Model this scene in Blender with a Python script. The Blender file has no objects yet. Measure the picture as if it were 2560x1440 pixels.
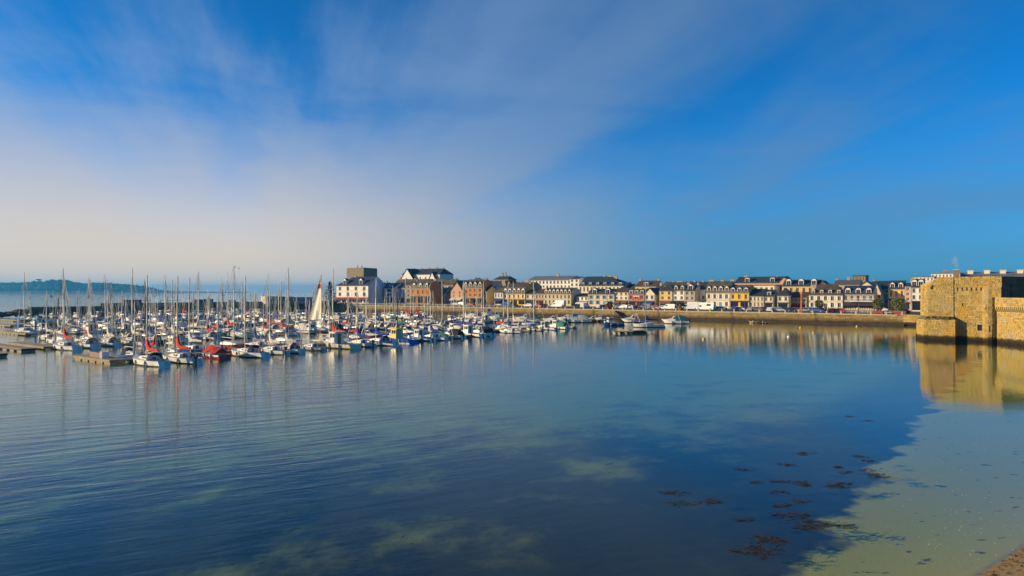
import bpy, math, random
from mathutils import Vector
R = math.radians
rng = random.Random(11)
SC = bpy.context.scene
COL = SC.collection

# ------------------------------------------------------------ camera, sky, sun, exposure
CAMZ = 10.0                      # eye height above the water, on the rampart
SUN_EL, SUN_AZ = R(14), R(-91)   # azimuth measured from +Y towards +X
SUN_DIR = Vector((math.sin(SUN_AZ)*math.cos(SUN_EL), math.cos(SUN_AZ)*math.cos(SUN_EL), math.sin(SUN_EL)))

cam = bpy.data.cameras.new('camera')
cam.lens = 24.0; cam.sensor_width = 36.0; cam.sensor_fit = 'HORIZONTAL'
cam.clip_start = 0.5; cam.clip_end = 60000
cob = bpy.data.objects.new('camera', cam); COL.objects.link(cob)
cob.location = (0, 0, CAMZ); cob.rotation_euler = (R(90.2), 0, 0)
SC.camera = cob

def NN(nt, t, **kw):
    n = nt.nodes.new(t)
    for k, v in kw.items():
        if k.startswith('i_'):
            n.inputs[k[2:].replace('_', ' ')].default_value = v
        else:
            setattr(n, k, v)
    return n

def mth(nt, op, a, b=None, c=None, clamp=False):
    n = nt.nodes.new('ShaderNodeMath'); n.operation = op; n.use_clamp = clamp
    for i, v in enumerate((a, b, c)):
        if v is None: continue
        if isinstance(v, (int, float)): n.inputs[i].default_value = v
        else: nt.links.new(v, n.inputs[i])
    return n.outputs[0]

def sstep(nt, v, lo, hi, tlo=0.0, thi=1.0):
    n = nt.nodes.new('ShaderNodeMapRange'); n.interpolation_type = 'SMOOTHSTEP'
    nt.links.new(v, n.inputs[0])
    n.inputs[1].default_value = lo; n.inputs[2].default_value = hi
    n.inputs[3].default_value = tlo; n.inputs[4].default_value = thi
    return n.outputs[0]

def mixc(nt, f, a, b, mode='MIX'):
    n = nt.nodes.new('ShaderNodeMix'); n.data_type = 'RGBA'; n.blend_type = mode
    if isinstance(f, (int, float)): n.inputs[0].default_value = f
    else: nt.links.new(f, n.inputs[0])
    for i, v in ((6, a), (7, b)):
        if isinstance(v, tuple): n.inputs[i].default_value = (v[0], v[1], v[2], 1)
        else: nt.links.new(v, n.inputs[i])
    return n.outputs[2]

def make_world():
    w = bpy.data.worlds.new('World'); SC.world = w; w.use_nodes = True
    nt = w.node_tree; nt.nodes.clear()
    out = NN(nt, 'ShaderNodeOutputWorld'); bg = NN(nt, 'ShaderNodeBackground')
    bg.inputs[1].default_value = 0.105
    sky = NN(nt, 'ShaderNodeTexSky'); sky.sky_type = 'NISHITA'; sky.sun_disc = False
    sky.sun_elevation = SUN_EL; sky.sun_rotation = SUN_AZ
    sky.altitude = 0; sky.air_density = 0.62; sky.dust_density = 0.3; sky.ozone_density = 2.5
    # colour balance of the clear sky (deep polarised blue)
    hs = NN(nt, 'ShaderNodeMix'); hs.data_type = 'RGBA'; hs.blend_type = 'MULTIPLY'; hs.inputs[0].default_value = 1.0
    hs.inputs[7].default_value = SKY_TINT
    nt.links.new(sky.outputs[0], hs.inputs[6])
    tc = NN(nt, 'ShaderNodeTexCoord')
    sep = NN(nt, 'ShaderNodeSeparateXYZ'); nt.links.new(tc.outputs['Generated'], sep.inputs[0])
    X, Y, Z = sep.outputs
    zc = mth(nt, 'MAXIMUM', Z, 0.0)
    den = mth(nt, 'ADD', zc, 0.13)
    u = mth(nt, 'DIVIDE', X, den); v = mth(nt, 'DIVIDE', Y, den)
    # thin cirrus sheet seen in perspective, streaks fanning out across the sky
    cmb = NN(nt, 'ShaderNodeCombineXYZ')
    nt.links.new(mth(nt, 'ADD', mth(nt, 'MULTIPLY', u, CLOUD_M[0]), mth(nt, 'MULTIPLY', v, CLOUD_M[1])), cmb.inputs[0])
    nt.links.new(mth(nt, 'ADD', mth(nt, 'MULTIPLY', u, CLOUD_M[2]), mth(nt, 'MULTIPLY', v, CLOUD_M[3])), cmb.inputs[1])
    n1 = NN(nt, 'ShaderNodeTexNoise', i_Scale=1.3, i_Detail=9.0, i_Roughness=0.52, i_Distortion=0.7)
    mp = NN(nt, 'ShaderNodeMapping'); mp.inputs['Location'].default_value = CLOUD_OFF
    nt.links.new(cmb.outputs[0], mp.inputs[0]); nt.links.new(mp.outputs[0], n1.inputs['Vector'])
    n2 = NN(nt, 'ShaderNodeTexNoise', i_Scale=1.0, i_Detail=7.0, i_Roughness=0.58, i_Distortion=0.5)     # breaks the streaks up
    cm2 = NN(nt, 'ShaderNodeCombineXYZ')
    nt.links.new(mth(nt, 'MULTIPLY', u, 0.62), cm2.inputs[0]); nt.links.new(mth(nt, 'MULTIPLY', v, 0.95), cm2.inputs[1])
    nt.links.new(cm2.outputs[0], n2.inputs['Vector'])
    # cosine to the sun, in the horizontal plane
    sunward = mth(nt, 'ADD', mth(nt, 'MULTIPLY', X, SUN_DIR.x/math.cos(SUN_EL)), mth(nt, 'MULTIPLY', Y, SUN_DIR.y/math.cos(SUN_EL)))
    cov = mth(nt, 'ADD', mth(nt, 'MULTIPLY', n1.outputs[0], 0.72), mth(nt, 'MULTIPLY', n2.outputs[0], 0.34))
    cov = mth(nt, 'ADD', cov, mth(nt, 'MULTIPLY', sunward, 0.06))
    cov = mth(nt, 'SUBTRACT', cov, mth(nt, "MULTIPLY", zc, 0.50))
    cloud = sstep(nt, cov, 0.31, 0.53)
    cloud = mth(nt, 'MULTIPLY', cloud, sstep(nt, sunward, -0.80, 0.20, 0.46, 0.68))
    cloud = mth(nt, 'MULTIPLY', cloud, sstep(nt, Z, 0.0, 0.12, 0.45, 1.0))
    # warm haze lying over the sea, thicker towards the sun
    low = sstep(nt, Z, 0.02, 0.26, 1.0, 0.0)
    low = mth(nt, 'MULTIPLY', low, sstep(nt, sunward, -0.6, 0.40, 0.62, 1.0))
    ccol = mixc(nt, sstep(nt, sunward, -0.6, 0.6), (0.85, 1.65, 2.9), (2.0, 2.8, 4.2))
    hcol = mixc(nt, sstep(nt, sunward, -0.35, 0.40), (0.70, 1.75, 2.9), (5.2, 4.45, 3.75))
    c = mixc(nt, cloud, hs.outputs[2], ccol)
    c = mixc(nt, low, c, hcol)
    nt.links.new(c, bg.inputs[0]); nt.links.new(bg.outputs[0], out.inputs[0])
SKY_TINT = (0.06, 0.74, 1.16, 1)
CLOUD_M = (0.75, 0.27, -0.075, 0.21)       # streaks run away to a point left of the view's middle
CLOUD_OFF = (8.0, 21.0, 0.0)
make_world()

sl = bpy.data.lights.new('sun', 'SUN'); sl.energy = 5.0; sl.angle = R(0.6); sl.color = (1.0, 0.77, 0.46)
so = bpy.data.objects.new('sun', sl); COL.objects.link(so)
so.rotation_euler = (-SUN_DIR).to_track_quat('-Z', 'Y').to_euler()
so.location = (-200, 0, 80)

SC.view_settings.view_transform = 'Standard'; SC.view_settings.look = 'None'
SC.view_settings.exposure = 0.5; SC.view_settings.gamma = 1.0; SC.view_settings.use_curve_mapping = False
SC.render.engine = 'CYCLES'
cy = SC.cycles
cy.use_denoising = True
cy.max_bounces = 7; cy.diffuse_bounces = 2; cy.glossy_bounces = 3; cy.transmission_bounces = 2
cy.transparent_max_bounces = 12; cy.volume_bounces = 0
cy.sample_clamp_indirect = 6.0; cy.caustics_reflective = False; cy.caustics_refractive = False

# ------------------------------------------------------------ helpers
class MB:
    """collects faces; link() makes one mesh object of them"""
    def __init__(s): s.v = []; s.f = []; s.m = []
    def add(s, vs, fs, m=0):
        o = len(s.v); s.v += [tuple(p) for p in vs]
        for f in fs: s.f.append(tuple(i+o for i in f)); s.m.append(m)
        return s
    def quad(s, a, b, c, d, m=0): return s.add([a, b, c, d], [(0, 1, 2, 3)], m)
    def box(s, x0, x1, y0, y1, z0, z1, m=0):
        return s.add([(x0,y0,z0),(x1,y0,z0),(x1,y1,z0),(x0,y1,z0),(x0,y0,z1),(x1,y0,z1),(x1,y1,z1),(x0,y1,z1)],
                     [(3,2,1,0),(4,5,6,7),(0,1,5,4),(1,2,6,5),(2,3,7,6),(3,0,4,7)], m)
    def frustum(s, x0, x1, y0, y1, z0, X0, X1, Y0, Y1, z1, m=0):
        return s.add([(x0,y0,z0),(x1,y0,z0),(x1,y1,z0),(x0,y1,z0),(X0,Y0,z1),(X1,Y0,z1),(X1,Y1,z1),(X0,Y1,z1)],
                     [(3,2,1,0),(4,5,6,7),(0,1,5,4),(1,2,6,5),(2,3,7,6),(3,0,4,7)], m)
    def prism(s, poly, z0, z1, m=0, mt=None):
        n = len(poly)
        if callable(z1): top = [(x, y, z1(x, y)) for x, y in poly]
        else: top = [(x, y, z1) for x, y in poly]
        s.add([(x, y, z0) for x, y in poly]+top, [(i, (i+1) % n, n+(i+1) % n, n+i) for i in range(n)], m)
        s.add(top, [tuple(range(n))], m if mt is None else mt)
        return s.add([(x, y, z0) for x, y in poly], [tuple(range(n))[::-1]], m)
    def tube(s, p0, p1, r0, r1=None, n=6, m=0, cap=True):
        p0, p1 = Vector(p0), Vector(p1); r1 = r0 if r1 is None else r1
        d = (p1-p0).normalized(); a = d.orthogonal().normalized(); b = d.cross(a)
        vs = []
        for p, r in ((p0, r0), (p1, r1)):
            for i in range(n):
                t = 2*math.pi*i/n; vs.append(p+a*(r*math.cos(t))+b*(r*math.sin(t)))
        fs = [(i, (i+1) % n, n+(i+1) % n, n+i) for i in range(n)]
        if cap: fs += [tuple(range(n))[::-1], tuple(range(n, 2*n))]
        return s.add(vs, fs, m)
    def path(s, pts, rs, n=6, m=0):
        if isinstance(rs, (int, float)): rs = [rs]*len(pts)
        return s.loft([_ring(pts, i, rs[i], n) for i in range(len(pts))], m)
    def loft(s, rings, m=0, cap=True, closed=True):
        n = len(rings[0]); vs = [p for r in rings for p in r]; fs = []
        for k in range(len(rings)-1):
            for i in range(n if closed else n-1):
                j = (i+1) % n
                fs.append((k*n+i, k*n+j, (k+1)*n+j, (k+1)*n+i))
        if cap and closed:
            fs.append(tuple(range(n))[::-1]); fs.append(tuple(range((len(rings)-1)*n, len(rings)*n)))
        return s.add(vs, fs, m)
    def torus(s, c, axis, Rr, r, n=12, k=5, m=0):
        a = Vector(axis).normalized(); e1 = a.orthogonal().normalized(); e2 = a.cross(e1); c = Vector(c)
        vs = []; fs = []
        for i in range(n):
            t = 2*math.pi*i/n; d = e1*math.cos(t)+e2*math.sin(t)
            for j in range(k):
                q = 2*math.pi*j/k; vs.append(c+d*(Rr+r*math.cos(q))+a*(r*math.sin(q)))
                fs.append((i*k+j, ((i+1) % n)*k+j, ((i+1) % n)*k+(j+1) % k, i*k+(j+1) % k))
        return s.add(vs, fs, m)
    def ball(s, c, rx, ry, rz, n=8, k=5, m=0, jit=0.0, rr=None):
        vs = [(c[0], c[1], c[2]-rz)]; fs = []
        for j in range(1, k):
            ph = -math.pi/2+math.pi*j/k
            for i in range(n):
                t = 2*math.pi*i/n; q = 1+(rr.uniform(-jit, jit) if rr else 0)
                vs.append((c[0]+rx*q*math.cos(ph)*math.cos(t), c[1]+ry*q*math.cos(ph)*math.sin(t), c[2]+rz*q*math.sin(ph)))
        vs.append((c[0], c[1], c[2]+rz)); last = len(vs)-1
        for i in range(n): fs.append((0, 1+(i+1) % n, 1+i))
        for j in range(k-2):
            for i in range(n):
                fs.append((1+j*n+i, 1+j*n+(i+1) % n, 1+(j+1)*n+(i+1) % n, 1+(j+1)*n+i))
        b = 1+(k-2)*n
        for i in range(n): fs.append((b+i, b+(i+1) % n, last))
        return s.add(vs, fs, m)
    def mesh(s, name, mats=(), smooth=False):
        me = bpy.data.meshes.new(name); me.from_pydata(s.v, [], s.f)
        for mt in mats: me.materials.append(mt)
        if any(s.m): me.polygons.foreach_set('material_index', s.m)
        if smooth: me.polygons.foreach_set('use_smooth', [True]*len(s.f))
        me.update(); return me
    def link(s, name, mats, parent=None, loc=(0, 0, 0), rz=0, smooth=False):
        if not isinstance(mats, (list, tuple)): mats = [mats]
        return put(name, s.mesh(name, mats, smooth), parent, loc, rz)

def _ring(pts, i, r, n):
    p = Vector(pts[i]); a = Vector(pts[max(i-1, 0)]); b = Vector(pts[min(i+1, len(pts)-1)])
    d = (b-a).normalized()
    ref = Vector((0, 1, 0)) if abs(d.y) < 0.9 else Vector((1, 0, 0))
    e1 = d.cross(ref).normalized(); e2 = d.cross(e1)
    return [p+e1*(r*math.cos(2*math.pi*k/n))+e2*(r*math.sin(2*math.pi*k/n)) for k in range(n)]

def put(name, me, parent=None, loc=(0, 0, 0), rz=0, mats=None, scale=None):
    o = bpy.data.objects.new(name, me); COL.objects.link(o); o.location = loc
    if rz: o.rotation_euler = (0, 0, rz)
    if scale: o.scale = scale
    if parent: o.parent = parent
    if mats:
        for i, mt in enumerate(mats):
            if mt is not None and i < len(o.material_slots):
                o.material_slots[i].link = 'OBJECT'; o.material_slots[i].material = mt
    return o

def tag(o, label, cat=None, group=None, kind=None):
    if label: o['label'] = label
    if cat: o['category'] = cat
    if group: o['group'] = group
    if kind: o['kind'] = kind
    return o

def thing(name, label, cat, loc, rz=0, group=None, scale=None):
    o = bpy.data.objects.new(name, None); COL.objects.link(o); o.location = loc; o.rotation_euler = (0, 0, rz)
    o.empty_display_size = 0.5
    if scale: o.scale = scale
    return tag(o, label, cat, group)

ORD = ('first second third fourth fifth sixth seventh eighth ninth tenth eleventh twelfth thirteenth fourteenth fifteenth sixteenth '
       'seventeenth eighteenth nineteenth twentieth').split()
def ordw(i):
    if i < 20: return ORD[i]
    t = ('twenty', 'thirty', 'forty', 'fifty', 'sixty')[(i+1)//10-2]; k = (i+1) % 10
    return t+'-'+ORD[k-1] if k else {20: 'twentieth', 30: 'thirtieth', 40: 'fortieth', 50: 'fiftieth', 60: 'sixtieth'}[i+1]

FPX = 2560*24/36.0
def kx(px): return (px-1280)/FPX
def at(px, d): return (kx(px)*d, d)              # ground point seen in column px at distance d
def zat(py, d): return CAMZ+(726-py)/FPX*d
def dw(py): return CAMZ*FPX/(py-726)             # distance of a waterline seen at row py

# quay edge: a straight line through (107, 199); e runs along it, b points inland
EX, EY = 0.8207, -0.5713
BX, BY = 0.5713, 0.8207
QX, QY = 107.0, 199.0
QANG = math.atan2(EY, EX)
def qp(s, o): return (QX+s*EX+o*BX, QY+s*EY+o*BY)
def qs(px, o):
    k = kx(px); x0 = QX+o*BX; y0 = QY+o*BY
    return (k*y0-x0)/(EX-k*EY)
def ground(o):
    if o < 20: return 3.0
    if o < 40: return 3.0+(o-20)*0.0125
    return 3.25+min((o-40)*0.045, 5.6)

# ------------------------------------------------------------ materials
MATS = {}
def mat(name, col, rough=0.6, metal=0.0, var=0.12, scale=1.5, bump=0.0, bscale=20.0, spec=None, coat=0.0, rand=0.0, streak=0.0):
    if name in MATS: return MATS[name]
    m = bpy.data.materials.new(name); m.use_nodes = True; nt = m.node_tree
    bs = nt.nodes['Principled BSDF']; bs.inputs['Roughness'].default_value = rough; bs.inputs['Metallic'].default_value = metal
    if spec is not None: bs.inputs['Specular IOR Level'].default_value = spec
    if coat: bs.inputs['Coat Weight'].default_value = coat; bs.inputs['Coat Roughness'].default_value = 0.15
    tc = NN(nt, 'ShaderNodeTexCoord')
    c = None
    if var or rand or streak:
        c = (col[0], col[1], col[2])
        if var:
            n = NN(nt, 'ShaderNodeTexNoise', i_Scale=scale, i_Detail=5.0, i_Roughness=0.6)
            nt.links.new(tc.outputs['Object'], n.inputs['Vector'])
            f = sstep(nt, n.outputs[0], 0.3, 0.7)
            lo = tuple(x*(1-var*1.4) for x in col); hi = tuple(min(1, x*(1+var*0.7)) for x in col)
            c = mixc(nt, f, lo, hi)
        if streak:
            mp = NN(nt, 'ShaderNodeMapping'); mp.inputs['Scale'].default_value = (1.6, 1.6, 0.12)
            n = NN(nt, 'ShaderNodeTexNoise', i_Scale=1.6, i_Detail=4.0)
            nt.links.new(tc.outputs['Object'], mp.inputs[0]); nt.links.new(mp.outputs[0], n.inputs['Vector'])
            f = sstep(nt, n.outputs[0], 0.52, 0.75, 0.0, streak)
            c = mixc(nt, f, c, tuple(x*0.45 for x in col))
        if rand:
            oi = NN(nt, 'ShaderNodeObjectInfo')
            f = mth(nt, 'ADD', mth(nt, 'MULTIPLY', oi.outputs['Random'], rand), 1-rand*0.6)
            mm = NN(nt, 'ShaderNodeVectorMath', operation='SCALE')
            if isinstance(c, tuple): mm.inputs[0].default_value = c
            else: nt.links.new(c, mm.inputs[0])
            nt.links.new(f, mm.inputs['Scale']); c = mm.outputs[0]
        if isinstance(c, tuple): bs.inputs['Base Color'].default_value = (*c, 1)
        else: nt.links.new(c, bs.inputs['Base Color'])
    else:
        bs.inputs['Base Color'].default_value = (*col, 1)
    if bump:
        n = NN(nt, 'ShaderNodeTexNoise', i_Scale=bscale, i_Detail=4.0)
        nt.links.new(tc.outputs['Object'], n.inputs['Vector'])
        bp = NN(nt, 'ShaderNodeBump'); bp.inputs['Strength'].default_value = bump; bp.inputs['Distance'].default_value = 0.05
        nt.links.new(n.outputs[0], bp.inputs['Height']); nt.links.new(bp.outputs[0], bs.inputs['Normal'])
    MATS[name] = m; return m

def roofmat(name, col, moss=0.0, mosscol=(0.16, 0.13, 0.04)):
    """slate courses with lichen patches"""
    if name in MATS: return MATS[name]
    m = bpy.data.materials.new(name); m.use_nodes = True; nt = m.node_tree
    bs = nt.nodes['Principled BSDF']; bs.inputs['Roughness'].default_value = 0.62
    bs.inputs['Specular IOR Level'].default_value = 0.3
    tc = NN(nt, 'ShaderNodeTexCoord')
    bk = NN(nt, 'ShaderNodeTexBrick', i_Scale=1.0, i_Mortar_Size=0.012, i_Brick_Width=0.3, i_Row_Height=0.2)
    bk.inputs['Color1'].default_value = (*[x*0.75 for x in col], 1); bk.inputs['Color2'].default_value = (*[x*1.25 for x in col], 1)
    bk.inputs['Mortar'].default_value = (*[x*0.5 for x in col], 1)
    sp = NN(nt, 'ShaderNodeSeparateXYZ'); nt.links.new(tc.outputs['Object'], sp.inputs[0])
    cb = NN(nt, 'ShaderNodeCombineXYZ')
    nt.links.new(sp.outputs[0], cb.inputs[0]); nt.links.new(mth(nt, 'ADD', sp.outputs[2], sp.outputs[1]), cb.inputs[1])
    nt.links.new(cb.outputs[0], bk.inputs['Vector'])
    n = NN(nt, 'ShaderNodeTexNoise', i_Scale=0.55, i_Detail=6.0, i_Roughness=0.65)
    nt.links.new(tc.outputs['Object'], n.inputs['Vector'])
    c = mixc(nt, sstep(nt, n.outputs[0], 0.62-0.35*moss, 0.80-0.2*moss, 0.0, min(1, moss*1.2)), bk.outputs[0], mosscol)
    nt.links.new(c, bs.inputs['Base Color'])
    MATS[name] = m; return m

W_ = lambda n, c, **k: mat(n, c, rough=0.85, var=0.10, scale=0.7, streak=0.25, bump=0.25, bscale=6.0, spec=0.2, **k)
WALL = {
 'white':  W_('wall_white', (0.80, 0.77, 0.70)), 'cream': W_('wall_cream', (0.68, 0.57, 0.36)),
 'ivory':  W_('wall_ivory', (0.76, 0.68, 0.50)), 'yellow': W_('wall_yellow', (0.80, 0.50, 0.03)),
 'butter': W_('wall_butter', (0.72, 0.52, 0.17)), 'orange': W_('wall_orange', (0.52, 0.21, 0.06)),
 'pink':   W_('wall_pink', (0.60, 0.34, 0.22)), 'rose': W_('wall_rose', (0.55, 0.38, 0.27)),
 'brick':  W_('wall_brick', (0.20, 0.07, 0.05)), 'red': W_('wall_red', (0.50, 0.10, 0.035)),
 'stone':  W_('wall_stone', (0.34, 0.26, 0.17)), 'grey': W_('wall_grey', (0.44, 0.41, 0.35)),
 'blue':   W_('wall_pale_blue_and_shade', (0.42, 0.50, 0.60)), 'concrete': W_('wall_concrete', (0.22, 0.185, 0.125)),  # pale blue wall, also the shade painted on a white front
 'dark':   W_('wall_dark', (0.07, 0.065, 0.06)), 'terra': W_('wall_terracotta', (0.45, 0.15, 0.06)),
}
ROOF = {
 'slate': roofmat('roof_slate', (0.045, 0.052, 0.066)), 'moss': roofmat('roof_mossy', (0.075, 0.07, 0.055), 0.75),
 'grey': roofmat('roof_grey', (0.11, 0.11, 0.11), 0.15), 'brown': roofmat('roof_brown', (0.09, 0.065, 0.05), 0.4),
 'pale': roofmat('roof_pale', (0.16, 0.18, 0.21), 0.0), 'navy': roofmat('roof_navy', (0.035, 0.045, 0.07)),
}
M_white = mat('white_paint', (0.74, 0.73, 0.70), rough=0.5, var=0.06)
M_glass = mat('window_glass', (0.018, 0.024, 0.034), rough=0.12, var=0.0, rand=0.6)
M_frame = mat('window_frame', (0.62, 0.60, 0.55), rough=0.6, var=0.0)
M_dframe = mat('window_frame_dark', (0.10, 0.07, 0.06), rough=0.6, var=0.0)
M_stonetrim = mat('granite_trim', (0.40, 0.35, 0.27), rough=0.85, var=0.15, scale=2.0)
M_chim = mat('chimney_stone', (0.42, 0.33, 0.21), rough=0.9, var=0.25, scale=1.2, bump=0.4, bscale=7)
M_pot = mat('chimney_pot', (0.42, 0.17, 0.08), rough=0.8, var=0.2)
M_metal = mat('galvanised', (0.35, 0.36, 0.36), rough=0.45, metal=0.8, var=0.1)
M_dark = mat('dark_metal', (0.025, 0.027, 0.03), rough=0.5, var=0.0)
# ------------------------------------------------------------ setting: water, seabed, quay, ground, island
def make_water():
    m = bpy.data.materials.new('harbour_water'); m.use_nodes = True; nt = m.node_tree; nt.nodes.clear()
    out = NN(nt, 'ShaderNodeOutputMaterial')
    geo = NN(nt, 'ShaderNodeNewGeometry')
    def noise(scale, sx, sy, rot, detail=3.0, rough=0.5, dist=0.0):
        mp = NN(nt, 'ShaderNodeMapping', vector_type='TEXTURE'); mp.inputs['Scale'].default_value = (1/sx, 1/sy, 1.0); mp.inputs['Rotation'].default_value = (0, 0, rot)
        nt.links.new(geo.outputs['Position'], mp.inputs[0])
        n = NN(nt, 'ShaderNodeTexNoise', i_Scale=scale, i_Detail=detail, i_Roughness=rough, i_Distortion=dist)
        nt.links.new(mp.outputs[0], n.inputs['Vector']); return n.outputs[0]
    # low swell: long crests running away to the right, short ripples on top, patchy wind
    swell = noise(0.85, 0.20, 1.0, R(30), 2.0, 0.45, 0.3)
    rip = noise(3.0, 0.30, 1.0, R(24), 3.0, 0.55, 0.2)
    fine = noise(7.0, 0.45, 1.0, R(12), 2.0, 0.5)
    wind = noise(0.022, 1.0, 0.8, 0.4, 3.0, 0.55)
    sp = NN(nt, 'ShaderNodeSeparateXYZ'); nt.links.new(geo.outputs['Position'], sp.inputs[0])
    # the lee of the fortress on the right lies calmer
    lee = sstep(nt, mth(nt, 'ADD', mth(nt, 'MULTIPLY', sp.outputs[0], 1.0), mth(nt, 'MULTIPLY', sp.outputs[1], -0.12)), -34.0, 4.0, 1.0, 0.15)
    wf = mth(nt, 'MULTIPLY', sstep(nt, wind, 0.3, 0.7, 0.35, 1.15), lee)
    h = mth(nt, 'ADD', mth(nt, 'MULTIPLY', swell, 0.080), mth(nt, 'MULTIPLY', rip, 0.020))
    h = mth(nt, 'MULTIPLY', h, wf)
    h = mth(nt, 'ADD', h, mth(nt, 'MULTIPLY', fine, 0.0016))
    h = mth(nt, 'ADD', h, mth(nt, 'MULTIPLY', rip, 0.0040))
    bp = NN(nt, 'ShaderNodeBump'); bp.inputs['Strength'].default_value = 1.0; bp.inputs['Distance'].default_value = 1.0
    nt.links.new(h, bp.inputs['Height'])
    # water reflectance (Schlick), the same from above and from below
    dt = NN(nt, 'ShaderNodeVectorMath', operation='DOT_PRODUCT'); nt.links.new(bp.outputs[0], dt.inputs[0]); nt.links.new(geo.outputs['Incoming'], dt.inputs[1])
    co = mth(nt, 'ABSOLUTE', dt.outputs['Value'])
    fres = mth(nt, 'ADD', mth(nt, 'MULTIPLY', mth(nt, 'POWER', mth(nt, 'SUBTRACT', 1.0, co, clamp=True), 5.0), 0.98), 0.02, clamp=True)
    gl = NN(nt, 'ShaderNodeBsdfGlossy', i_Roughness=0.02); nt.links.new(bp.outputs[0], gl.inputs['Normal'])
    gl.inputs['Color'].default_value = (0.97, 0.97, 0.97, 1)
    tr = NN(nt, 'ShaderNodeBsdfTransparent'); tr.inputs['Color'].default_value = (0.90, 0.95, 0.97, 1)
    mx = NN(nt, 'ShaderNodeMixShader'); nt.links.new(fres, mx.inputs[0])
    nt.links.new(tr.outputs[0], mx.inputs[1]); nt.links.new(gl.outputs[0], mx.inputs[2])
    nt.links.new(mx.outputs[0], out.inputs['Surface'])
    va = NN(nt, 'ShaderNodeVolumeAbsorption', i_Density=0.04); va.inputs['Color'].default_value = (0.20, 0.78, 0.62, 1)
    nt.links.new(va.outputs[0], out.inputs['Volume'])
    b = MB().box(-9000, 9000, -600, 9000, -9, 0)
    o = b.link('sea_water', m); return tag(o, 'calm blue harbour water reaching out to sea', kind='structure')
water = make_water()

def shelf(x, y): return 0.8*x-0.6*y+7.0
def floor_z(x, y):
    m = shelf(x, y); q = 0.57*x-0.82*y+10.38         # m: weed edge, q: distance up the beach
    z = min(q*0.15, 1.4) if q > -3 else -0.45+(q+3)*0.018
    z = max(z, -2.2)
    if m < 0: z += max(m, -50)*0.06
    z += 0.05*math.sin(x*0.9+1.3*math.sin(y*0.5))*math.sin(y*0.7+x*0.31)
    d = (x-QX)*BX+(y-QY)*BY          # the bed shelves up towards the foot of the quay
    if d > -9 and y > 150: z = max(z, min(-1.1+(d+9)*0.14, -0.2))
    return z

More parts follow.
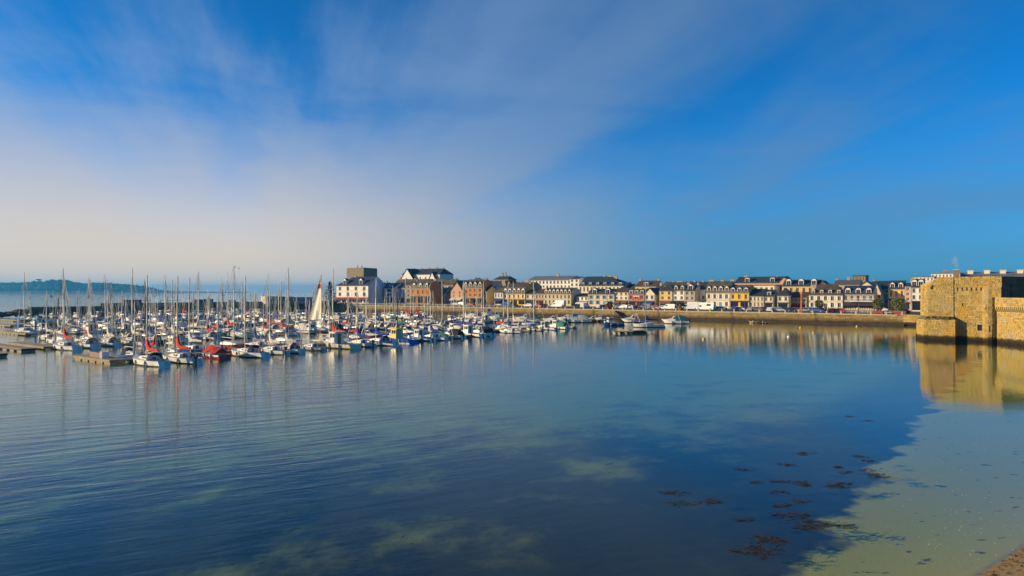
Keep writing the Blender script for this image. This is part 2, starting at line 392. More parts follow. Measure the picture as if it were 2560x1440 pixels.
def make_seabed():
    m = bpy.data.materials.new('seabed_sand_and_weed'); m.use_nodes = True; nt = m.node_tree
    bs = nt.nodes['Principled BSDF']; bs.inputs['Roughness'].default_value = 0.9; bs.inputs['Specular IOR Level'].default_value = 0.1
    geo = NN(nt, 'ShaderNodeNewGeometry')
    sp = NN(nt, 'ShaderNodeSeparateXYZ'); nt.links.new(geo.outputs['Position'], sp.inputs[0])
    def noise(s, d=4.0, r=0.55, sc=(1, 1, 1)):
        mp = NN(nt, 'ShaderNodeMapping'); mp.inputs['Scale'].default_value = sc
        nt.links.new(geo.outputs['Position'], mp.inputs[0])
        n = NN(nt, 'ShaderNodeTexNoise', i_Scale=s, i_Detail=d, i_Roughness=r); nt.links.new(mp.outputs[0], n.inputs['Vector']); return n.outputs[0]
    mm = mth(nt, 'ADD', mth(nt, 'ADD', mth(nt, 'MULTIPLY', sp.outputs[0], 0.8), mth(nt, 'MULTIPLY', sp.outputs[1], -0.6)), 7.0)
    mm = mth(nt, 'SUBTRACT', mm, mth(nt, 'MULTIPLY', mth(nt, 'MAXIMUM', mth(nt, 'SUBTRACT', sp.outputs[1], 60.0), 0.0), 0.02))
    edge = mth(nt, 'ADD', mm, mth(nt, 'MULTIPLY', mth(nt, 'SUBTRACT', noise(0.30, 4.0, 0.5), 0.5), 6.0))
    sand = sstep(nt, edge, -0.1, 0.8)
    # bare patches between the weed further out
    pn_ = mth(nt, 'ADD', noise(0.16, 6.0, 0.62, (1, 0.75, 1)), sstep(nt, sp.outputs[1], 36.0, 92.0, 0.0, 0.28))
    patch = sstep(nt, pn_, 0.48, 0.76, 0.0, 0.62)
    patch = mth(nt, 'MULTIPLY', patch, sstep(nt, mm, -13.0, -4.0, 1.0, 0.12))     # the weed bed along the edge of the sand is dense
    sand = mth(nt, 'MAXIMUM', sand, patch)
    # single weed clumps on the sand
    clump = sstep(nt, noise(1.6, 3.0, 0.5, (0.8, 1.1, 1)), 0.66, 0.71, 0.0, 0.85)
    sand = mth(nt, 'SUBTRACT', sand, clump, clamp=True)
    wrack = sstep(nt, noise(3.0, 5.0, 0.7), 0.52, 0.62, 0.0, 0.7)
    dry = sstep(nt, sp.outputs[2], -0.05, 0.02)
    scol = mixc(nt, noise(9.0, 3.0), (0.44, 0.36, 0.045), (0.56, 0.46, 0.075))
    dcol = mixc(nt, noise(24.0, 4.0), (0.22, 0.13, 0.05), (0.46, 0.32, 0.15))
    dcol = mixc(nt, wrack, dcol, (0.045, 0.030, 0.014))
    scol = mixc(nt, dry, scol, dcol)
    wcol = mixc(nt, noise(0.9, 5.0), (0.010, 0.016, 0.018), (0.040, 0.045, 0.030))
    nt.links.new(mixc(nt, sand, wcol, scol), bs.inputs['Base Color'])
    bp = NN(nt, 'ShaderNodeBump'); bp.inputs['Strength'].default_value = 0.5; bp.inputs['Distance'].default_value = 0.06
    nt.links.new(noise(14.0, 5.0, 0.7), bp.inputs['Height']); nt.links.new(bp.outputs[0], bs.inputs['Normal'])
    def axis(lo, hi, a, b_, st):
        v = []; x = a
        while x <= b_: v.append(x); x += st
        return lo+v+hi
    xs = axis([-8900, -3000, -900, -400], [200, 400, 1500, 8900], -190, 150, 2.5)
    ys = axis([-590, -200, -60], [420, 800, 3000, 8900], 0, 330, 2.5)
    b = MB(); n = len(xs)
    for y in ys:
        for x in xs: b.v.append((x, y, floor_z(x, y)))
    for j in range(len(ys)-1):
        for i in range(n-1):
            b.f.append((j*n+i, j*n+i+1, (j+1)*n+i+1, (j+1)*n+i)); b.m.append(0)
    tag(b.link('seabed', m, smooth=True), 'sandy seabed with dark weed beds and a strip of beach', kind='structure')
make_seabed()

def stone_mat(name, base, warm, dark, tide=1.7, band=None, joint=0.0):
    """weathered granite: each block its own tone, ochre lichen, streaks, tide-line algae"""
    m = bpy.data.materials.new(name); m.use_nodes = True; nt = m.node_tree
    bs = nt.nodes['Principled BSDF']; bs.inputs['Roughness'].default_value = 0.9; bs.inputs['Specular IOR Level'].default_value = 0.15
    geo = NN(nt, 'ShaderNodeNewGeometry'); sp = NN(nt, 'ShaderNodeSeparateXYZ'); nt.links.new(geo.outputs['Position'], sp.inputs[0])
    def noise(s, d=4.0, r=0.6, sc=(1, 1, 1)):
        mp = NN(nt, 'ShaderNodeMapping'); mp.inputs['Scale'].default_value = sc
        nt.links.new(geo.outputs['Position'], mp.inputs[0])
        n = NN(nt, 'ShaderNodeTexNoise', i_Scale=s, i_Detail=d, i_Roughness=r); nt.links.new(mp.outputs[0], n.inputs['Vector']); return n.outputs[0]
    grey_ = tuple(0.5*x+0.16 for x in base)
    c = mixc(nt, geo.outputs['Random Per Island'], tuple(x*0.68 for x in base), tuple(min(1, x*1.20) for x in base))
    c = mixc(nt, sstep(nt, noise(0.34, 5.0), 0.48, 0.66, 0.0, 0.85), c, warm)
    c = mixc(nt, sstep(nt, noise(0.23, 5.0, 0.6), 0.52, 0.68, 0.0, 0.7), c, grey_)
    c = mixc(nt, sstep(nt, noise(0.9, 6.0, 0.65, (1, 1, 0.10)), 0.57, 0.74, 0.0, 0.75), c, dark)
    c = mixc(nt, sstep(nt, noise(0.7, 6.0, 0.7), 0.60, 0.76, 0.0, 0.55), c, dark)
    c = mixc(nt, sstep(nt, noise(6.0, 5.0, 0.7), 0.35, 0.75, 0.0, 0.35), c, tuple(x*0.45 for x in base))
    zt = mth(nt, 'ADD', sp.outputs[2], mth(nt, 'MULTIPLY', mth(nt, 'SUBTRACT', noise(0.8, 4.0), 0.5), 0.9))
    if band:
        c = mixc(nt, sstep(nt, zt, band[0], band[1], 1.0, 0.0), c, band[2])
    c = mixc(nt, sstep(nt, zt, tide-0.35, tide+0.1, 1.0, 0.0), c, (0.060, 0.040, 0.014))
    c = mixc(nt, sstep(nt, zt, 0.25, 0.7, 0.8, 0.0), c, (0.018, 0.016, 0.010))
    nt.links.new(c, bs.inputs['Base Color'])
    bp = NN(nt, 'ShaderNodeBump'); bp.inputs['Strength'].default_value = 0.6; bp.inputs['Distance'].default_value = 0.08
    nt.links.new(noise(5.0, 6.0, 0.7), bp.inputs['Height']); nt.links.new(bp.outputs[0], bs.inputs['Normal'])
    MATS[name] = m; return m
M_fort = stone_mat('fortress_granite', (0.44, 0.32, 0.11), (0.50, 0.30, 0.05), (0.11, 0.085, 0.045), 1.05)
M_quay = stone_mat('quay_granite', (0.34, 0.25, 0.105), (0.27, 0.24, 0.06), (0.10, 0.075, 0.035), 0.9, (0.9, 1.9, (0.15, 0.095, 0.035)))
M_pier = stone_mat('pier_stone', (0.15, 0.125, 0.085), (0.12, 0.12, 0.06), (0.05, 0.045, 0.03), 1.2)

def block_face(mb, O, t, n, segs, course=0.40, wmin=0.45, wmax=1.1, holes=(), depth=0.36, rr=rng, mi=0, lean=0.0):
    """stone blocks in courses over a wall face. O: foot point (x, y), t: unit along, n: unit outward, segs: (z0, z1, xl(z), xr(z))"""
    z0, z1, xl, xr = segs
    nz = max(1, round((z1-z0)/course)); ch = (z1-z0)/nz
    for k in range(nz):
        a = z0+k*ch; b = a+ch; x = xl((a+b)/2); xe = xr((a+b)/2)
        cuts = [(h[0], h[1]) for h in holes if h[2] < b-0.02 and h[3] > a+0.02]
        spans = [(x, xe)]
        for c0, c1 in cuts:
            spans = [p for s_ in spans for p in ((s_[0], min(s_[1], c0)), (max(s_[0], c1), s_[1])) if p[1]-p[0] > 0.05]
        for s0, s1 in spans:
            p = s0
            while p < s1-0.01:
                q = p+rr.uniform(wmin, wmax)
                if s1-q < wmin*0.7: q = s1
                pr = rr.uniform(-0.045, 0.045)+lean*(z1-(a+b)/2); g = 0.012
                def P(u, z, o): return (O[0]+t[0]*u+n[0]*o, O[1]+t[1]*u+n[1]*o, z)
                u0, u1, za, zb = p+g, q-g, a+g, b-g
                c_ = 0.02
                vs = [P(u0, za, -depth), P(u1, za, -depth), P(u1, zb, -depth), P(u0, zb, -depth),
                      P(u0, za, pr-c_), P(u1, za, pr-c_), P(u1, zb, pr-c_), P(u0, zb, pr-c_),
                      P(u0+c_, za+c_, pr), P(u1-c_, za+c_, pr), P(u1-c_, zb-c_, pr), P(u0+c_, zb-c_, pr)]
                mb.add(vs, [(0, 1, 5, 4), (1, 2, 6, 5), (2, 3, 7, 6), (3, 0, 4, 7),
                            (4, 5, 9, 8), (5, 6, 10, 9), (6, 7, 11, 10), (7, 4, 8, 11), (8, 9, 10, 11)], mi)
                p = q

# --- quay: body, face stones, coping, road, verge
S0, S1 = qs(2262, 0), qs(846, 0)          # right end, left end along the quay (s grows to the right)
def make_quay():
    SL, SR = S1-2.0, S0
    body = MB()
    P = lambda s, o, z: (*qp(s, o), z)
    body.prism([qp(SL, 0.4), qp(SR, 0.4), qp(SR, 20), qp(SL, 20)], -3, 2.96)
    q = tag(body.link('quay', M_quay), 'granite harbour quay below the town front', kind='structure')
    st = MB()
    n = (-BX, -BY); t = (EX, EY)
    block_face(st, qp(SL, 0), t, n, (-0.8, 2.72, lambda z: 0.0, lambda z: SR-SL), course=0.5, wmin=0.8, wmax=1.9, lean=0.10)
    o = st.link('quay_stones', M_quay, q); o['kind'] = 'stuff'
    cp = mat('coping_granite', (0.50, 0.42, 0.27), rough=0.8, var=0.2, scale=0.6)
    me = MB().box(0.01, 1.99, -0.12, 0.75, 0, 0.29).mesh('coping_stone', [cp])
    k = int((SR-SL)/2.0)
    for i in range(k):
        x, y = qp(SL+i*2.0, 0)
        put('coping_stone', me, q, (x, y, 2.73), QANG)
    lad = MB()
    for xx in (-0.22, 0.22): lad.tube((xx, -0.62, 0.3), (xx, -0.14, 3.1), 0.035, n=5)
    for i in range(9): lad.tube((-0.22, -0.6+i*0.052, 0.45+i*0.3), (0.22, -0.6+i*0.052, 0.45+i*0.3), 0.022, n=4)
    lm = lad.mesh('ladder', [M_dark])
    for i in range(9):
        x, y = qp(SL+14+i*25.5, 0); put('ladder', lm, q, (x, y, 0), QANG)
    # ivy and samphire hanging in the joints
    ivy = MB(); r5 = random.Random(17)
    for i in range(60):
        s_ = r5.uniform(SL, SR); zc_ = r5.uniform(1.5, 2.7); wd = r5.uniform(0.2, 0.9)
        for j in range(int(40*wd)):
            px_, py_ = qp(s_+r5.gauss(0, wd*0.5), -0.25-0.08*(2.7-zc_)); zz = zc_+r5.gauss(0, 0.22); a_ = r5.random()*6.28; l_ = r5.uniform(0.05, 0.12)
            ivy.add([(px_, py_-0.03, zz), (px_+l_*math.cos(a_), py_-0.06, zz+l_*math.sin(a_)), (px_+l_*math.cos(a_+1.2), py_-0.1, zz+l_*math.sin(a_+1.2))], [(0, 1, 2)])
    ivy.link('wall_plants', mat('wall_plant', (0.035, 0.042, 0.014), rough=0.9, var=0.3), q)['kind'] = 'stuff'
    # strip of mud and weed left by the tide along the foot of the wall
    mud = MB(); N = 90
    for i in range(N+1):
        s = SL+(SR-SL)*i/N; w = 2.6+1.2*math.sin(i*0.7)+0.8*math.sin(i*1.9)
        for o_, z in ((0.6, 0.75), (-1.2, 0.42+0.08*math.sin(i*1.3)), (-2.2-w*0.5, -0.25), (-7-w, -1.4)): mud.v.append(P(s, o_, z))
    for i in range(N):
        for j in range(3):
            a = i*4+j; mud.f.append((a, a+1, a+5, a+4)); mud.m.append(0)
    tag(mud.link('mud_bank', mat('tidal_mud', (0.075, 0.052, 0.022), rough=0.75, var=0.4, scale=0.8, bump=0.6, bscale=3), smooth=True),
        'brown tidal mud along the foot of the quay', kind='structure')
    asph = mat('asphalt', (0.085, 0.082, 0.08), rough=0.9, var=0.2, scale=0.4, bump=0.2)
    pave = mat('promenade_paving', (0.36, 0.31, 0.22), rough=0.9, var=0.15, scale=0.5)
    grs = mat('verge_grass', (0.085, 0.095, 0.022), rough=0.95, var=0.4, scale=1.2, bump=0.5)
    def strip(name, o0, o1, z0, z1, m, label):
        b = MB().prism([qp(SL, o0), qp(SR, o0), qp(SR, o1), qp(SL, o1)], z0, z1)
        tag(b.link(name, m), label, kind='structure')
    strip('promenade', 0.76, 4.6, 2.5, 3.0, pave, 'pale promenade paving along the quay edge')
    strip('grass_verge', 4.6, 6.2, 2.5, 3.07, grs, 'thin grass verge between promenade and car park')
    strip('car_park', 6.2, 21, 2.5, 2.99, asph, 'asphalt car park along the quay')
    strip('kerb', 21, 21.3, 2.5, 3.11, cp, 'granite kerb beside the road')
    strip('pavement', 29.5, 36.2, 2.5, 3.22, pave, 'pavement in front of the town houses')
    # town ground rising inland
    g = MB(); os_ = [21.3, 29.5, 40, 70, 120, 170, 260, 900]; ss = [-560, -330, SL-2, -120, 0, SR, SR+14, 180, 420]
    for s in ss:
        for o_ in os_: g.v.append(P(s, o_, ground(o_)-0.03))
    for i in range(len(ss)-1):
        for j in range(len(os_)-1):
            if s_off(ss[i], SL): continue
            a = i*len(os_)+j; g.f.append((a, a+len(os_), a+len(os_)+1, a+1)); g.m.append(0)
    # the shore beyond the quay's right end
    for s0, s1 in ((SR, SR+14), (SR+14, 180), (180, 420)):
        o = len(g.v); g.v += [P(s0, 3, 2.9), P(s1, 3, 2.9), P(s1, 21.3, 2.97), P(s0, 21.3, 2.97)]
        g.f.append((o, o+1, o+2, o+3)); g.m.append(0)
    # close the seaward side
    x0, x1 = SR, 420
    o = len(g.v); g.v += [P(x0, 3, 2.9), P(x1, 3, 2.9), P(x1, 3, -3), P(x0, 3, -3)]; g.f.append((o+3, o+2, o+1, o)); g.m.append(0)
    o = len(g.v); g.v += [P(SL-2, 21.3, 2.98), P(SL-2, 900, 8.8), P(SL-2, 900, -3), P(SL-2, 21.3, -3)]; g.f.append((o, o+1, o+2, o+3)); g.m.append(0)
    tag(g.link('ground', asph), 'paved town ground rising behind the quay', kind='structure')
    # slanting stone stair built against the quay wall
    sr = thing('quay_stair', 'dark slanting stone stair descending the quay wall to the water', 'stair', (*qp(qs(1541, -0.3), -0.3), -0.6), QANG)
    s_len = qs(1563, -0.3)-qs(1541, -0.3)
    MB().add([(0, 0, 3.3), (0, -1.7, 3.3), (s_len, -1.7, 0.3), (s_len, 0, 0.3), (0, 0, -0.4), (0, -1.7, -0.4), (s_len, -1.7, -0.4), (s_len, 0, -0.4)],
             [(0, 1, 2, 3), (1, 5, 6, 2), (0, 4, 5, 1), (3, 2, 6, 7)]).link('ramp_wall', M_pier, sr)
    for i in range(14):
        f = i/14
        MB().box(s_len*f, s_len*(f+1/14), -1.72, 0, 3.3-3.0*(f+1/14), 3.3-3.0*f+0.02).link('step', M_pier, sr)
def s_off(s, SL): return s < SL-3
make_quay()

def make_island():
    """wooded island out at sea with a low spit trailing right"""
    m = mat('far_woodland', (0.020, 0.042, 0.016), rough=0.95, var=0.4, scale=0.02)
    rk = mat('far_shore_rock', (0.10, 0.085, 0.06), rough=0.95, var=0.3, scale=0.02)
    D = 3000.0; rr = random.Random(5)
    prof = [(-160, 708), (0, 706), (30, 705), (48, 708), (60, 703), (85, 704), (92, 699), (130, 700), (150, 704), (185, 709), (200, 707), (240, 706), (262, 710), (290, 711), (310, 714), (340, 717),
            (365, 724), (400, 727.5), (470, 728.3), (560, 729.3), (580, 731)]
    def top(px):
        for (a, za), (b_, zb) in zip(prof, prof[1:]):
            if a <= px <= b_: return za+(zb-za)*(px-a)/(b_-a)
        return 731
    g = MB(); pxs = list(range(-160, 581, 10)); n = 5
    for px in pxs:
        h = max(0.0, zat(top(px), D)); x = kx(px)*D
        for o, f in ((-30, -0.05), (0, 0.18), (60, 0.75), (140, 0.72), (260, -0.05)):
            g.v.append((x, D+o, max(h*f, 1.0 if 0 < f else -3)))
    for i in range(len(pxs)-1):
        for j in range(n-1):
            a = i*n+j; g.f.append((a, a+n, a+n+1, a+1)); g.m.append(0)
    tag(g.link('island_shore', rk), 'low rocky far island out at sea', kind='structure')
    w = MB()
    px = -160.0
    while px < 372:
        h = zat(top(px), D)
        for o in (5, 35, 70, 110):
            if h < 6: continue
            hh = h*(0.45 if o < 20 else 0.72 if o < 50 else 0.98)
            r = rr.uniform(7, 15)*(0.6 if h < 22 else 1)
            w.ball((kx(px)*D+rr.uniform(-8, 8), D+o, max(2, hh-r*0.75+rr.uniform(-2.5, 2))), r*rr.uniform(0.9, 1.5), r, r*rr.uniform(0.7, 1.0), 7, 5, jit=0.22, rr=rr)
        px += 5.0
    tag(w.link('woodland', m), 'far dark woodland covering the island out at sea', 'woodland', kind='stuff')
    x, d = at(97, D+60); hz = zat(703, D)
    pt = thing('pine_tree', 'flat-topped pine standing above the wood on the far island', 'tree', (x, d, hz-12))
    MB().path([(0, 0, 0), (1.5, 0, 10), (0.5, 0, 20)], [1.6, 1.2, 0.6]).link('trunk', mat('bark', (0.08, 0.055, 0.035), rough=0.9, var=0.3), pt)
    c = MB()
    for i in range(16): c.ball((rr.uniform(-11, 12), rr.uniform(-8, 8), 19+rr.uniform(-2.5, 2)), rr.uniform(3, 6), 4, rr.uniform(1.2, 2), 7, 4, jit=0.25, rr=rr)
    c.link('crown', m, pt)
make_island()
# ------------------------------------------------------------ houses
def facade(mb, W, H, ops, rev=0.22, m=0):
    """front wall in the plane y=0 with real openings and reveals"""
    xs = sorted({0.0, W, *[o[0] for o in ops], *[o[1] for o in ops]})
    zs = sorted({0.0, H, *[o[2] for o in ops], *[o[3] for o in ops]})
    for j in range(len(zs)-1):
        run = None
        for i in range(len(xs)-1):
            cx, cz = (xs[i]+xs[i+1])/2, (zs[j]+zs[j+1])/2
            hole = any(o[0] < cx < o[1] and o[2] < cz < o[3] for o in ops)
            if not hole and run is None: run = xs[i]
            if run is not None and (hole or i == len(xs)-2):
                e = xs[i] if hole else xs[i+1]
                mb.quad((run, 0, zs[j]), (e, 0, zs[j]), (e, 0, zs[j+1]), (run, 0, zs[j+1]), m); run = None
    for a, b, c, d, *_ in ops:
        for q in (((a, 0, c), (a, 0, d), (a, rev, d), (a, rev, c)), ((b, 0, d), (b, 0, c), (b, rev, c), (b, rev, d)),
                  ((a, 0, d), (b, 0, d), (b, rev, d), (a, rev, d)), ((b, 0, c), (a, 0, c), (a, rev, c), (b, rev, c))):
            mb.quad(*q, m)

_wc = {}
def window_meshes(w, h, bars):
    key = (round(w, 2), round(h, 2), bars)
    if key not in _wc:
        t = 0.07; f = MB()
        f.box(0, t, 0, 0.09, 0, h).box(w-t, w, 0, 0.09, 0, h).box(t, w-t, 0, 0.09, 0, t).box(t, w-t, 0, 0.09, h-t, h)
        if bars: f.box(w/2-0.035, w/2+0.035, 0.005, 0.085, t, h-t)
        if bars > 1: f.box(t, w-t, 0.01, 0.08, h*0.66, h*0.66+0.05)
        g = MB().box(t*0.8, w-t*0.8, 0.045, 0.075, t*0.8, h-t*0.8)
        _wc[key] = (f.mesh('window', [M_frame]), g.mesh('pane', [M_glass]))
    return _wc[key]

def add_window(root, x0, x1, z0, z1, y=0.12, fm=None, bars=1, shut=None, sill=None, name='window'):
    w, h = x1-x0, z1-z0
    a, b = window_meshes(w, h, bars)
    o = put(name, a, root, (x0, y, z0), mats=[fm] if fm else None)
    put('pane', b, o)
    if sill: MB().box(x0-0.12, x1+0.12, -0.10, 0.03, z0-0.14, z0-0.003).link('sill', sill, root)
    if shut:
        me = shutter_mesh(round(w*0.48, 2), round(h, 2))
        put('shutter', me, root, (x0-w*0.5, -0.055, z0), mats=[shut]); put('shutter', me, root, (x1+w*0.02, -0.055, z0), mats=[shut])
    return o
_sc = {}
def shutter_mesh(w, h):
    if (w, h) not in _sc:
        b = MB().box(0, w, 0, 0.045, 0, h)
        for i in range(4): b.box(0.06, w-0.06, -0.02, 0, h*(i+0.15)/4, h*(i+0.8)/4)
        _sc[(w, h)] = b.mesh('shutter', [M_white])
    return _sc[(w, h)]

_dc = {}
def dormer_mesh(w, h, style, depth):
    key = (round(w, 2), round(h, 2), style, round(depth, 2))
    if key in _dc: return _dc[key]
    b = MB(); t = 0.16
    top = []
    if style == 'arch':
        r = w/2; top = [(r-r*math.cos(math.pi*i/8), h-r*0.75+r*0.75*math.sin(math.pi*i/8)) for i in range(9)]
    elif style == 'gable': top = [(0, h*0.72), (w/2, h), (w, h*0.72)]
    else: top = [(0, h*0.92), (w, h)]
    out = [(0, 0)]+top+[(w, 0)]
    ix0, ix1, iz0, iz1 = t, w-t, 0.12, (h*0.70 if style != 'flat' else h*0.82)
    # front ring as two polygons round the opening
    F = lambda p, y=0: (p[0], y, p[1])
    topc = [p for p in top]
    b.add([F((0, 0)), F((w, 0)), F((ix1, iz0)), F((ix0, iz0))], [(0, 1, 2, 3)])
    b.add([F((0, 0)), F((ix0, iz0)), F((ix0, iz1)), F(top[0])], [(0, 1, 2, 3)])
    b.add([F((w, 0)), F(top[-1]), F((ix1, iz1)), F((ix1, iz0))], [(0, 1, 2, 3)])
    b.add([F((ix0, iz1)), F((ix1, iz1))]+[F(p) for p in topc[::-1]], [tuple(range(2+len(topc)))])
    for a, c in (((ix0, iz0), (ix0, iz1)), ((ix0, iz1), (ix1, iz1)), ((ix1, iz1), (ix1, iz0)), ((ix1, iz0), (ix0, iz0))):
        b.quad(F(a), F(c), F(c, 0.14), F(a, 0.14))
    n = len(out)
    b.quad((0, 0, 0), F(top[0]), F(top[0], depth), (0, depth, 0), 0); b.quad(F(top[-1]), (w, 0, 0), (w, depth, 0), F(top[-1], depth), 0)
    rf = MB()
    for a, c in zip(top, top[1:]):
        e = 0.08
        rf.add([(a[0], -e, a[1]+0.02), (c[0], -e, c[1]+0.02), (c[0], depth, c[1]+0.02), (a[0], depth, a[1]+0.02),
                (a[0], -e, a[1]+0.12), (c[0], -e, c[1]+0.12), (c[0], depth, c[1]+0.12), (a[0], depth, a[1]+0.12)],
               [(3, 2, 1, 0), (4, 5, 6, 7), (0, 1, 5, 4), (1, 2, 6, 5), (2, 3, 7, 6), (3, 0, 4, 7)])
    g = MB().box(ix0, ix1, 0.10, 0.13, iz0, iz1)
    g2 = MB().box(w/2-0.03, w/2+0.03, 0.05, 0.095, iz0, iz1)
    _dc[key] = (b.mesh('dormer', [M_white]), rf.mesh('dormer_roof', [ROOF['slate']]), g.mesh('pane', [M_glass]), g2.mesh('glazing_bar', [M_frame]))
    return _dc[key]

def roof_profile(H, Rz, D, kind):
    if kind == 'mansard':
        hm = (Rz-H)*0.58; return [(-0.12, H), (0.75, H+hm), (D/2, Rz), (D-0.75, H+hm), (D+0.12, H)]
    return [(-0.25, H-0.12), (D/2, Rz), (D+0.25, H-0.12)]

def house(label, px0, px1, o, y_eave, y_ridge, wall, roof='slate', kind='gable', cols=3, rows=1, ground_floor='shop', D=9.0,
          dorm=None, chim=(), hipl=0.0, hipr=0.0, shut=None, trim=None, shopcol=None, awn=None, hg=2.9, cat='house', name='town_house',
          fdark=False, door=None, zbase=None, ridge_extra=None, ww=1.0, bars=1, rot=0.0, hfrac=0.62, band=True, skip=(), sidewin=0):
    s0, s1 = qs(px0, o), qs(px1, o); W = s1-s0
    x, y = qp(s0, o); xm, ym = qp((s0+s1)/2, o)
    gz = ground(o) if zbase is None else zbase
    H = zat(y_eave, ym)-gz; Rz = zat(y_ridge, ym)-gz
    root = thing(name, label, cat, (x, y, gz), QANG+rot)
    wm = WALL[wall]; rm = ROOF[roof]; tm = trim or M_stonetrim
    fm = M_dframe if fdark else None
    ops = []; wins = []; doors = []; shops = []
    if ground_floor in ('shop', 'none', 'win', 'door'):
        h1 = min(hg, H*0.55) if rows else H
    up = H-h1
    sh = up/max(rows, 1)
    cw = W/cols
    w = min(ww, cw*0.46)
    for r in range(rows):
        for c in range(cols):
            if (r, c) in skip: continue
            cx = (c+0.5)*cw; z0 = h1+r*sh+sh*(0.90-hfrac)*0.62; z1 = z0+sh*hfrac
            ops.append((cx-w/2, cx+w/2, z0, z1)); wins.append(ops[-1])
    if ground_floor == 'shop':
        nb = max(1, round(W/4.2)); bw = W/nb
        for i in range(nb):
            a, b_ = i*bw+0.4, (i+1)*bw-0.4
            ops.append((a, b_, 0.35, h1-0.65)); shops.append(ops[-1])
    elif ground_floor in ('win', 'door'):
        dc = cols//2
        for c in range(cols):
            cx = (c+0.5)*cw
            if c == dc and ground_floor == 'door':
                ops.append((cx-0.55, cx+0.55, 0.05, 2.2)); doors.append(ops[-1])
            else:
                ops.append((cx-w/2, cx+w/2, 0.85, min(h1-0.35, 2.45))); wins.append(ops[-1])
    b = MB()
    if kind == 'front':
        facade(b, W, H, ops)
        b.add([(0, 0, H), (W, 0, H), (W/2, 0, Rz)], [(0, 1, 2)]); b.add([(0, D, H), (W, D, H), (W/2, D, Rz)], [(2, 1, 0)])
        b.quad((0, D, 0), (0, 0, 0), (0, 0, H), (0, D, H)); b.quad((W, 0, 0), (W, D, 0), (W, D, H), (W, 0, H)); b.quad((W, D, 0), (0, D, 0), (0, D, H), (W, D, H))
        rf = MB(); e = 0.3; th = 0.18; sl = (Rz-H)/(W/2)
        for sg in (0, 1):
            xa, xb = (-e, W/2) if sg == 0 else (W+e, W/2); za = H-e*sl
            rf.add([(xa, -e, za), (xb, -e, Rz), (xb, D+e, Rz), (xa, D+e, za), (xa, -e, za+th), (xb, -e, Rz+th), (xb, D+e, Rz+th), (xa, D+e, za+th)],
                   [(0, 1, 2, 3), (4, 5, 6, 7), (0, 1, 5, 4), (1, 2, 6, 5), (2, 3, 7, 6), (3, 0, 4, 7)])
    elif kind == 'flat':
        facade(b, W, H, ops)
        b.quad((0, D, 0), (0, 0, 0), (0, 0, H), (0, D, H)); b.quad((W, 0, 0), (W, D, 0), (W, D, H), (W, 0, H)); b.quad((W, D, 0), (0, D, 0), (0, D, H), (W, D, H))
        rf = MB().box(-0.25, W+0.25, -0.25, D+0.25, H, H+0.35)
        if Rz-H > 0.8: rf.box(W*0.3, W*0.6, D*0.3, D*0.7, H+0.35, Rz)
    else:
        pr = roof_profile(H, Rz, D, kind)
        facade(b, W, H, ops)
        inner = [(0.0, H)]+[p for p in pr[1:-1]]+[(D, H)]
        xo = lambda z, h: h*max(0.0, (z-H))/max(0.1, Rz-H)
        for xx, h_, sg in ((0.0, hipl, 0), (W, hipr, 1)):
            if h_ <= 0:
                pts = [(xx, 0, 0)]+[(xx, p[0], p[1]) for p in inner]+[(xx, D, 0)]
            else:
                pts = [(xx, 0, 0), (xx, 0, H), (xx, D, H), (xx, D, 0)]
            b.add(pts, [tuple(range(len(pts)))])
        b.quad((W, D, 0), (0, D, 0), (0, D, H), (W, D, H))
        rf = MB(); th = 0.16; n = len(pr)
        eL = 0.02 if hipl <= 0 else -0.2; eR = 0.02 if hipr <= 0 else -0.2
        lo = []; hi = []
        for (py, pz) in pr:
            xl = eL+xo(pz, hipl); xr = W-eR-xo(pz, hipr)
            lo += [(xl, py, pz), (xr, py, pz)]; hi += [(xl, py, pz+th), (xr, py, pz+th)]
        vs = lo+hi; fs = []
        for i in range(n-1):
            a = 2*i
            fs += [(a, a+1, a+3, a+2), (2*n+a, 2*n+a+1, 2*n+a+3, 2*n+a+2), (a, a+2, 2*n+a+2, 2*n+a), (a+1, a+3, 2*n+a+3, 2*n+a+1)]
        fs += [(0, 1, 2*n+1, 2*n), (2*n-2, 2*n-1, 4*n-1, 4*n-2)]
        if hipl > 0: fs.append(tuple(2*n+2*i for i in range(n)))
        if hipr > 0: fs.append(tuple(2*n+2*i+1 for i in range(n)))
        rf.add(vs, fs)
    wo = b.link('wall', wm, root)
    ro = rf.link('roof', rm, root)
    if kind not in ('flat', 'front'):
        MB().box(0, W, -0.2, -0.003, H-0.32, H-0.13).link('cornice', tm, root)
    if band and rows and ground_floor != 'none':
        MB().box(0.02, W-0.02, -0.07, -0.003, h1-0.22, h1-0.06).link('string_course', tm, root)
    # corner pilasters
    if band:
        for xx in (0.0, W-0.32): MB().box(xx, xx+0.32, -0.05, -0.003, 0, H-0.34).link('quoin', tm, root)
    for q in wins: add_window(root, *q, fm=fm, bars=bars, shut=shut, sill=tm)
    for q in doors:
        d = MB().box(q[0], q[1], 0.1, 0.16, q[2], q[3]).link('door', door or M_dframe, root)
        MB().box(q[1]-0.2, q[1]-0.14, 0.06, 0.1, 1.0, 1.12).link('handle', M_metal, d)
    for i, q in enumerate(shops):
        add_window(root, *q, fm=shopcol or M_dframe, bars=2, y=0.16, name='shop_window')
    if shops:
        MB().box(0.2, W-0.2, -0.16, -0.08, h1-0.68, h1-0.24).link('fascia', shopcol or M_dframe, root)
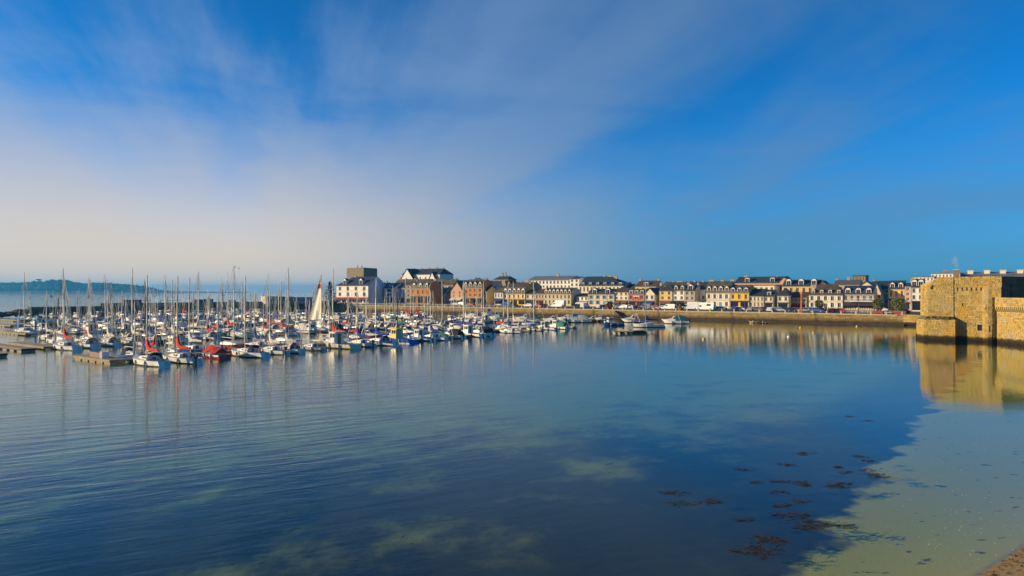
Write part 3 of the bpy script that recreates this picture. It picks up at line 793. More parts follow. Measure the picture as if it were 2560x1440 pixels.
    if awn:
        for q in shops:
            a, c = q[0]-0.15, q[1]+0.15
            MB().add([(a, -0.1, h1-0.45), (c, -0.1, h1-0.45), (c, -1.7, h1-1.15), (a, -1.7, h1-1.15), (a, -1.7, h1-1.4), (c, -1.7, h1-1.4),
                      (a, -0.1, h1-0.53), (c, -0.1, h1-0.53), (c, -1.68, h1-1.23), (a, -1.68, h1-1.23)],
                     [(0, 3, 2, 1), (3, 4, 5, 2), (6, 7, 8, 9)]).link('awning', awn, root)
    if dorm:
        nd, style, dw_, dh = dorm[:4]
        for i in range(nd):
            cx = W*(i+0.5)/nd
            if kind == 'mansard': zz = H+0.12; yy = 0.05
            else: zz = H+0.25; yy = (D/2)*(0.25)/(Rz-H)+0.1
            a_, r_, g_, g2_ = dormer_mesh(dw_, dh, style, 2.2)
            dr = put('dormer', a_, root, (cx-dw_/2, yy, zz)); put('dormer_roof', r_, dr); put('pane', g_, dr); put('glazing_bar', g2_, dr)
    for c in chim:
        f, ch = c[0], c[1]; cw_ = c[2] if len(c) > 2 else 0.8; yy = c[3] if len(c) > 3 else D/2
        xx = f*W
        zb = Rz-1.4 if kind != 'flat' else H
        k = MB().box(xx-cw_/2, xx+cw_/2, yy-0.35, yy+0.35, min(zb, Rz-0.4), Rz+ch).box(xx-cw_/2-0.07, xx+cw_/2+0.07, yy-0.42, yy+0.42, Rz+ch, Rz+ch+0.14)
        co = k.link('chimney', M_chim, ro)
        for i in range(2):
            MB().tube((xx-cw_*0.22+i*cw_*0.44, yy, Rz+ch+0.14), (xx-cw_*0.22+i*cw_*0.44, yy, Rz+ch+0.55), 0.13, 0.10, 6).link('chimney_pot', M_pot, root)
    return root, W, H, Rz, h1, ym

P_red = mat('paint_dark_red', (0.30, 0.03, 0.03), var=0.1); P_blue = mat('paint_blue', (0.02, 0.08, 0.30), var=0.1)
P_sky = mat('paint_light_blue', (0.10, 0.30, 0.45), var=0.1); P_green = mat('paint_green', (0.03, 0.12, 0.07), var=0.1)
P_navy = mat('paint_navy', (0.012, 0.02, 0.06), var=0.1); P_cream = mat('paint_cream', (0.62, 0.52, 0.34), var=0.08)
P_orange = mat('paint_orange', (0.55, 0.12, 0.03), var=0.1); P_black = mat('paint_black', (0.015, 0.014, 0.016), var=0.0, rough=0.5)
A_red = mat('awning_red', (0.32, 0.03, 0.04), rough=0.9, var=0.15); A_white = mat('awning_white', (0.68, 0.64, 0.54), rough=0.9, var=0.1)
A_dark = mat('awning_dark', (0.05, 0.03, 0.04), rough=0.9, var=0.1); A_blue = mat('awning_blue', (0.015, 0.05, 0.20), rough=0.9, var=0.1)
A_brown = mat('awning_brown', (0.20, 0.09, 0.05), rough=0.9, var=0.1)

def town():
    O = 36.0
    # --- front row, left to right
    house('large white hotel with slate hipped roof and red awnings beside the pine', 840, 921, 27, 714, 692, 'white', 'navy', cols=4, rows=2,
          hipl=7.0, hipr=0.0, awn=A_red, shopcol=P_red, dorm=(2, 'gable', 2.4, 3.6), chim=((0.33, 0.6, 1.6),), D=13, hg=3.4, ww=2.0, bars=2)
    house('dark red brick house squeezed beside the white hotel', 921, 960, 38, 720, 707, 'brick', 'slate', cols=3, rows=1, awn=A_white, shopcol=P_red, hg=4.2, chim=((0.8, 0.6),))
    house('white house with broad window bands left of the blue-shaded house', 960, 985, 36, 720, 708, 'white', 'slate', cols=1, rows=2, shopcol=P_blue, ww=4.0, bars=2, hg=3.2, dorm=(1, 'gable', 1.3, 1.6))
    house('white house with bluish shade painted into its wall, left of the stone house', 985, 1015, 39, 720, 706, 'blue', 'slate', cols=3, rows=2, shopcol=P_navy, hg=3.0)  # bluish wall colour paints the shade lying on this white front
    house('narrow stone house left of the orange mansard house', 1015, 1027, 38, 713, 703, 'stone', 'brown', cols=1, rows=3, shopcol=P_black, hg=3.0)
    house('orange house with three dormers and a tall brick chimney', 1027, 1075, 36, 721, 702, 'orange', 'moss', 'mansard', cols=4, rows=1, dorm=(3, 'arch', 1.5, 2.6),
          chim=((0.97, 0.9, 1.4), (0.03, 0.5)), shopcol=P_black, hg=4.6)
    house('small pale blue house set back behind an alley', 1075, 1110, 46, 735, 720, 'blue', 'slate', cols=3, rows=1, shopcol=P_navy, hg=2.8, dorm=(2, 'gable', 1.3, 1.5))
    house('grey stone house with slate roof left of the pink gable', 1108, 1127, 48, 733, 716, 'stone', 'slate', cols=2, rows=1, ground_floor='win', chim=((0.5, 0.5),))
    house('pink house with a pointed front gable and white awning', 1127, 1157, 35, 727, 705, 'pink', 'brown', 'front', cols=2, rows=2, awn=A_white, shopcol=P_cream, hg=3.4, ww=0.9)
    house('orange mansard house with four dormers behind the palms', 1158, 1206, 36, 720, 699, 'orange', 'moss', 'mansard', cols=4, rows=2, dorm=(4, 'gable', 1.4, 3.0), shopcol=P_black,
          chim=((0.9, 0.6, 1.0),), hg=3.4)
    house('narrow golden yellow house right of the palms', 1206, 1217, 37, 729, 715, 'butter', 'slate', cols=1, rows=2, shopcol=P_orange, hg=3.0)
    house('low white house with dark roof in the gap between the orange and yellow houses', 1217, 1236, 47, 724, 703, 'white', 'navy', cols=2, rows=1, shopcol=P_navy, hg=4.0)
    house('narrow cream house with a bright blue shopfront', 1236, 1258, 35.5, 731, 720, 'ivory', 'moss', cols=3, rows=1, awn=A_blue, shopcol=P_blue, hg=3.6, ww=0.9, shut=M_white)
    house('yellow house with five round white dormers and white shutters', 1258, 1313, 36, 734, 709, 'yellow', 'brown', 'mansard', cols=5, rows=1, dorm=(5, 'arch', 1.5, 2.3), shut=M_white,
          chim=((0.02, 0.7), (0.99, 0.7)), shopcol=P_black, hg=2.9)
    house('cream house with dark shopfront between yellow house and red shop', 1313, 1339, 36.3, 735, 724, 'cream', 'slate', cols=2, rows=1, shopcol=P_black, hg=3.3)
    house('small rose house over a red shopfront', 1339, 1360, 36, 734, 724, 'rose', 'brown', cols=3, rows=1, shopcol=P_orange, hg=3.0, ww=0.9)
    house('long cream stone house with seven round dormers on a mossy roof', 1360, 1428, 36, 735, 720, 'cream', 'moss', 'mansard', cols=7, rows=1, ground_floor='win', dorm=(7, 'arch', 1.25, 1.9), hg=2.9, shut=P_cream, ww=0.85)
    house('low white cafe with a white awning beside an alley', 1441, 1470, 38, 741, 734, 'white', 'navy', cols=3, rows=1, awn=A_white, shopcol=P_navy, hg=3.0)
    house('cream house with light blue shutters and a central gable', 1470, 1536, 36, 736, 723, 'cream', 'navy', 'mansard', cols=4, rows=1, ground_floor='door', shut=P_sky, door=P_sky,
          chim=((0.02, 0.7, 1.0), (0.34, 0.2), (0.66, 0.2)), dorm=(2, 'gable', 2.0, 2.6), hg=2.9)
    house('white narrow house with a dark roof left of the red restaurant', 1536, 1571, 36.4, 730, 721, 'ivory', 'brown', cols=3, rows=2, awn=A_brown, shopcol=P_black, hg=2.8, ww=0.9)
    r, W, H, Rz, h1, ym = house('red-fronted restaurant with three white dormers', 1571, 1611, 35.6, 736, 723, 'red', 'grey', 'mansard', cols=3, rows=1, dorm=(3, 'flat', 1.5, 1.6), shopcol=P_black, hg=2.7, ww=1.4)
    MB().box(W*0.3, W*0.7, -0.14, -0.06, H-0.95, H-0.5).link('sign_board', A_white, r)
    house('white house with a peaked gable over a blue shopfront', 1611, 1637, 36, 735, 720, 'ivory', 'slate', 'front', cols=2, rows=1, shopcol=P_blue, awn=A_blue, hg=2.8)
    house('tall narrow yellow side wall beside an alley', 1638, 1648, 44, 722, 715, 'butter', 'brown', cols=1, rows=3, ground_floor='win', chim=((0.4, 1.2, 0.9),))
    house('butter yellow house with a hipped slate roof', 1648, 1681, 36, 727, 711, 'butter', 'slate', cols=2, rows=2, hipl=2.5, hipr=2.5, awn=A_brown, shopcol=P_red, hg=2.9)
    house('white house with two dormers beside the butter yellow house', 1681, 1712, 36.3, 726, 711, 'white', 'brown', cols=2, rows=2, dorm=(2, 'gable', 1.2, 1.8), shopcol=P_black, hg=2.9, chim=((0.95, 0.5),))
    house('grey house with a peaked attic window', 1712, 1737, 36.1, 727, 712, 'grey', 'slate', cols=2, rows=2, awn=A_brown, shopcol=P_red, hg=2.8, dorm=(1, 'gable', 2.0, 2.4), chim=((0.05, 0.5), (0.95, 0.5)))
    house('plain white house set back left of the large cream house', 1737, 1765, 42, 723, 708, 'white', 'slate', cols=2, rows=2, ground_floor='win', skip=((0, 0), (1, 1)))
    house('large cream house with four dormers and three big chimneys', 1765, 1824, 36, 732, 703, 'ivory', 'moss', 'mansard', cols=4, rows=1, ground_floor='door', door=P_sky, dorm=(4, 'gable', 1.4, 2.6), shut=M_white,
          chim=((0.08, 0.4, 2.0), (0.55, 0.3, 1.1), (0.97, 0.5, 1.6)), hg=3.2)
    house('bright yellow house with three white dormers and a blue fascia', 1824, 1873, 35.7, 732, 713, 'yellow', 'grey', 'mansard', cols=3, rows=1, dorm=(3, 'gable', 1.5, 2.0), shopcol=P_navy, hg=3.1, fdark=False)
    house('low cream house with a dark slate roof right of the yellow house', 1873, 1910, 36, 740, 723, 'cream', 'navy', cols=4, rows=1, ground_floor='win', hg=2.6)
    house('narrow white house with one dormer', 1910, 1933, 36.2, 741, 725, 'ivory', 'slate', cols=2, rows=1, shopcol=P_black, hg=2.7, dorm=(1, 'flat', 1.4, 1.5))
    house('small white house with hipped slate roof beside the stone barn', 1943, 1972, 36.5, 739, 720, 'ivory', 'slate', cols=2, rows=1, hipl=2.2, hipr=2.2, shopcol=P_navy, hg=2.6, ww=1.3)
    house('low brown stone barn with a plain roof behind the orange post', 1972, 2016, 40, 744, 731, 'stone', 'brown', cols=4, rows=1, shopcol=P_red, hg=3.0, chim=((0.2, 0.5),))
    house('cream house with a steep dark hipped roof and five-window front', 2022, 2107, 36, 737, 711, 'ivory', 'brown', cols=5, rows=1, ground_floor='door', hipl=3.0, hipr=3.0, D=10,
          dorm=(4, 'flat', 1.0, 1.5), chim=((0.02, -0.3, 0.9), (0.10, -0.3, 0.9)), hg=3.0, shut=M_white)
    r, W, H, Rz, h1, ym = house('dark cafe building with blue slate mansard, balcony and terrace', 2107, 2185, 36.3, 736, 715, 'grey', 'navy', 'mansard', cols=5, rows=1, dorm=(3, 'arch', 1.6, 2.1), shopcol=P_black, awn=A_dark, hg=3.1, ww=1.5)
    bl = MB().box(W*0.25, W, -1.2, -0.003, h1-0.1, h1+0.08).link('balcony', M_white, r)
    k = 24
    for i in range(k+1): MB().box(W*0.25+i*(W*0.75-0.06)/k, W*0.25+i*(W*0.75-0.06)/k+0.05, -1.18, -1.13, h1+0.09, h1+1.0).link('baluster', M_white, bl)
    MB().box(W*0.25, W, -1.2, -1.11, h1+1.0, h1+1.08).link('handrail', M_white, bl)
    house('cream gabled house on the side street behind the cafe', 2180, 2202, 50, 733, 708, 'cream', 'grey', 'front', cols=2, rows=1, ground_floor='win', hg=3)
    house('plain grey house closing the side street', 2200, 2222, 62, 722, 708, 'grey', 'slate', cols=2, rows=2, ground_floor='win', hg=3)
    house('butter yellow house with dark roof at the side street corner', 2220, 2262, 44, 722, 702, 'butter', 'slate', cols=3, rows=1, ground_floor='shop', dorm=(2, 'gable', 1.4, 2.0), shopcol=P_black, hg=4.0)
    house('narrow pink house beside the tall white corner house', 2262, 2277, 40, 716, 708, 'pink', 'slate', cols=1, rows=3, shopcol=P_black, hg=3)
    house('tall white corner house with arched dormer left of the fortress', 2277, 2310, 33, 718, 698, 'white', 'navy', cols=2, rows=2, dorm=(2, 'arch', 1.5, 2.2), shopcol=P_black, hg=3.6, chim=((0.06, 0.2, 1.2),))
    # --- behind
    house('big white house on the hill with five chimneys and two gables', 1004, 1099, 66, 686, 672, 'white', 'navy', cols=7, rows=1, ground_floor='none', D=12,
          chim=((0.15, 0.3, 0.9), (0.35, 0.3, 0.9), (0.55, 0.3, 0.9), (0.75, 0.5, 1.2), (0.92, 0.3, 0.9)), hg=12, hipr=2, band=False)
    house('white gabled wing at the left end of the hill house', 1002, 1033, 64, 698, 672, 'white', 'slate', 'front', cols=2, rows=1, ground_floor='none', hg=12, band=False)
    house('narrow white gabled wing near the right end of the hill house', 1072, 1088, 64.5, 698, 680, 'white', 'slate', 'front', cols=1, rows=1, ground_floor='none', hg=12, band=False)
    house('long low house with mossy roof below the hill house', 983, 1068, 52, 712, 698, 'stone', 'moss', cols=8, rows=1, ground_floor='none', hg=6, chim=((0.05, 0.4), (0.22, 0.4), (0.5, 0.4)), band=False)
    house('rose walled house with mossy roof right of the hill house', 1078, 1132, 58, 713, 698, 'rose', 'moss', cols=5, rows=1, ground_floor='none', hg=6, chim=((0.9, 0.3),), band=False)
    house('dark roofed house behind the orange mansard house', 1128, 1180, 60, 712, 701, 'grey', 'slate', cols=4, rows=1, ground_floor='none', hg=6, band=False)
    house('blue slate roofed house left of the brick turret house', 1206, 1238, 58, 716, 702, 'white', 'navy', cols=3, rows=1, ground_floor='none', hg=6, band=False)
    r, W, H, Rz, h1, ym = house('brick turret house with crested hipped roof', 1234, 1271, 56, 699, 691, 'stone', 'slate', cols=3, rows=2, ground_floor='none', hg=7, hipl=1.6, hipr=1.6, D=7, fdark=True,
          chim=((0.35, 1.6, 0.5), (0.55, 1.8, 0.5)))
    for i in range(9): MB().tube((1.8+i*(W-3.6)/8, 3.5, Rz), (1.8+i*(W-3.6)/8, 3.5, Rz+0.7), 0.06, 0.02, 5).link('roof_finial', M_dark, r)
    house('low dark roofed house behind the yellow house', 1266, 1330, 54, 716, 706, 'stone', 'brown', cols=4, rows=1, ground_floor='none', hg=6, chim=((0.62, 0.9, 2.2), (0.4, 0.4)), band=False)
    # long white flats
    r, W, H, Rz, h1, ym = house('long white apartment block with pale roof and balconies behind the cream house', 1320, 1427, 80, 700, 690, 'white', 'pale', cols=12, rows=2, ground_floor='none', hg=7, D=13, band=False,
          ww=1.6, chim=((0.56, 1.2, 1.6),), cat='apartment block', name='apartment_block')
    for c in (1, 4, 8, 10):
        MB().box(W*c/12, W*(c+1.6)/12, -1.1, -0.003, h1+0.1, h1+0.9).link('balcony', P_cream, r)
    house('white stair tower at the right end of the white apartment block', 1425, 1447, 78, 697, 692, 'white', 'slate', cols=2, rows=3, ground_floor='none', hg=5, D=11, band=False, ww=1.2, cat='apartment block', name='apartment_block')
    r, W, H, Rz, h1, ym = house('big hotel with a huge dark slate roof and bright white gable end', 1447, 1559, 72, 714, 691, 'ivory', 'navy', cols=12, rows=1, ground_floor='none', hg=6, D=15, hipr=11.0, band=False,
          chim=((0.43, 0.5, 0.9), (0.55, 0.3, 2.0), (0.68, 0.3, 1.6)), dorm=(6, 'flat', 1.3, 1.3), cat='hotel', name='hotel')
    house('small pointed slate roofed house right of the big hotel', 1553, 1566, 60, 720, 706, 'grey', 'navy', 'gable', cols=1, rows=1, ground_floor='none', hg=6, hipl=3.2, hipr=3.2, band=False)
    house('small dark house with a chimney behind the white narrow house', 1564, 1577, 62, 720, 711, 'stone', 'slate', cols=1, rows=1, ground_floor='none', hg=6, chim=((0.7, 0.4),), band=False)
    house('cream house with yellow chimneys rising behind the red restaurant', 1588, 1640, 56, 716, 702, 'butter', 'brown', cols=4, rows=1, ground_floor='none', hg=6, chim=((0.05, 0.6, 1.2), (0.95, 0.6, 1.0)), dorm=(1, 'flat', 2.0, 1.6), band=False)
    house('ochre roofed house behind the butter yellow house', 1655, 1720, 58, 714, 705, 'butter', 'moss', cols=5, rows=1, ground_floor='none', hg=6, chim=((0.3, 0.2), (0.55, 0.3, 2.5)), band=False)
    house('white gabled house behind the grey house', 1716, 1776, 56, 717, 705, 'ivory', 'slate', cols=4, rows=1, ground_floor='none', hg=6, chim=((0.2, 0.4), (0.55, 0.4), (0.95, 0.4)), band=False)
    r, W, H, Rz, h1, ym = house('long pink house with dark slate roof behind the bright yellow house', 1836, 1962, 74, 707, 692, 'pink', 'slate', cols=10, rows=1, ground_floor='none', hg=8, D=13, band=False,
          chim=((0.15, 0.4, 1.6), (0.78, 0.2)), dorm=(2, 'flat', 1.8, 1.9))
    house('pink gabled wing at the right end of the long pink house', 1946, 1972, 72, 706, 692, 'pink', 'slate', 'front', cols=2, rows=1, ground_floor='none', hg=6, band=False)
    house('white flat-roofed annex behind the low cream house', 1872, 1936, 62, 714, 711, 'ivory', 'pale', 'flat', cols=5, rows=1, ground_floor='none', hg=6, band=False)
    house('yellow house with three round white dormers behind the stone barn', 1955, 2050, 58, 715, 700, 'butter', 'slate', cols=6, rows=1, ground_floor='none', hg=5, dorm=(3, 'arch', 1.8, 2.5), band=False, chim=((0.03, 0.3),))
    house('pink gabled house behind the steep roof of the cream house', 2040, 2066, 70, 712, 702, 'pink', 'brown', 'front', cols=2, rows=1, ground_floor='none', hg=5, band=False)
    house('rose house with grey roof behind the dark cafe', 2084, 2150, 58, 712, 700, 'rose', 'grey', cols=5, rows=1, ground_floor='none', hg=5, chim=((0.05, 0.3), (0.5, 0.9, 1.0)), band=False)
    house('cream gabled house peeking over the cafe roof', 2150, 2180, 54, 714, 704, 'cream', 'grey', 'front', cols=2, rows=1, ground_floor='none', hg=5, band=False)
    house('tan concrete water tower block on the skyline above the cafe', 2132, 2164, 96, 690, 687, 'concrete', 'brown', 'flat', cols=4, rows=2, ground_floor='none', hg=13, band=False, ww=0.6, cat='building', name='concrete_block')
    house('dark roofed house on the skyline above the side street', 2176, 2224, 82, 714, 703, 'cream', 'slate', cols=4, rows=1, ground_floor='none', hg=5, band=False, chim=((0.1, 0.3),))
    # flats behind the fortress
    house('white stepped apartment block left of the fortress', 2279, 2335, 90, 693, 688, 'white', 'pale', 'flat', cols=6, rows=3, ground_floor='none', hg=6, band=False, ww=1.6, cat='apartment block', name='apartment_block')
    house('white flat-roofed apartment block directly behind the fortress', 2328, 2400, 100, 684, 678, 'white', 'pale', 'flat', cols=8, rows=3, ground_floor='none', hg=6, band=False, ww=1.6, cat='apartment block', name='apartment_block', chim=((0.5, 0.2, 2.0),))
    r, W, H, Rz, h1, ym = house('long white apartment block with rooftop boxes behind the fortress', 2398, 2640, 104, 690, 680, 'white', 'pale', 'gable', cols=22, rows=2, ground_floor='none', hg=9, D=12, band=False, ww=1.8, cat='apartment block', name='apartment_block')
    for f in (0.09, 0.27, 0.44, 0.62, 0.80): MB().box(W*f, W*f+1.9, 3.5, 5.5, Rz-2.2, Rz+0.7).box(W*f-0.15, W*f+2.05, 3.35, 5.65, Rz+0.7, Rz+0.9).link('rooftop_box', WALL['ivory'], r)
    # tall flue with smoke
    s = qs(2391, 92); x, y = qp(s, 92); zt = zat(673, y)
    t = thing('flue_stack', 'square concrete flue stack smoking behind the fortress', 'chimney', (x, y, ground(92)), QANG)
    MB().box(-1.0, 1.0, -1.0, 1.0, 0, zt-ground(92)-0.4).link('shaft', WALL['concrete'], t); MB().box(-1.12, 1.12, -1.12, 1.12, zt-ground(92)-0.4, zt-ground(92)).link('cap', WALL['grey'], t)
    return (x, y, zt)
FLUE = town()

def cafe_tower():
    # concrete water tower rising behind the white hotel: flared, one corner towards the harbour
    d = 400.0
    xa, xb, xc = kx(867)*(d+6), kx(909)*(d-4), kx(943)*(d+12)
    pts = [(xa, d+6), (xb, d-4), (xc, d+12), (xa+10, d+26)]
    z0 = 5.0; z1 = zat(671.5, d)
    t = thing('concrete_tower', 'squat flared concrete tower rising behind the white hotel', 'tower', (xb, d+8, z0))
    cx = sum(p[0] for p in pts)/4; cyy = sum(p[1] for p in pts)/4
    b = MB(); rings = []
    for f, sc in ((0, 1.12), (0.55, 1.06), (0.72, 1.0), (1.0, 1.0)):
        rings.append([(cx+(p[0]-cx)*sc-xb, cyy+(p[1]-cyy)*sc-d-8, (z1-z0)*f) for p in pts])
    b.loft(rings).link('shaft', WALL['concrete'], t)
    b = MB(); p, q = rings[3][1], rings[3][2]
    # tall louvred window on the shaded side
    e = Vector((q[0]-p[0], q[1]-p[1], 0)).normalized(); n = Vector((e.y, -e.x, 0))
    o = Vector(p)+e*5.0; h = z1-z0
    for nm, w0, w1, a, c, off, mt in (('window', 0, 2.2, h-7.5, h-3.8, 0.08, M_dframe), ('pane', 0.2, 2.0, h-7.3, h-4.0, 0.12, M_glass)):
        b = MB(); pts2 = []
        for zz in (a, c):
            for ww_ in (w0, w1):
                pts2.append(Vector((o.x, o.y, zz))+e*ww_+n*off)
        for zz in (a, c):
            for ww_ in (w0, w1):
                pts2.append(Vector((o.x, o.y, zz))+e*ww_-n*0.3)
        b.add(pts2, [(0, 1, 3, 2), (0, 4, 5, 1), (1, 5, 7, 3), (3, 7, 6, 2), (2, 6, 4, 0)]).link(nm, mt, t)
    b = MB(); 
    for i in range(len(rings[3])):
        a, c = Vector(rings[3][i]), Vector(rings[3][(i+1) % 4])
    MB().prism([(p[0]*1.0, p[1]) for p in rings[3]], h+0.003, h+0.5).link('parapet', WALL['concrete'], t)
    for px in (886, 897):
        x = kx(px)*d-xb
        MB().tube((x, 0, h+0.5), (x, 0, h+2.2), 0.35, 0.3, 6).link('vent', M_metal, t)
cafe_tower()
# ------------------------------------------------------------ fortress
def make_fortress():
    rr = random.Random(3)
    U0, U1, U2 = (85.8, 143.5), (85.05, 139.6), (88.4, 136.65)
    t = (0.75, -0.661); n = (-0.661, -0.75)
    U2b = (U2[0]-n[0]*0.16, U2[1]-n[1]*0.16)
    U3 = (92.55, 132.99); U4 = (94.3, 131.45)
    L0, L1, L2 = (84.65, 142.6), (83.75, 138.8), (87.8, 135.22)
    F = thing('fortress', 'old ochre granite fortress with buttressed gatehouse standing in the water', 'fortress', (88, 136, 0))
    ox, oy = 88, 136
    def sub(p): return (p[0]-ox, p[1]-oy)
    def unit(a, b): 
        L = math.hypot(b[0]-a[0], b[1]-a[1]); return ((b[0]-a[0])/L, (b[1]-a[1])/L), L
    def face(name, a, b, z0, z1, holes=(), xl=None, xr=None, m=None, course=0.31, wmin=0.32, wmax=0.85, lean=0.0):
        tt, L = unit(a, b); nn = (tt[1], -tt[0])
        mb = MB()
        block_face(mb, sub(a), tt, nn, (z0, z1, xl or (lambda z: 0.0), xr or (lambda z: L)), course, wmin, wmax, holes, rr=rr, lean=lean)
        o = mb.link(name, m or M_fort, F); o['kind'] = 'stuff'; return o
    mort = M_fort
    ins = 0.34
    def core(name, pts, z0, z1):
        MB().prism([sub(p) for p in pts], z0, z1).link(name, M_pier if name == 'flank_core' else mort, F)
    # gatehouse cores, set back behind the stones
    U1i = (U1[0]+0.36, U1[1]+0.22); U2i = (U2[0]-n[0]*0.36, U2[1]-n[1]*0.36); U2bi = (U2b[0]-n[0]*0.36, U2b[1]-n[1]*0.36)
    U4i = (U4[0]-n[0]*0.36-0.1, U4[1]-n[1]*0.36+0.05)
    tt, Lf = unit(U1, U2)
    zc = 11.15; zt = 12.72
    # buttress with a raking top
    b = MB()
    A, B_, Cc, Dd = sub(U1i), sub(U2i), sub((U2i[0]+4.5, U2i[1]+5.2)), sub((U0[0]+0.3, U0[1]+0.1))
    m1 = (A[0]+(B_[0]-A[0])*0.42, A[1]+(B_[1]-A[1])*0.42)
    b.prism([A, m1, B_, Cc, Dd], -1.5, lambda x, y: zc if (abs(x-A[0])+abs(y-A[1]) < 0.01 or abs(x-Dd[0])+abs(y-Dd[1]) < 0.01) else zt)
    b.link('gatehouse_core', mort, F)
    core('main_core', [U2bi, U4i, (100, 141), (93, 146)], -1.5, zt-0.05)
    rake = lambda z: 0.0 if z < zc else (z-zc)/(zt-zc)*Lf*0.40
    face('buttress_front', U1, U2, 3.9, zt, xl=rake, holes=[(0.75, 0.95, 10.2, 10.9), (0.5, 1.2, 10.45, 10.65)])
    face('buttress_side', U0, U1, 3.9, zc, holes=[(1.8, 2.1, 9.9, 10.5)])
    # main wall with beam sockets and a square window
    _, Lm = unit(U2b, U4)
    sock = [(0.55+i*0.78, 0.55+i*0.78+0.24, 9.95, 10.3) for i in range(8)]
    face('main_wall', U2b, U4, -0.9, zt, holes=sock+[(3.92, 4.92, 2.1, 3.3), (1.4, 1.62, 7.0, 7.25), (5.2, 5.4, 6.5, 6.75)])
    wp, L_ = unit(U2b, U4)
    # window: frame round the dark opening
    def on(a, tt_, u, o_): 
        nn = (tt_[1], -tt_[0]); return (a[0]+tt_[0]*u+nn[0]*o_-ox, a[1]+tt_[1]*u+nn[1]*o_-oy)
    ang = math.atan2(wp[1], wp[0])
    x, y = on(U2b, wp, 3.92, 0.0)
    fr = MB().box(-0.18, 0, -0.05, 0.1, -0.18, 1.38).box(1.0, 1.18, -0.05, 0.1, -0.18, 1.38).box(0, 1.0, -0.05, 0.1, 1.2, 1.38).box(0, 1.0, -0.05, 0.1, -0.18, 0)
    wo = fr.link('window', mat('window_granite', (0.40, 0.31, 0.15), var=0.2), F, (x, y, 2.1), ang)
    g = MB()
    for i in range(3): g.box(0.22+i*0.26, 0.25+i*0.26, 0.12, 0.15, 0, 1.2)
    g.link('bars', M_dark, wo)
    MB().box(0, 1.0, 0.30, 0.33, 0, 1.2).link('pane', M_glass, wo)
    # lower bastion with a sloping weathered top
    L1i = (L1[0]+0.4, L1[1]+0.25); L2i = (L2[0]-n[0]*0.36-t[0]*0.36, L2[1]-n[1]*0.36-t[1]*0.36)
    core('bastion_core', [L1i, L2i, (L2[0]-n[0]*1.7-t[0]*0.36, L2[1]-n[1]*1.7-t[1]*0.36), (U1[0]+0.5, U1[1]+1), (L0[0]+0.4, L0[1])], -1.5, 4.0)
    face('bastion_front', L1, L2, -0.9, 4.1, course=0.33, lean=0.03)
    face('bastion_side', L0, L1, -0.9, 4.1, course=0.33, lean=0.03)
    R2 = (L2[0]-n[0]*1.8, L2[1]-n[1]*1.8)
    face('bastion_return', L2, R2, -0.9, 4.1, course=0.33)
    b = MB(); P = lambda p, z: (p[0]-ox, p[1]-oy, z)
    b.add([P(L0, 4.08), P(L1, 4.08), P(L2, 4.08), P((U2[0]+0.05, U2[1]), 4.75), P(U1, 4.75), P(U0, 4.75)], [(0, 1, 4, 5), (1, 2, 3, 4)])
    b.add([P(L2, 4.08), P(R2, 4.08), P((U2[0]+0.05, U2[1]), 4.75)], [(0, 1, 2)])
    b.link('weathered_ledge', mat('ledge_turf', (0.17, 0.14, 0.055), rough=0.95, var=0.5, scale=1.2, bump=0.8, bscale=5), F)
    # grass and valerian rooted on the ledge, the wall tops and in the joints
    tf = MB(); r6 = random.Random(6)
    def tuft(x, y, z, w, h, k):
        for j in range(k):
            a_ = r6.random()*6.28; q = r6.uniform(0, w); bx_, by_ = x+q*math.cos(a_), y+q*math.sin(a_); l_ = r6.uniform(0.4, 1.0)*h; b2 = r6.random()*6.28
            tf.add([(bx_-0.03, by_, z), (bx_+0.03, by_, z), (bx_+0.35*l_*math.cos(b2), by_+0.35*l_*math.sin(b2), z+l_)], [(0, 1, 2)])
    for i in range(26):
        f, g = r6.random(), r6.random()
        x_ = L1[0]+(L2[0]-L1[0])*f-n[0]*(0.2+1.0*g); y_ = L1[1]+(L2[1]-L1[1])*f-n[1]*(0.2+1.0*g)
        tuft(x_-ox, y_-oy, 4.12+0.42*g, 0.25, 0.38, 26)
    for i in range(16):
        f = r6.random(); x_ = U2b[0]+(U4[0]-U2b[0])*f-n[0]*0.2; y_ = U2b[1]+(U4[1]-U2b[1])*f-n[1]*0.2
        tuft(x_-ox, y_-oy, zt-0.02, 0.18, 0.25, 14)
    for i in range(30):
        f = r6.random(); x_ = U2b[0]+(U4[0]-U2b[0])*f+n[0]*0.03; y_ = U2b[1]+(U4[1]-U2b[1])*f+n[1]*0.03
        tuft(x_-ox, y_-oy, r6.uniform(4.6, 12.0), 0.10, 0.16, 9)
    tf.link('wall_plants', mat('fort_plant', (0.06, 0.065, 0.018), rough=0.9, var=0.4), F)['kind'] = 'stuff'
    # stair turret, half round
    cx, cyy = U3[0]+t[0]*0.3-n[0]*0.2, U3[1]+t[1]*0.3-n[1]*0.2
    pts = []
    for i in range(7):
        a = math.pi*(i/6)
        pts.append((cx-t[0]*1.15*math.cos(a)+n[0]*1.0*math.sin(a), cyy-t[1]*1.15*math.cos(a)+n[1]*1.0*math.sin(a)))
    for i in range(6):
        hl = [(0.1, 0.35, 2.2, 3.1)] if i == 3 else [(0.05, 0.25, 0.9, 1.5)] if i == 4 else [(0.1, 0.3, 6.3, 6.6)] if i == 2 else []
        face('turret_face', pts[i], pts[i+1], -0.9, 10.4, holes=hl, course=0.31, wmin=0.26, wmax=0.6)
    core('turret_core', [(cx+(p[0]-cx)*0.62, cyy+(p[1]-cyy)*0.62) for p in pts], -1.5, 10.35)
    MB().add([P(p, 10.4) for p in pts]+[P((cx-n[0]*0.4, cyy-n[1]*0.4), 11.3)], [(i, i+1, 7) for i in range(6)]).link('turret_roof', M_fort, F)
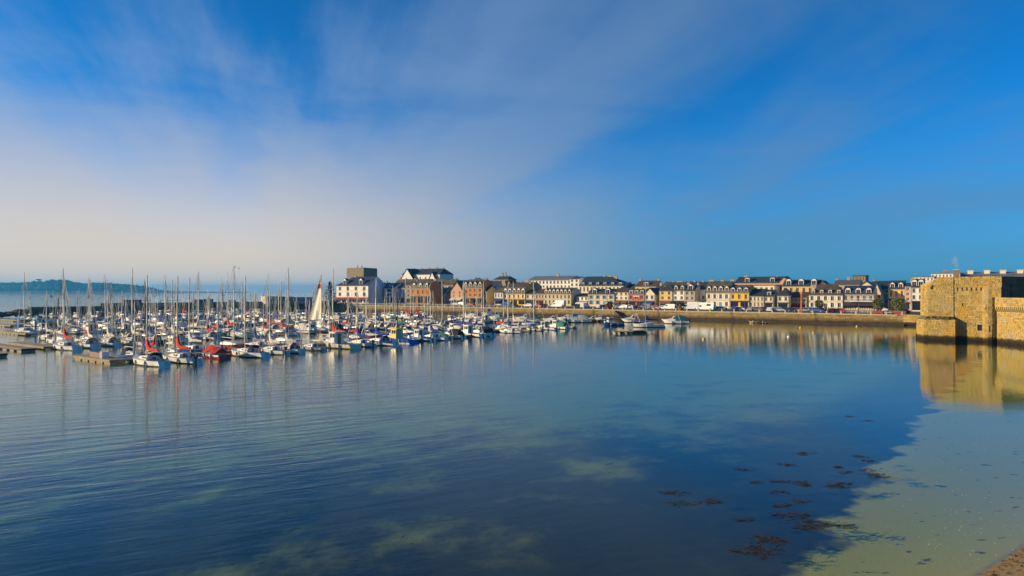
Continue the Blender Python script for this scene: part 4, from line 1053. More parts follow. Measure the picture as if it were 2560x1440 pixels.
    # machicolated box beside it
    a = (U4[0]-t[0]*1.45+n[0]*0.75, U4[1]-t[1]*1.45+n[1]*0.75); c = (U4[0]+n[0]*0.75, U4[1]+n[1]*0.75)
    face('box_front', a, c, 8.6, 10.6, course=0.34)
    core('box_core', [(a[0]-n[0]*0.3, a[1]-n[1]*0.3), (c[0]-n[0]*0.3, c[1]-n[1]*0.3), U4, (U4[0]-t[0]*1.45, U4[1]-t[1]*1.45)], 8.6, 10.7)
    # shaded flank of the gatehouse; darker stone paints its shade deeper
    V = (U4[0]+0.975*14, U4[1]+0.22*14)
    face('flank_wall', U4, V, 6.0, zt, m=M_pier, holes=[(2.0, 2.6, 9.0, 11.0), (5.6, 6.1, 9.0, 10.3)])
    vt, _ = unit(U4, V); vn = (vt[1], -vt[0])
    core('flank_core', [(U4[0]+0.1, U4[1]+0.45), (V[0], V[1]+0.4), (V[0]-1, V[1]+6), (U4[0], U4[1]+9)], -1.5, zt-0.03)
    # curtain wall running towards the town gate on the right
    C0, C1 = (92.75, 130.6), (92.0, 88.0)
    face('curtain_wall', C0, C1, -0.9, 5.95, course=0.33)
    core('curtain_core', [(C0[0]+0.36, C0[1]), (C1[0]+0.36, C1[1]), (97, 88), (97, 132)], -1.5, 8.0)
    tt, L = unit(C0, C1); nn = (tt[1], -tt[0])
    pa = (C0[0]+nn[0]*0.42, C0[1]+nn[1]*0.42); pb = (C1[0]+nn[0]*0.42, C1[1]+nn[1]*0.42)
    face('parapet', pa, pb, 6.85, 8.65, course=0.34)
    core('parapet_core', [(pa[0]+0.3, pa[1]), (pb[0]+0.3, pb[1]), (pb[0]+0.9, pb[1]), (pa[0]+0.9, pa[1])], 6.9, 8.6)
    me = MB().add([(0, -0.14, 0.9), (0, 0.14, 0.9), (0, 0.14, 0), (0, -0.14, 0), (-0.45, -0.14, 0.9), (-0.45, 0.14, 0.9), (-0.45, -0.14, 0.55), (-0.45, 0.14, 0.55), (-0.2, -0.14, 0.12), (-0.2, 0.14, 0.12)],
             [(0, 1, 5, 4), (4, 5, 7, 6), (6, 7, 9, 8), (8, 9, 2, 3), (0, 4, 6, 8, 3), (1, 2, 9, 7, 5)]).mesh('corbel', [M_fort])
    for i in range(64):
        q = 0.3+i*0.52
        put('corbel', me, F, (C0[0]+tt[0]*q-ox, C0[1]+tt[1]*q-oy, 5.96))
    # low quay spur left of the gatehouse
    S = thing('harbour_wall', 'low stone spur wall joining the quay to the fortress', 'wall', (qp(S0, 0)[0], qp(S0, 0)[1], 0))
    a = qp(S0-0.3, -0.5); b_ = (a[0]+3.0, a[1]-3.5); c_ = (84.9, 143.4); e_ = (c_[0]+9, c_[1]+4)
    sx, sy = qp(S0, 0)
    for q0, q1, z0, z1 in ((a, b_, -0.8, 3.1), (b_, c_, -0.8, 2.9)):
        t1, L1_ = unit(q0, q1); nn = (t1[1], -t1[0]); mb = MB()
        block_face(mb, (q0[0]-sx, q0[1]-sy), t1, nn, (z0, z1, lambda z: 0.0, lambda z: L1_), 0.45, 0.6, 1.3, rr=rr, lean=0.05)
        o = mb.link('face_stones', M_fort, S); o['kind'] = 'stuff'
    MB().prism([(p[0]-sx, p[1]-sy) for p in ((a[0]+0.5, a[1]+0.3), (b_[0]+0.6, b_[1]+0.3), (c_[0]+0.8, c_[1]), e_, (a[0]+16, a[1]+10), (a[0]+4, a[1]+16))], -1.5, 2.95).link('core', M_fort, S)
    mb = MB()
    t1, L1_ = unit(b_, c_); nn = (t1[1], -t1[0])
    block_face(mb, (b_[0]-sx-nn[0]*2.2, b_[1]-sy-nn[1]*2.2), t1, nn, (2.9, 4.1, lambda z: 0.0, lambda z: L1_), 0.4, 0.5, 1.0, rr=rr)
    mb.link('upper_stones', M_fort, S)['kind'] = 'stuff'
    MB().prism([(b_[0]-sx-nn[0]*2.5, b_[1]-sy-nn[1]*2.5), (c_[0]-sx-nn[0]*2.5, c_[1]-sy-nn[1]*2.5), (c_[0]-sx-nn[0]*3, c_[1]-sy-nn[1]*3), (b_[0]-sx-nn[0]*3, b_[1]-sy-nn[1]*3)], 2.9, 4.08).link('upper_core', M_fort, S)
make_fortress()

# ------------------------------------------------------------ mole on the left, with its sheds
PA, PB = (-177.0, 250.0), (-86.0, 327.0)
pt = Vector((PB[0]-PA[0], PB[1]-PA[1], 0)); PL = pt.length; pt.normalize(); pn = Vector((pt.y, -pt.x, 0))
PANG = math.atan2(pt.y, pt.x)
def pier_s(px):
    k = kx(px); return (k*PA[1]-PA[0])/(pt.x-k*pt.y)
def make_pier():
    P = thing('stone_pier', 'dark stone mole with timber fenders closing the marina', 'pier', (PA[0], PA[1], 0), PANG)
    MB().box(0.3, PL+6, 0.35, 9, -4, 3.6).link('core', M_pier, P)
    mb = MB(); rr = random.Random(8)
    block_face(mb, (0, 0), (1, 0), (0, -1), (-1, 3.5, lambda z: 0.0, lambda z: PL+4), 0.5, 0.9, 2.0, rr=rr, lean=0.03)
    mb.link('face_stones', M_pier, P)['kind'] = 'stuff'
    MB().box(-0.2, PL+6, -0.15, 0.9, 3.62, 3.95).link('coping', mat('pier_coping', (0.26, 0.23, 0.17), var=0.3, rough=0.9), P)
    MB().box(24, PL+6, 7.0, 7.7, 3.6, 4.9).link('parapet', M_pier, P)
    MB().box(0.1, 0.34, 0.5, 9, -4, 3.6).link('pier_head', M_pier, P)
    wood = mat('fender_timber', (0.05, 0.04, 0.03), rough=0.9, var=0.3)
    me = MB().box(-0.18, 0.18, -0.5, -0.1, -0.5, 3.7).mesh('fender', [wood])
    for i in range(int(PL/3.2)): put('fender', me, P, (1+i*3.2, 0, 0))
    rail = MB()
    for i in range(int(PL/2.5)): rail.tube((0.5+i*2.5, 0.4, 3.95), (0.5+i*2.5, 0.4, 4.95), 0.035, n=4)
    for z in (4.45, 4.95): rail.tube((0.5, 0.4, z), (0.5+2.5*(int(PL/2.5)-1), 0.4, z), 0.03, n=4)
    rail.link('railing', mat('rail_white', (0.55, 0.53, 0.48), var=0.1), P)
    # rubble slope at the pier head
    rk = mat('rubble_rock', (0.075, 0.06, 0.045), rough=0.95, var=0.4, scale=0.8, bump=0.6, bscale=4)
    k = 0
    for i in range(70):
        f = rr.random(); r = rr.uniform(0.5, 1.3)
        b = MB().ball((0, 0, 0), r*1.2, r, r*0.75, 7, 5, jit=0.25, rr=rr)
        b.link('rock', rk, P, (-f*17+0.3, rr.uniform(0.5, 8), (1-f)*3.0*rr.uniform(0.5, 1.0)-0.1))
    # things on the mole
    def shed(px0, px1, y_top, off, dep, m, label, name='harbour_shed', cat='shed', z0=3.6, roofm=None, win=0, style='flat'):
        s0, s1 = pier_s(px0), pier_s(px1); p = Vector((PA[0], PA[1], 0))+pt*s0-pn*off
        W = s1-s0; h = zat(y_top, p.y)-z0
        r = thing(name, label, cat, (p.x, p.y, z0), PANG)
        MB().box(0, W, 0, dep, 0, h).link('body', m, r)
        MB().box(-0.15, W+0.15, -0.15, dep+0.15, h+0.003, h+0.2).link('roof', roofm or m, r)
        for i in range(win):
            a = W*(i+0.5)/win; add_window(r, a-0.5, a+0.5, h*0.35, h*0.8, y=-0.06, bars=1)
        if name == 'shipping_container':
            for i in range(int(W/0.45)): MB().box(0.1+i*0.45, 0.3+i*0.45, -0.05, -0.001, 0.1, h-0.1).link('corrugation', m, r)
        else:
            d = MB().box(W*0.06, W*0.06+0.95, -0.05, -0.001, 0.02, min(2.1, h*0.85)).link('door', M_dframe, r)
            MB().box(W*0.06+0.75, W*0.06+0.85, -0.1, -0.05, 1.0, 1.12).link('handle', M_metal, d)
        return r
    steel = mat('shed_steel', (0.06, 0.07, 0.075), rough=0.6, var=0.2); bl = mat('container_blue', (0.012, 0.045, 0.13), rough=0.6, var=0.2)
    blg = mat('container_grey', (0.10, 0.13, 0.16), rough=0.6, var=0.2); rd = mat('container_red', (0.22, 0.03, 0.025), rough=0.6, var=0.2)
    shed(313, 358, 751, 2.5, 3.5, steel, 'dark steel harbour shed with small window on the mole', win=2)
    shed(490, 512, 750, 2.5, 3.0, bl, 'blue shipping container on the mole, left of the grey one', 'shipping_container', 'container')
    shed(513, 538, 749, 2.6, 3.0, blg, 'grey shipping container beside the blue one on the mole', 'shipping_container', 'container')
    shed(578, 594, 752, 2.5, 2.6, bl, 'small dark blue container standing alone on the mole', 'shipping_container', 'container')
    shed(613, 621, 752, 2.5, 2.0, rd, 'small red container on the mole', 'shipping_container', 'container')
    shed(669, 698, 742, 2.0, 6, WALL['cream'], 'tan concrete bunker lit by the sun on the mole', 'bunker', 'bunker', win=1)
    shed(700, 742, 743, 4, 5, WALL['stone'], 'low stone store with flat roof behind the masts on the mole', 'stone_store', 'building', win=3)
    shed(746, 790, 744, 4, 5, WALL['grey'], 'grey stone store nearest the pine on the mole', 'stone_store', 'building', win=3)
    # gangway tower leading down to the pontoons
    s = pier_s(397); p = Vector((PA[0], PA[1], 0))+pt*s+pn*1.0
    g = thing('gangway', 'steel gangway and stair frame leading from the mole to the pontoons', 'gangway', (p.x, p.y, 0), PANG)
    W = pier_s(440)-s
    fr = MB()
    for xx in (0, W):
        for yy in (-2.2, 0): fr.tube((xx, yy, -1), (xx, yy, 5.9), 0.09, n=5)
    for z in (3.4, 5.9):
        for yy in (-2.2, 0): fr.tube((0, yy, z), (W, yy, z), 0.07, n=5)
        for xx in (0, W): fr.tube((xx, -2.2, z), (xx, 0, z), 0.07, n=5)
    fr.link('frame', M_metal, g)
    MB().box(0, W, -2.1, -0.1, 3.3, 3.4).link('landing', M_metal, g)
    rp = MB()
    rp.add([(W*0.1, -3.4, 3.4), (W*0.1, -2.3, 3.4), (W*1.5, -2.3, 0.5), (W*1.5, -3.4, 0.5)], [(0, 1, 2, 3)])
    for yy in (-3.4, -2.3):
        rp.tube((W*0.1, yy, 3.4), (W*1.5, yy, 0.5), 0.08, n=4); rp.tube((W*0.1, yy, 4.4), (W*1.5, yy, 1.5), 0.05, n=4)
        for i in range(9):
            f = i/8; xx = W*(0.1+1.4*f); zz = 3.4-2.9*f; rp.tube((xx, yy, zz), (xx, yy, zz+1.0), 0.035, n=4)
    rp.link('ramp', M_metal, g)
make_pier()

# ------------------------------------------------------------ pontoons
UU = Vector((0.59, 0.8074, 0)); WW = Vector((0.8074, -0.59, 0))      # along a pontoon; towards its near side
UANG = math.atan2(UU.y, UU.x)
PONT = [((-54.0, 95.0), 112), ((-82.0, 120.0), 128), ((-110.0, 155.0), 128), ((-139.0, 190.0), 112), ((-160.0, 222.0), 92)]
M_deck = mat('pontoon_decking', (0.30, 0.24, 0.15), rough=0.85, var=0.25, scale=0.8, bump=0.3, bscale=12)
M_float = mat('pontoon_float', (0.34, 0.29, 0.19), rough=0.85, var=0.3, scale=1.0)
M_under = mat('pontoon_frame', (0.03, 0.028, 0.025), rough=0.8, var=0.2)
PNAME = ['front', 'second', 'third', 'fourth', 'rearmost']
def make_pontoons():
    fl = MB().box(-0.9, 0.9, -0.99, 0.99, -0.35, 0.28).mesh('float', [M_float])
    fg = MB().box(0, 1, -0.3, 0.3, 0.30, 0.42).mesh('finger', [M_deck])
    pl = MB().box(-0.06, 0.06, -1.09, 1.09, 0, 0.04)
    for i, (p0, L) in enumerate(PONT):
        r = thing('pontoon', f'long floating timber pontoon, {PNAME[i]} of the five marina walkways', 'pontoon', (p0[0], p0[1], 0), UANG, 'floating marina pontoons')
        MB().box(0, L, -1.1, 1.1, 0.42, 0.52).link('deck', M_deck, r)
        MB().box(0.05, L-0.05, -1.05, 1.05, 0.24, 0.415).link('frame', M_under, r)
        for k in range(int(L/4)): put('float', fl, r, (2+k*4, 0, 0))
        # head of the pontoon: a cross piece; local -y is the near side
        h0, h1 = (1.3, 10.5)
        MB().box(-2.4, -0.02, -1.2 if i == 0 else -6, h1, 0.40, 0.55).box(-2.35, -0.06, -1.1 if i == 0 else -5.9, h1-0.1, 0.2, 0.398).link('head', M_deck, r)
        for k in range(5):
            put('float', fl, r, (-1.2, h1-1.3-k*2.3, 0.04), R(90))
        for k in range(int(L/8.4)):
            for sg in (-1, 1):
                if i == 0 and sg < 0 and k not in (3, 10, 11): continue
                o = put('finger', fg, r, (4.2+k*8.4, sg*1.11, 0.0), sg*R(90), scale=(6.5, 1, 1))
        for k in range(3): MB().tube((2+k*L/2.3, 1.35, -3), (2+k*L/2.3, 1.35, 2.6), 0.14, 0.14, 8).link('pile', M_metal, r)
    # a service hut and kit on the front pontoon head
    p = Vector((-54, 95, 0))-WW*5.2-UU*1.4
    b = thing('service_locker', 'dark red locker with striped end on the front pontoon head', 'locker', (p.x, p.y, 0.553), UANG)
    MB().box(-0.45, 0.45, -2.3, 0.9, 0, 0.75).link('body', mat('locker_red', (0.13, 0.025, 0.025), var=0.2), b)
    MB().box(-0.48, 0.48, -2.9, -2.303, 0, 0.9).link('end_panel', M_white, b)
    for k, mt in enumerate((mat('stripe_red', (0.5, 0.04, 0.03)), P_blue)):
        MB().box(-0.49+0.0, -0.485, -2.8+k*0.25, -2.65+k*0.25, 0.05, 0.85).link('stripe', mt, b)
    # two short pontoon heads reaching in from the left
    for (px, d, L, dd, lab) in ((-30, 105, 5, 0.0, 'short pontoon end poking in at the left edge, nearest of the two'), (0, 119, 13, 0.0, 'slim pontoon spur reaching in from the left below the boats')):
        x, y = at(px, d)
        r = thing('pontoon', lab, 'pontoon', (x, y, 0), math.atan2(-0.59, 0.8074)+dd)
        MB().box(-8, L, -1.1, 1.1, 0.42, 0.55).link('deck', M_deck, r)
        MB().box(-8, L-0.1, -1.03, 1.03, 0.2, 0.41).link('frame', M_under, r)
        for k in range(int((L+8)/3.2)): put('float', fl, r, (L-1.2-k*3.2, 0, 0.0))
make_pontoons()

# ------------------------------------------------------------ boats
def hshape(s, tr, full):
    if s < 0.42: return tr+(1-tr)*math.sin(s/0.42*math.pi/2)
    return max(0.012, math.cos(((s-0.42)/0.58)**full*math.pi/2))
def hull_geom(L, B, fb, fs, dr, tr=0.54, full=1.7, rake=0.7, cock=0.34, n=12, stripe=0.14):
    h = MB(); rings = []; st = []
    for i in range(n+1):
        s = i/n; hb = B/2*hshape(s, tr, full); zs = fs+(fb-fs)*s*s-0.05*math.sin(math.pi*s)
        st.append((s, hb, zs))
        ring = []
        for f, z in ((1, zs), (0.985, zs-stripe), (0.93, 0.16), (0.86, -0.04), (0.5, -dr*0.8), (0, -dr)):
            x = -L/2+s*L-rake*max(0, s-0.6)/0.4*(1-max(z, -0.3)/max(zs, 0.1))
            if s < 0.01: x -= 0.45*(zs-z) if z > -0.1 else 0.45*zs
            ring.append((x, hb*f, z))
        rings.append(ring+[(x, -y, z) for x, y, z in ring[-2::-1]])
    k = len(rings[0])
    for i in range(n):
        for j in range(k-1):
            jj = min(j, k-2-j)
            h.add([rings[i][j], rings[i][j+1], rings[i+1][j+1], rings[i+1][j]], [(0, 1, 2, 3)], 2 if jj == 0 else 0 if jj == 1 else 1)
    h.add(rings[0], [tuple(range(k))], 0)
    d = MB(); z = lambda i: st[i][2]-0.02
    for i in range(n):
        (s, a, _), (s2, b, _) = st[i], st[i+1]; x, x2 = -L/2+s*L, -L/2+s2*L
        if s2 > cock+0.01:
            d.quad((x, a, z(i)), (x, -a, z(i)), (x2, -b, z(i+1)), (x2, b, z(i+1)))
        else:
            w = min(0.30, B*0.13)
            for sg in (1, -1): d.quad((x, sg*a, z(i)), (x, sg*(a-w), z(i)), (x2, sg*(b-w), z(i+1)), (x2, sg*b, z(i+1)))
            for sg in (1, -1): d.quad((x, sg*(a-w), z(i)), (x, sg*(a-w), 0.32), (x2, sg*(b-w), 0.32), (x2, sg*(b-w), z(i+1)))
            d.quad((x, a-w, 0.32), (x, -a+w, 0.32), (x2, -b+w, 0.32), (x2, b-w, 0.32))
    ic = int(cock*n+0.5); xx = -L/2+cock*L
    i0 = max(i for i in range(n+1) if st[i][0] <= cock+0.011)
    a = st[i0][1]-0.28; x0 = -L/2+st[i0][0]*L
    d.quad((x0, a, 0.32), (x0, -a, 0.32), (x0, -a, z(i0)), (x0, a, z(i0)))
    d.quad((-L/2+0.02, st[0][1]-0.25, 0.32), (-L/2+0.02, -st[0][1]+0.25, 0.32), (-L/2+0.02, -st[0][1]+0.25, st[0][2]-0.25), (-L/2+0.02, st[0][1]-0.25, st[0][2]-0.25))
    return h, d, st
GEL = mat('gelcoat_white', (0.82, 0.80, 0.75), rough=0.35, var=0.06, scale=0.8, rand=0.12)
DECK = mat('deck_offwhite', (0.76, 0.72, 0.63), rough=0.7, var=0.1, scale=2.0, rand=0.15)
BOOT = mat('boot_dark', (0.02, 0.022, 0.03), rough=0.6, var=0.1)
ALU = mat('mast_alloy', (0.86, 0.78, 0.58), rough=0.5, metal=0.0, var=0.03, rand=0.15)
WIRE = mat('stainless_wire', (0.16, 0.16, 0.155), rough=0.5, metal=0.3, var=0.0)
HULLC = {'white': GEL, 'cream': mat('hull_cream', (0.64, 0.56, 0.40), rough=0.4, var=0.06), 'navy': mat('hull_navy', (0.012, 0.025, 0.09), rough=0.3, var=0.1),
         'blue': mat('hull_blue', (0.012, 0.075, 0.42), rough=0.35, var=0.1), 'red': mat('hull_red', (0.48, 0.028, 0.018), rough=0.4, var=0.12), 'grey': mat('hull_grey', (0.36, 0.38, 0.40), rough=0.45, var=0.08),
         'green': mat('hull_green', (0.02, 0.16, 0.11), rough=0.4, var=0.1), 'wood': mat('hull_varnish', (0.30, 0.10, 0.03), rough=0.35, var=0.25), 'orange': mat('hull_orange', (0.55, 0.16, 0.03), rough=0.4, var=0.1),
         'dark red': mat('hull_dark_red', (0.20, 0.012, 0.02), rough=0.4, var=0.1), 'yellow': mat('hull_yellow', (0.68, 0.50, 0.08), rough=0.4, var=0.08), 'black': mat('hull_black', (0.012, 0.012, 0.014), rough=0.4, var=0.1)}
CLOTH = {'red': mat('canvas_red', (0.52, 0.030, 0.020), rough=0.9, var=0.15), 'blue': mat('canvas_blue', (0.010, 0.045, 0.26), rough=0.9, var=0.15), 'white': mat('canvas_white', (0.62, 0.58, 0.48), rough=0.9, var=0.1),
         'navy': mat('canvas_navy', (0.010, 0.015, 0.045), rough=0.9, var=0.15), 'green': mat('canvas_green', (0.02, 0.20, 0.14), rough=0.9, var=0.15), 'black': mat('canvas_black', (0.014, 0.014, 0.017), rough=0.9, var=0.1),
         'teal': mat('canvas_teal', (0.01, 0.11, 0.15), rough=0.9, var=0.15), 'brown': mat('canvas_brown', (0.12, 0.03, 0.02), rough=0.9, var=0.2)}
M_lbuoy = mat('lifebuoy_red', (0.55, 0.05, 0.02), rough=0.6, var=0.1)
M_ob = mat('outboard_black', (0.018, 0.02, 0.024), rough=0.35, var=0.0)
M_bglass = mat('boat_glass', (0.015, 0.02, 0.03), rough=0.15, var=0.0)
M_fend = mat('fender_white', (0.60, 0.58, 0.55), rough=0.5, var=0.05)

class SailKit: pass
def make_sail_kit(L, B, mast_h, plumb=0.5):
    K = SailKit(); K.L = L; fs, fb = 0.74*L/8.5, 1.05*L/8.5
    h, d, st = hull_geom(L, B, fb, fs, 0.45, rake=plumb*L/8.5)
    K.hull = h.mesh('hull', [GEL, BOOT, GEL], True); K.deck = d.mesh('deck', [DECK])
    zd = fs+0.05; x0, x1 = -L*0.16, L*0.20; w = B*0.30
    c = MB(); rings = []
    for x, ww_, hh in ((x0-0.01, w, 0.46), (x0+L*0.1, w, 0.50), (x0+L*0.24, w*0.86, 0.42), (x1, w*0.66, 0.28), (x1+L*0.07, w*0.5, 0.02)):
        rings.append([(x, ww_, zd), (x, ww_*0.92, zd+hh*0.75), (x, ww_*0.72, zd+hh), (x, -ww_*0.72, zd+hh), (x, -ww_*0.92, zd+hh*0.75), (x, -ww_, zd)])
    c.loft(rings); c.box(x0-0.03, x0+0.0, -0.3, 0.3, zd-0.4, zd+0.42, 1)
    c.box(x0+0.05, x0+0.75, -0.33, 0.33, zd+0.49, zd+0.54)
    K.cabin = c.mesh('coachroof', [GEL, M_dframe])
    ws = []
    for sg in (1, -1):
        b = MB(); 
        for a, e in ((x0+0.25, x0+0.25+L*0.09), (x0+L*0.13, x0+L*0.21)):
            w0 = w*(1-0.14*max(0, a-x0-L*0.1)/(L*0.14)); w1 = w*(1-0.14*max(0, e-x0-L*0.1)/(L*0.14))
            b.add([(a, sg*(w0*0.985+0.015), zd+0.12), (e, sg*(w1*0.985+0.015), zd+0.14), (e-0.05, sg*(w1*0.94+0.015), zd+0.31), (a+0.06, sg*(w0*0.94+0.015), zd+0.32)], [(0, 1, 2, 3)])
        ws.append(b.mesh('cabin_window', [M_bglass]))
    K.win = ws
    mx = L*0.08; K.mx = mx; zb = zd+0.45
    m = MB().tube((mx, 0, zd), (mx-0.02, 0, zd+mast_h*0.7), 0.10, 0.09, 8).tube((mx-0.02, 0, zd+mast_h*0.7), (mx-0.10, 0, zd+mast_h), 0.09, 0.065, 8)
    m.tube((mx-0.1, 0, zd+mast_h), (mx-0.1, 0, zd+mast_h+0.45), 0.015, n=4).tube((mx-0.1, 0, zd+mast_h+0.05), (mx+0.25, 0, zd+mast_h+0.2), 0.015, n=4)
    K.mast = m.mesh('mast', [ALU], True)
    K.spread = []
    for f, wd in ((0.40, 0.85), (0.70, 0.6)):
        if mast_h < 9 and f > 0.5: continue
        for sg in (-1, 1):
            K.spread.append(MB().tube((mx, 0, zd+mast_h*f), (mx-0.1, sg*wd*B/2.9, zd+mast_h*f), 0.03, 0.022, 5).mesh('spreader', [ALU]))
    bl = L*0.40; bz = zd+1.05
    K.boom = MB().tube((mx-0.1, 0, bz), (mx-0.1-bl, 0, bz+0.05), 0.055, n=6).mesh('boom', [ALU])
    cv = MB(); rings = []
    for i in range(8):
        f = i/7; rr_ = (0.10+0.17*(1-f)**0.8)*(1+0.1*math.sin(i*2.1)); zc_ = bz+0.05+rr_*0.75+(0.75*max(0, 1-f*5))
        hh = rr_*1.2+(0.55*max(0, 1-f*4.5))
        rings.append([(mx-0.02-f*(bl+0.05), rr_*0.75*math.cos(a), zc_+hh*math.sin(a)) for a in [2*math.pi*q/8 for q in range(8)]])
    cv.loft(rings); K.cover = cv.mesh('sail_cover', [CLOTH['blue']], True)
    fz = fb-0.02; bow = (L/2-0.12, 0, fz+0.05); top = (mx-0.04, 0, zd+mast_h*0.93)
    j = MB(); B0 = Vector(bow); T0 = Vector(top)
    j.path([B0, B0.lerp(T0, 0.05), B0.lerp(T0, 0.4), B0.lerp(T0, 0.95)], [0.02, 0.055, 0.042, 0.016], 6)
    K.jib = j.mesh('furled_jib', [CLOTH['white']], True)
    rg = MB(); r_ = 0.010
    rg.tube((-L/2+0.1, 0, fs), (mx-0.1, 0, zd+mast_h), r_, n=3, cap=False)
    for sg in (1, -1):
        wd = 0.85*B/2.9
        rg.tube((mx-0.15, sg*B*0.46, zd-0.02), (mx-0.1, sg*wd, zd+mast_h*0.40), r_, n=3, cap=False); rg.tube((mx-0.1, sg*wd, zd+mast_h*0.40), (mx, 0, zd+mast_h*0.92), r_, n=3, cap=False)
        rg.tube((mx-0.55, sg*B*0.46, zd-0.02), (mx, 0, zd+mast_h*0.42), r_, n=3, cap=False)
    rg.tube(bow, (mx-0.04, 0, zd+mast_h*0.95), r_, n=3, cap=False)
    rg.tube((mx-0.1-bl, 0, bz+0.1), (mx-0.1, 0, zd+mast_h), r_, n=3, cap=False)
    K.rig = rg.mesh('rigging', [WIRE])
    pp = MB(); z1 = fb+0.55
    pts = [(L*0.34, B*0.27, z1), (L*0.45, B*0.13, z1), (L/2+0.05, 0, z1), (L*0.45, -B*0.13, z1), (L*0.34, -B*0.27, z1)]
    for a, b_ in zip(pts, pts[1:]): pp.tube(a, b_, 0.018, n=4)
    for p in pts: pp.tube((p[0], p[1], fb-0.1), p, 0.016, n=4)
    K.pulpit = pp.mesh('pulpit', [WIRE])
    z1 = fs+0.6; hb = B/2*0.54; K.push = []
    for sg in (1, -1):
        pu = MB()
        pts = [(-L*0.36, sg*hb*1.12, z1), (-L*0.47, sg*hb, z1), (-L*0.495, sg*0.35, z1)]
        for a, b_ in zip(pts, pts[1:]): pu.tube(a, b_, 0.018, n=4)
        for p in pts: pu.tube((p[0], p[1], fs-0.1), p, 0.016, n=4)
        for f in (-0.18, 0.0, 0.18): pu.tube((L*f, sg*B*0.47, fs-0.05), (L*f, sg*B*0.47, fs+0.58), 0.014, n=4)
        for zz in (0.35, 0.57):
            q = [(-L*0.36, sg*hb*1.12, fs+zz), (-L*0.18, sg*B*0.47, fs+zz), (0, sg*B*0.47, fs+zz+0.02), (L*0.18, sg*B*0.47, fs+zz), (L*0.34, sg*B*0.27, fb+zz-0.05)]
            for a, b_ in zip(q, q[1:]): pu.tube(a, b_, 0.009, n=3, cap=False)
        K.push.append(pu.mesh('guard_rail', [WIRE]))
    sh_ = MB(); rings = []
    for x, f, hh in ((x0-0.55, 1.0, 0.95), (x0-0.1, 1.0, 0.98), (x0+0.45, 0.85, 0.55)):
        rings.append([(x, w*1.12*f*math.cos(a), zd+hh*math.sin(a)) for a in [math.pi*q/8 for q in range(9)]])
    sh_.loft(rings, closed=False); K.hood = sh_.mesh('sprayhood', [CLOTH['navy']], True)
    K.lb = MB().torus((-L*0.47, hb*0.9, fs+0.45), (0.3, 1, 0), 0.27, 0.07, 12, 5).mesh('lifebuoy', [M_lbuoy], True)
    K.fender = MB().ball((0, 0, 0), 0.12, 0.12, 0.32, 6, 5).mesh('fender', [M_fend], True); K.fpos = [(f*L, sg*(B/2*hshape(0.5+f, 0.54, 1.7)*0.97+0.10), 0.42) for f in (-0.22, 0.08) for sg in (1, -1)]
    ld = MB()
    for yy in (-0.42, -0.12): ld.tube((-L/2-0.06, yy, fs), (-L/2-0.40, yy, 0.12), 0.02, n=4)
    for k_ in range(3): ld.tube((-L/2-0.13-k_*0.11, -0.42, fs-0.15-k_*0.2), (-L/2-0.13-k_*0.11, -0.12, fs-0.15-k_*0.2), 0.018, n=4)
    K.ladder = ld.mesh('swim_ladder', [WIRE])
    K.rudder = MB().box(-L/2-0.52, -L/2-0.30, 0.02, 0.07, -0.4, fs*0.75).mesh('rudder', [GEL])
    K.ob = outboard_mesh((-L/2-0.35, 0.45, 0.45)); K.fs = fs; K.zd = zd; K.B = B
    K.wheel = MB().torus((-L*0.30, 0, 0.95), (1, 0, 0), 0.42, 0.02, 12, 4).tube((-L*0.30+0.05, 0, 0.33), (-L*0.30+0.05, 0, 0.95), 0.06, n=6).mesh('steering_wheel', [WIRE])
    return K
def outboard_mesh(p):
    x, y, z = p
    b = MB().frustum(x-0.38, x+0.12, y-0.17, y+0.17, z+0.35, x-0.30, x+0.06, y-0.13, y+0.13, z+0.85).box(x-0.22, x+0.02, y-0.08, y+0.08, z-0.75, z+0.35).box(x-0.35, x+0.1, y-0.1, y+0.1, z-0.6, z-0.55)
    return b.mesh('outboard_motor', [M_ob])
SAILK = [make_sail_kit(8.6, 2.95, 11.2), make_sail_kit(7.2, 2.55, 9.0, 0.8), make_sail_kit(10.0, 3.3, 13.2, 0.3), make_sail_kit(6.2, 2.3, 7.6, 0.7)]

def sailboat(x, y, ang, kit, label, hull='white', cover='blue', stripe=None, boot=None, hood=None, lifebuoy=False, motor=False, furl='white', mast_scale=1.0, group='boats moored in the marina', mastmat=None, name='sailboat', wheel=False):
    K = SAILK[kit]; r = thing(name, label, 'sailboat', (x, y, 0), ang, group)
    hm = HULLC[hull]
    put('hull', K.hull, r, mats=[hm, boot, stripe or hm]); put('deck', K.deck, r)
    c = put('coachroof', K.cabin, r); put('cabin_window', K.win[0], c); put('cabin_window', K.win[1], c)
    m = put('mast', K.mast, r, mats=[mastmat] if mastmat else None); [put('spreader', q, m, mats=[mastmat] if mastmat else None) for q in K.spread]
    b = put('boom', K.boom, r)
    if cover: put('sail_cover', K.cover, b, mats=[CLOTH[cover]])
    put('furled_jib', K.jib, r, mats=[CLOTH[furl]]); put('rigging', K.rig, r)
    put('pulpit', K.pulpit, r); [put('guard_rail', q, r) for q in K.push]
    put('swim_ladder', K.ladder, r)
    if kit in (1, 3): put('rudder', K.rudder, r)
    if hood: put('sprayhood', K.hood, r, mats=[CLOTH[hood]])
    if lifebuoy: put('lifebuoy', K.lb, r)
    if motor: put('outboard_motor', K.ob, r)
    if wheel: put('steering_wheel', K.wheel, r)
    for p in K.fpos[::2] if kit != 2 else K.fpos: put('fender', K.fender, r, p)
    return r

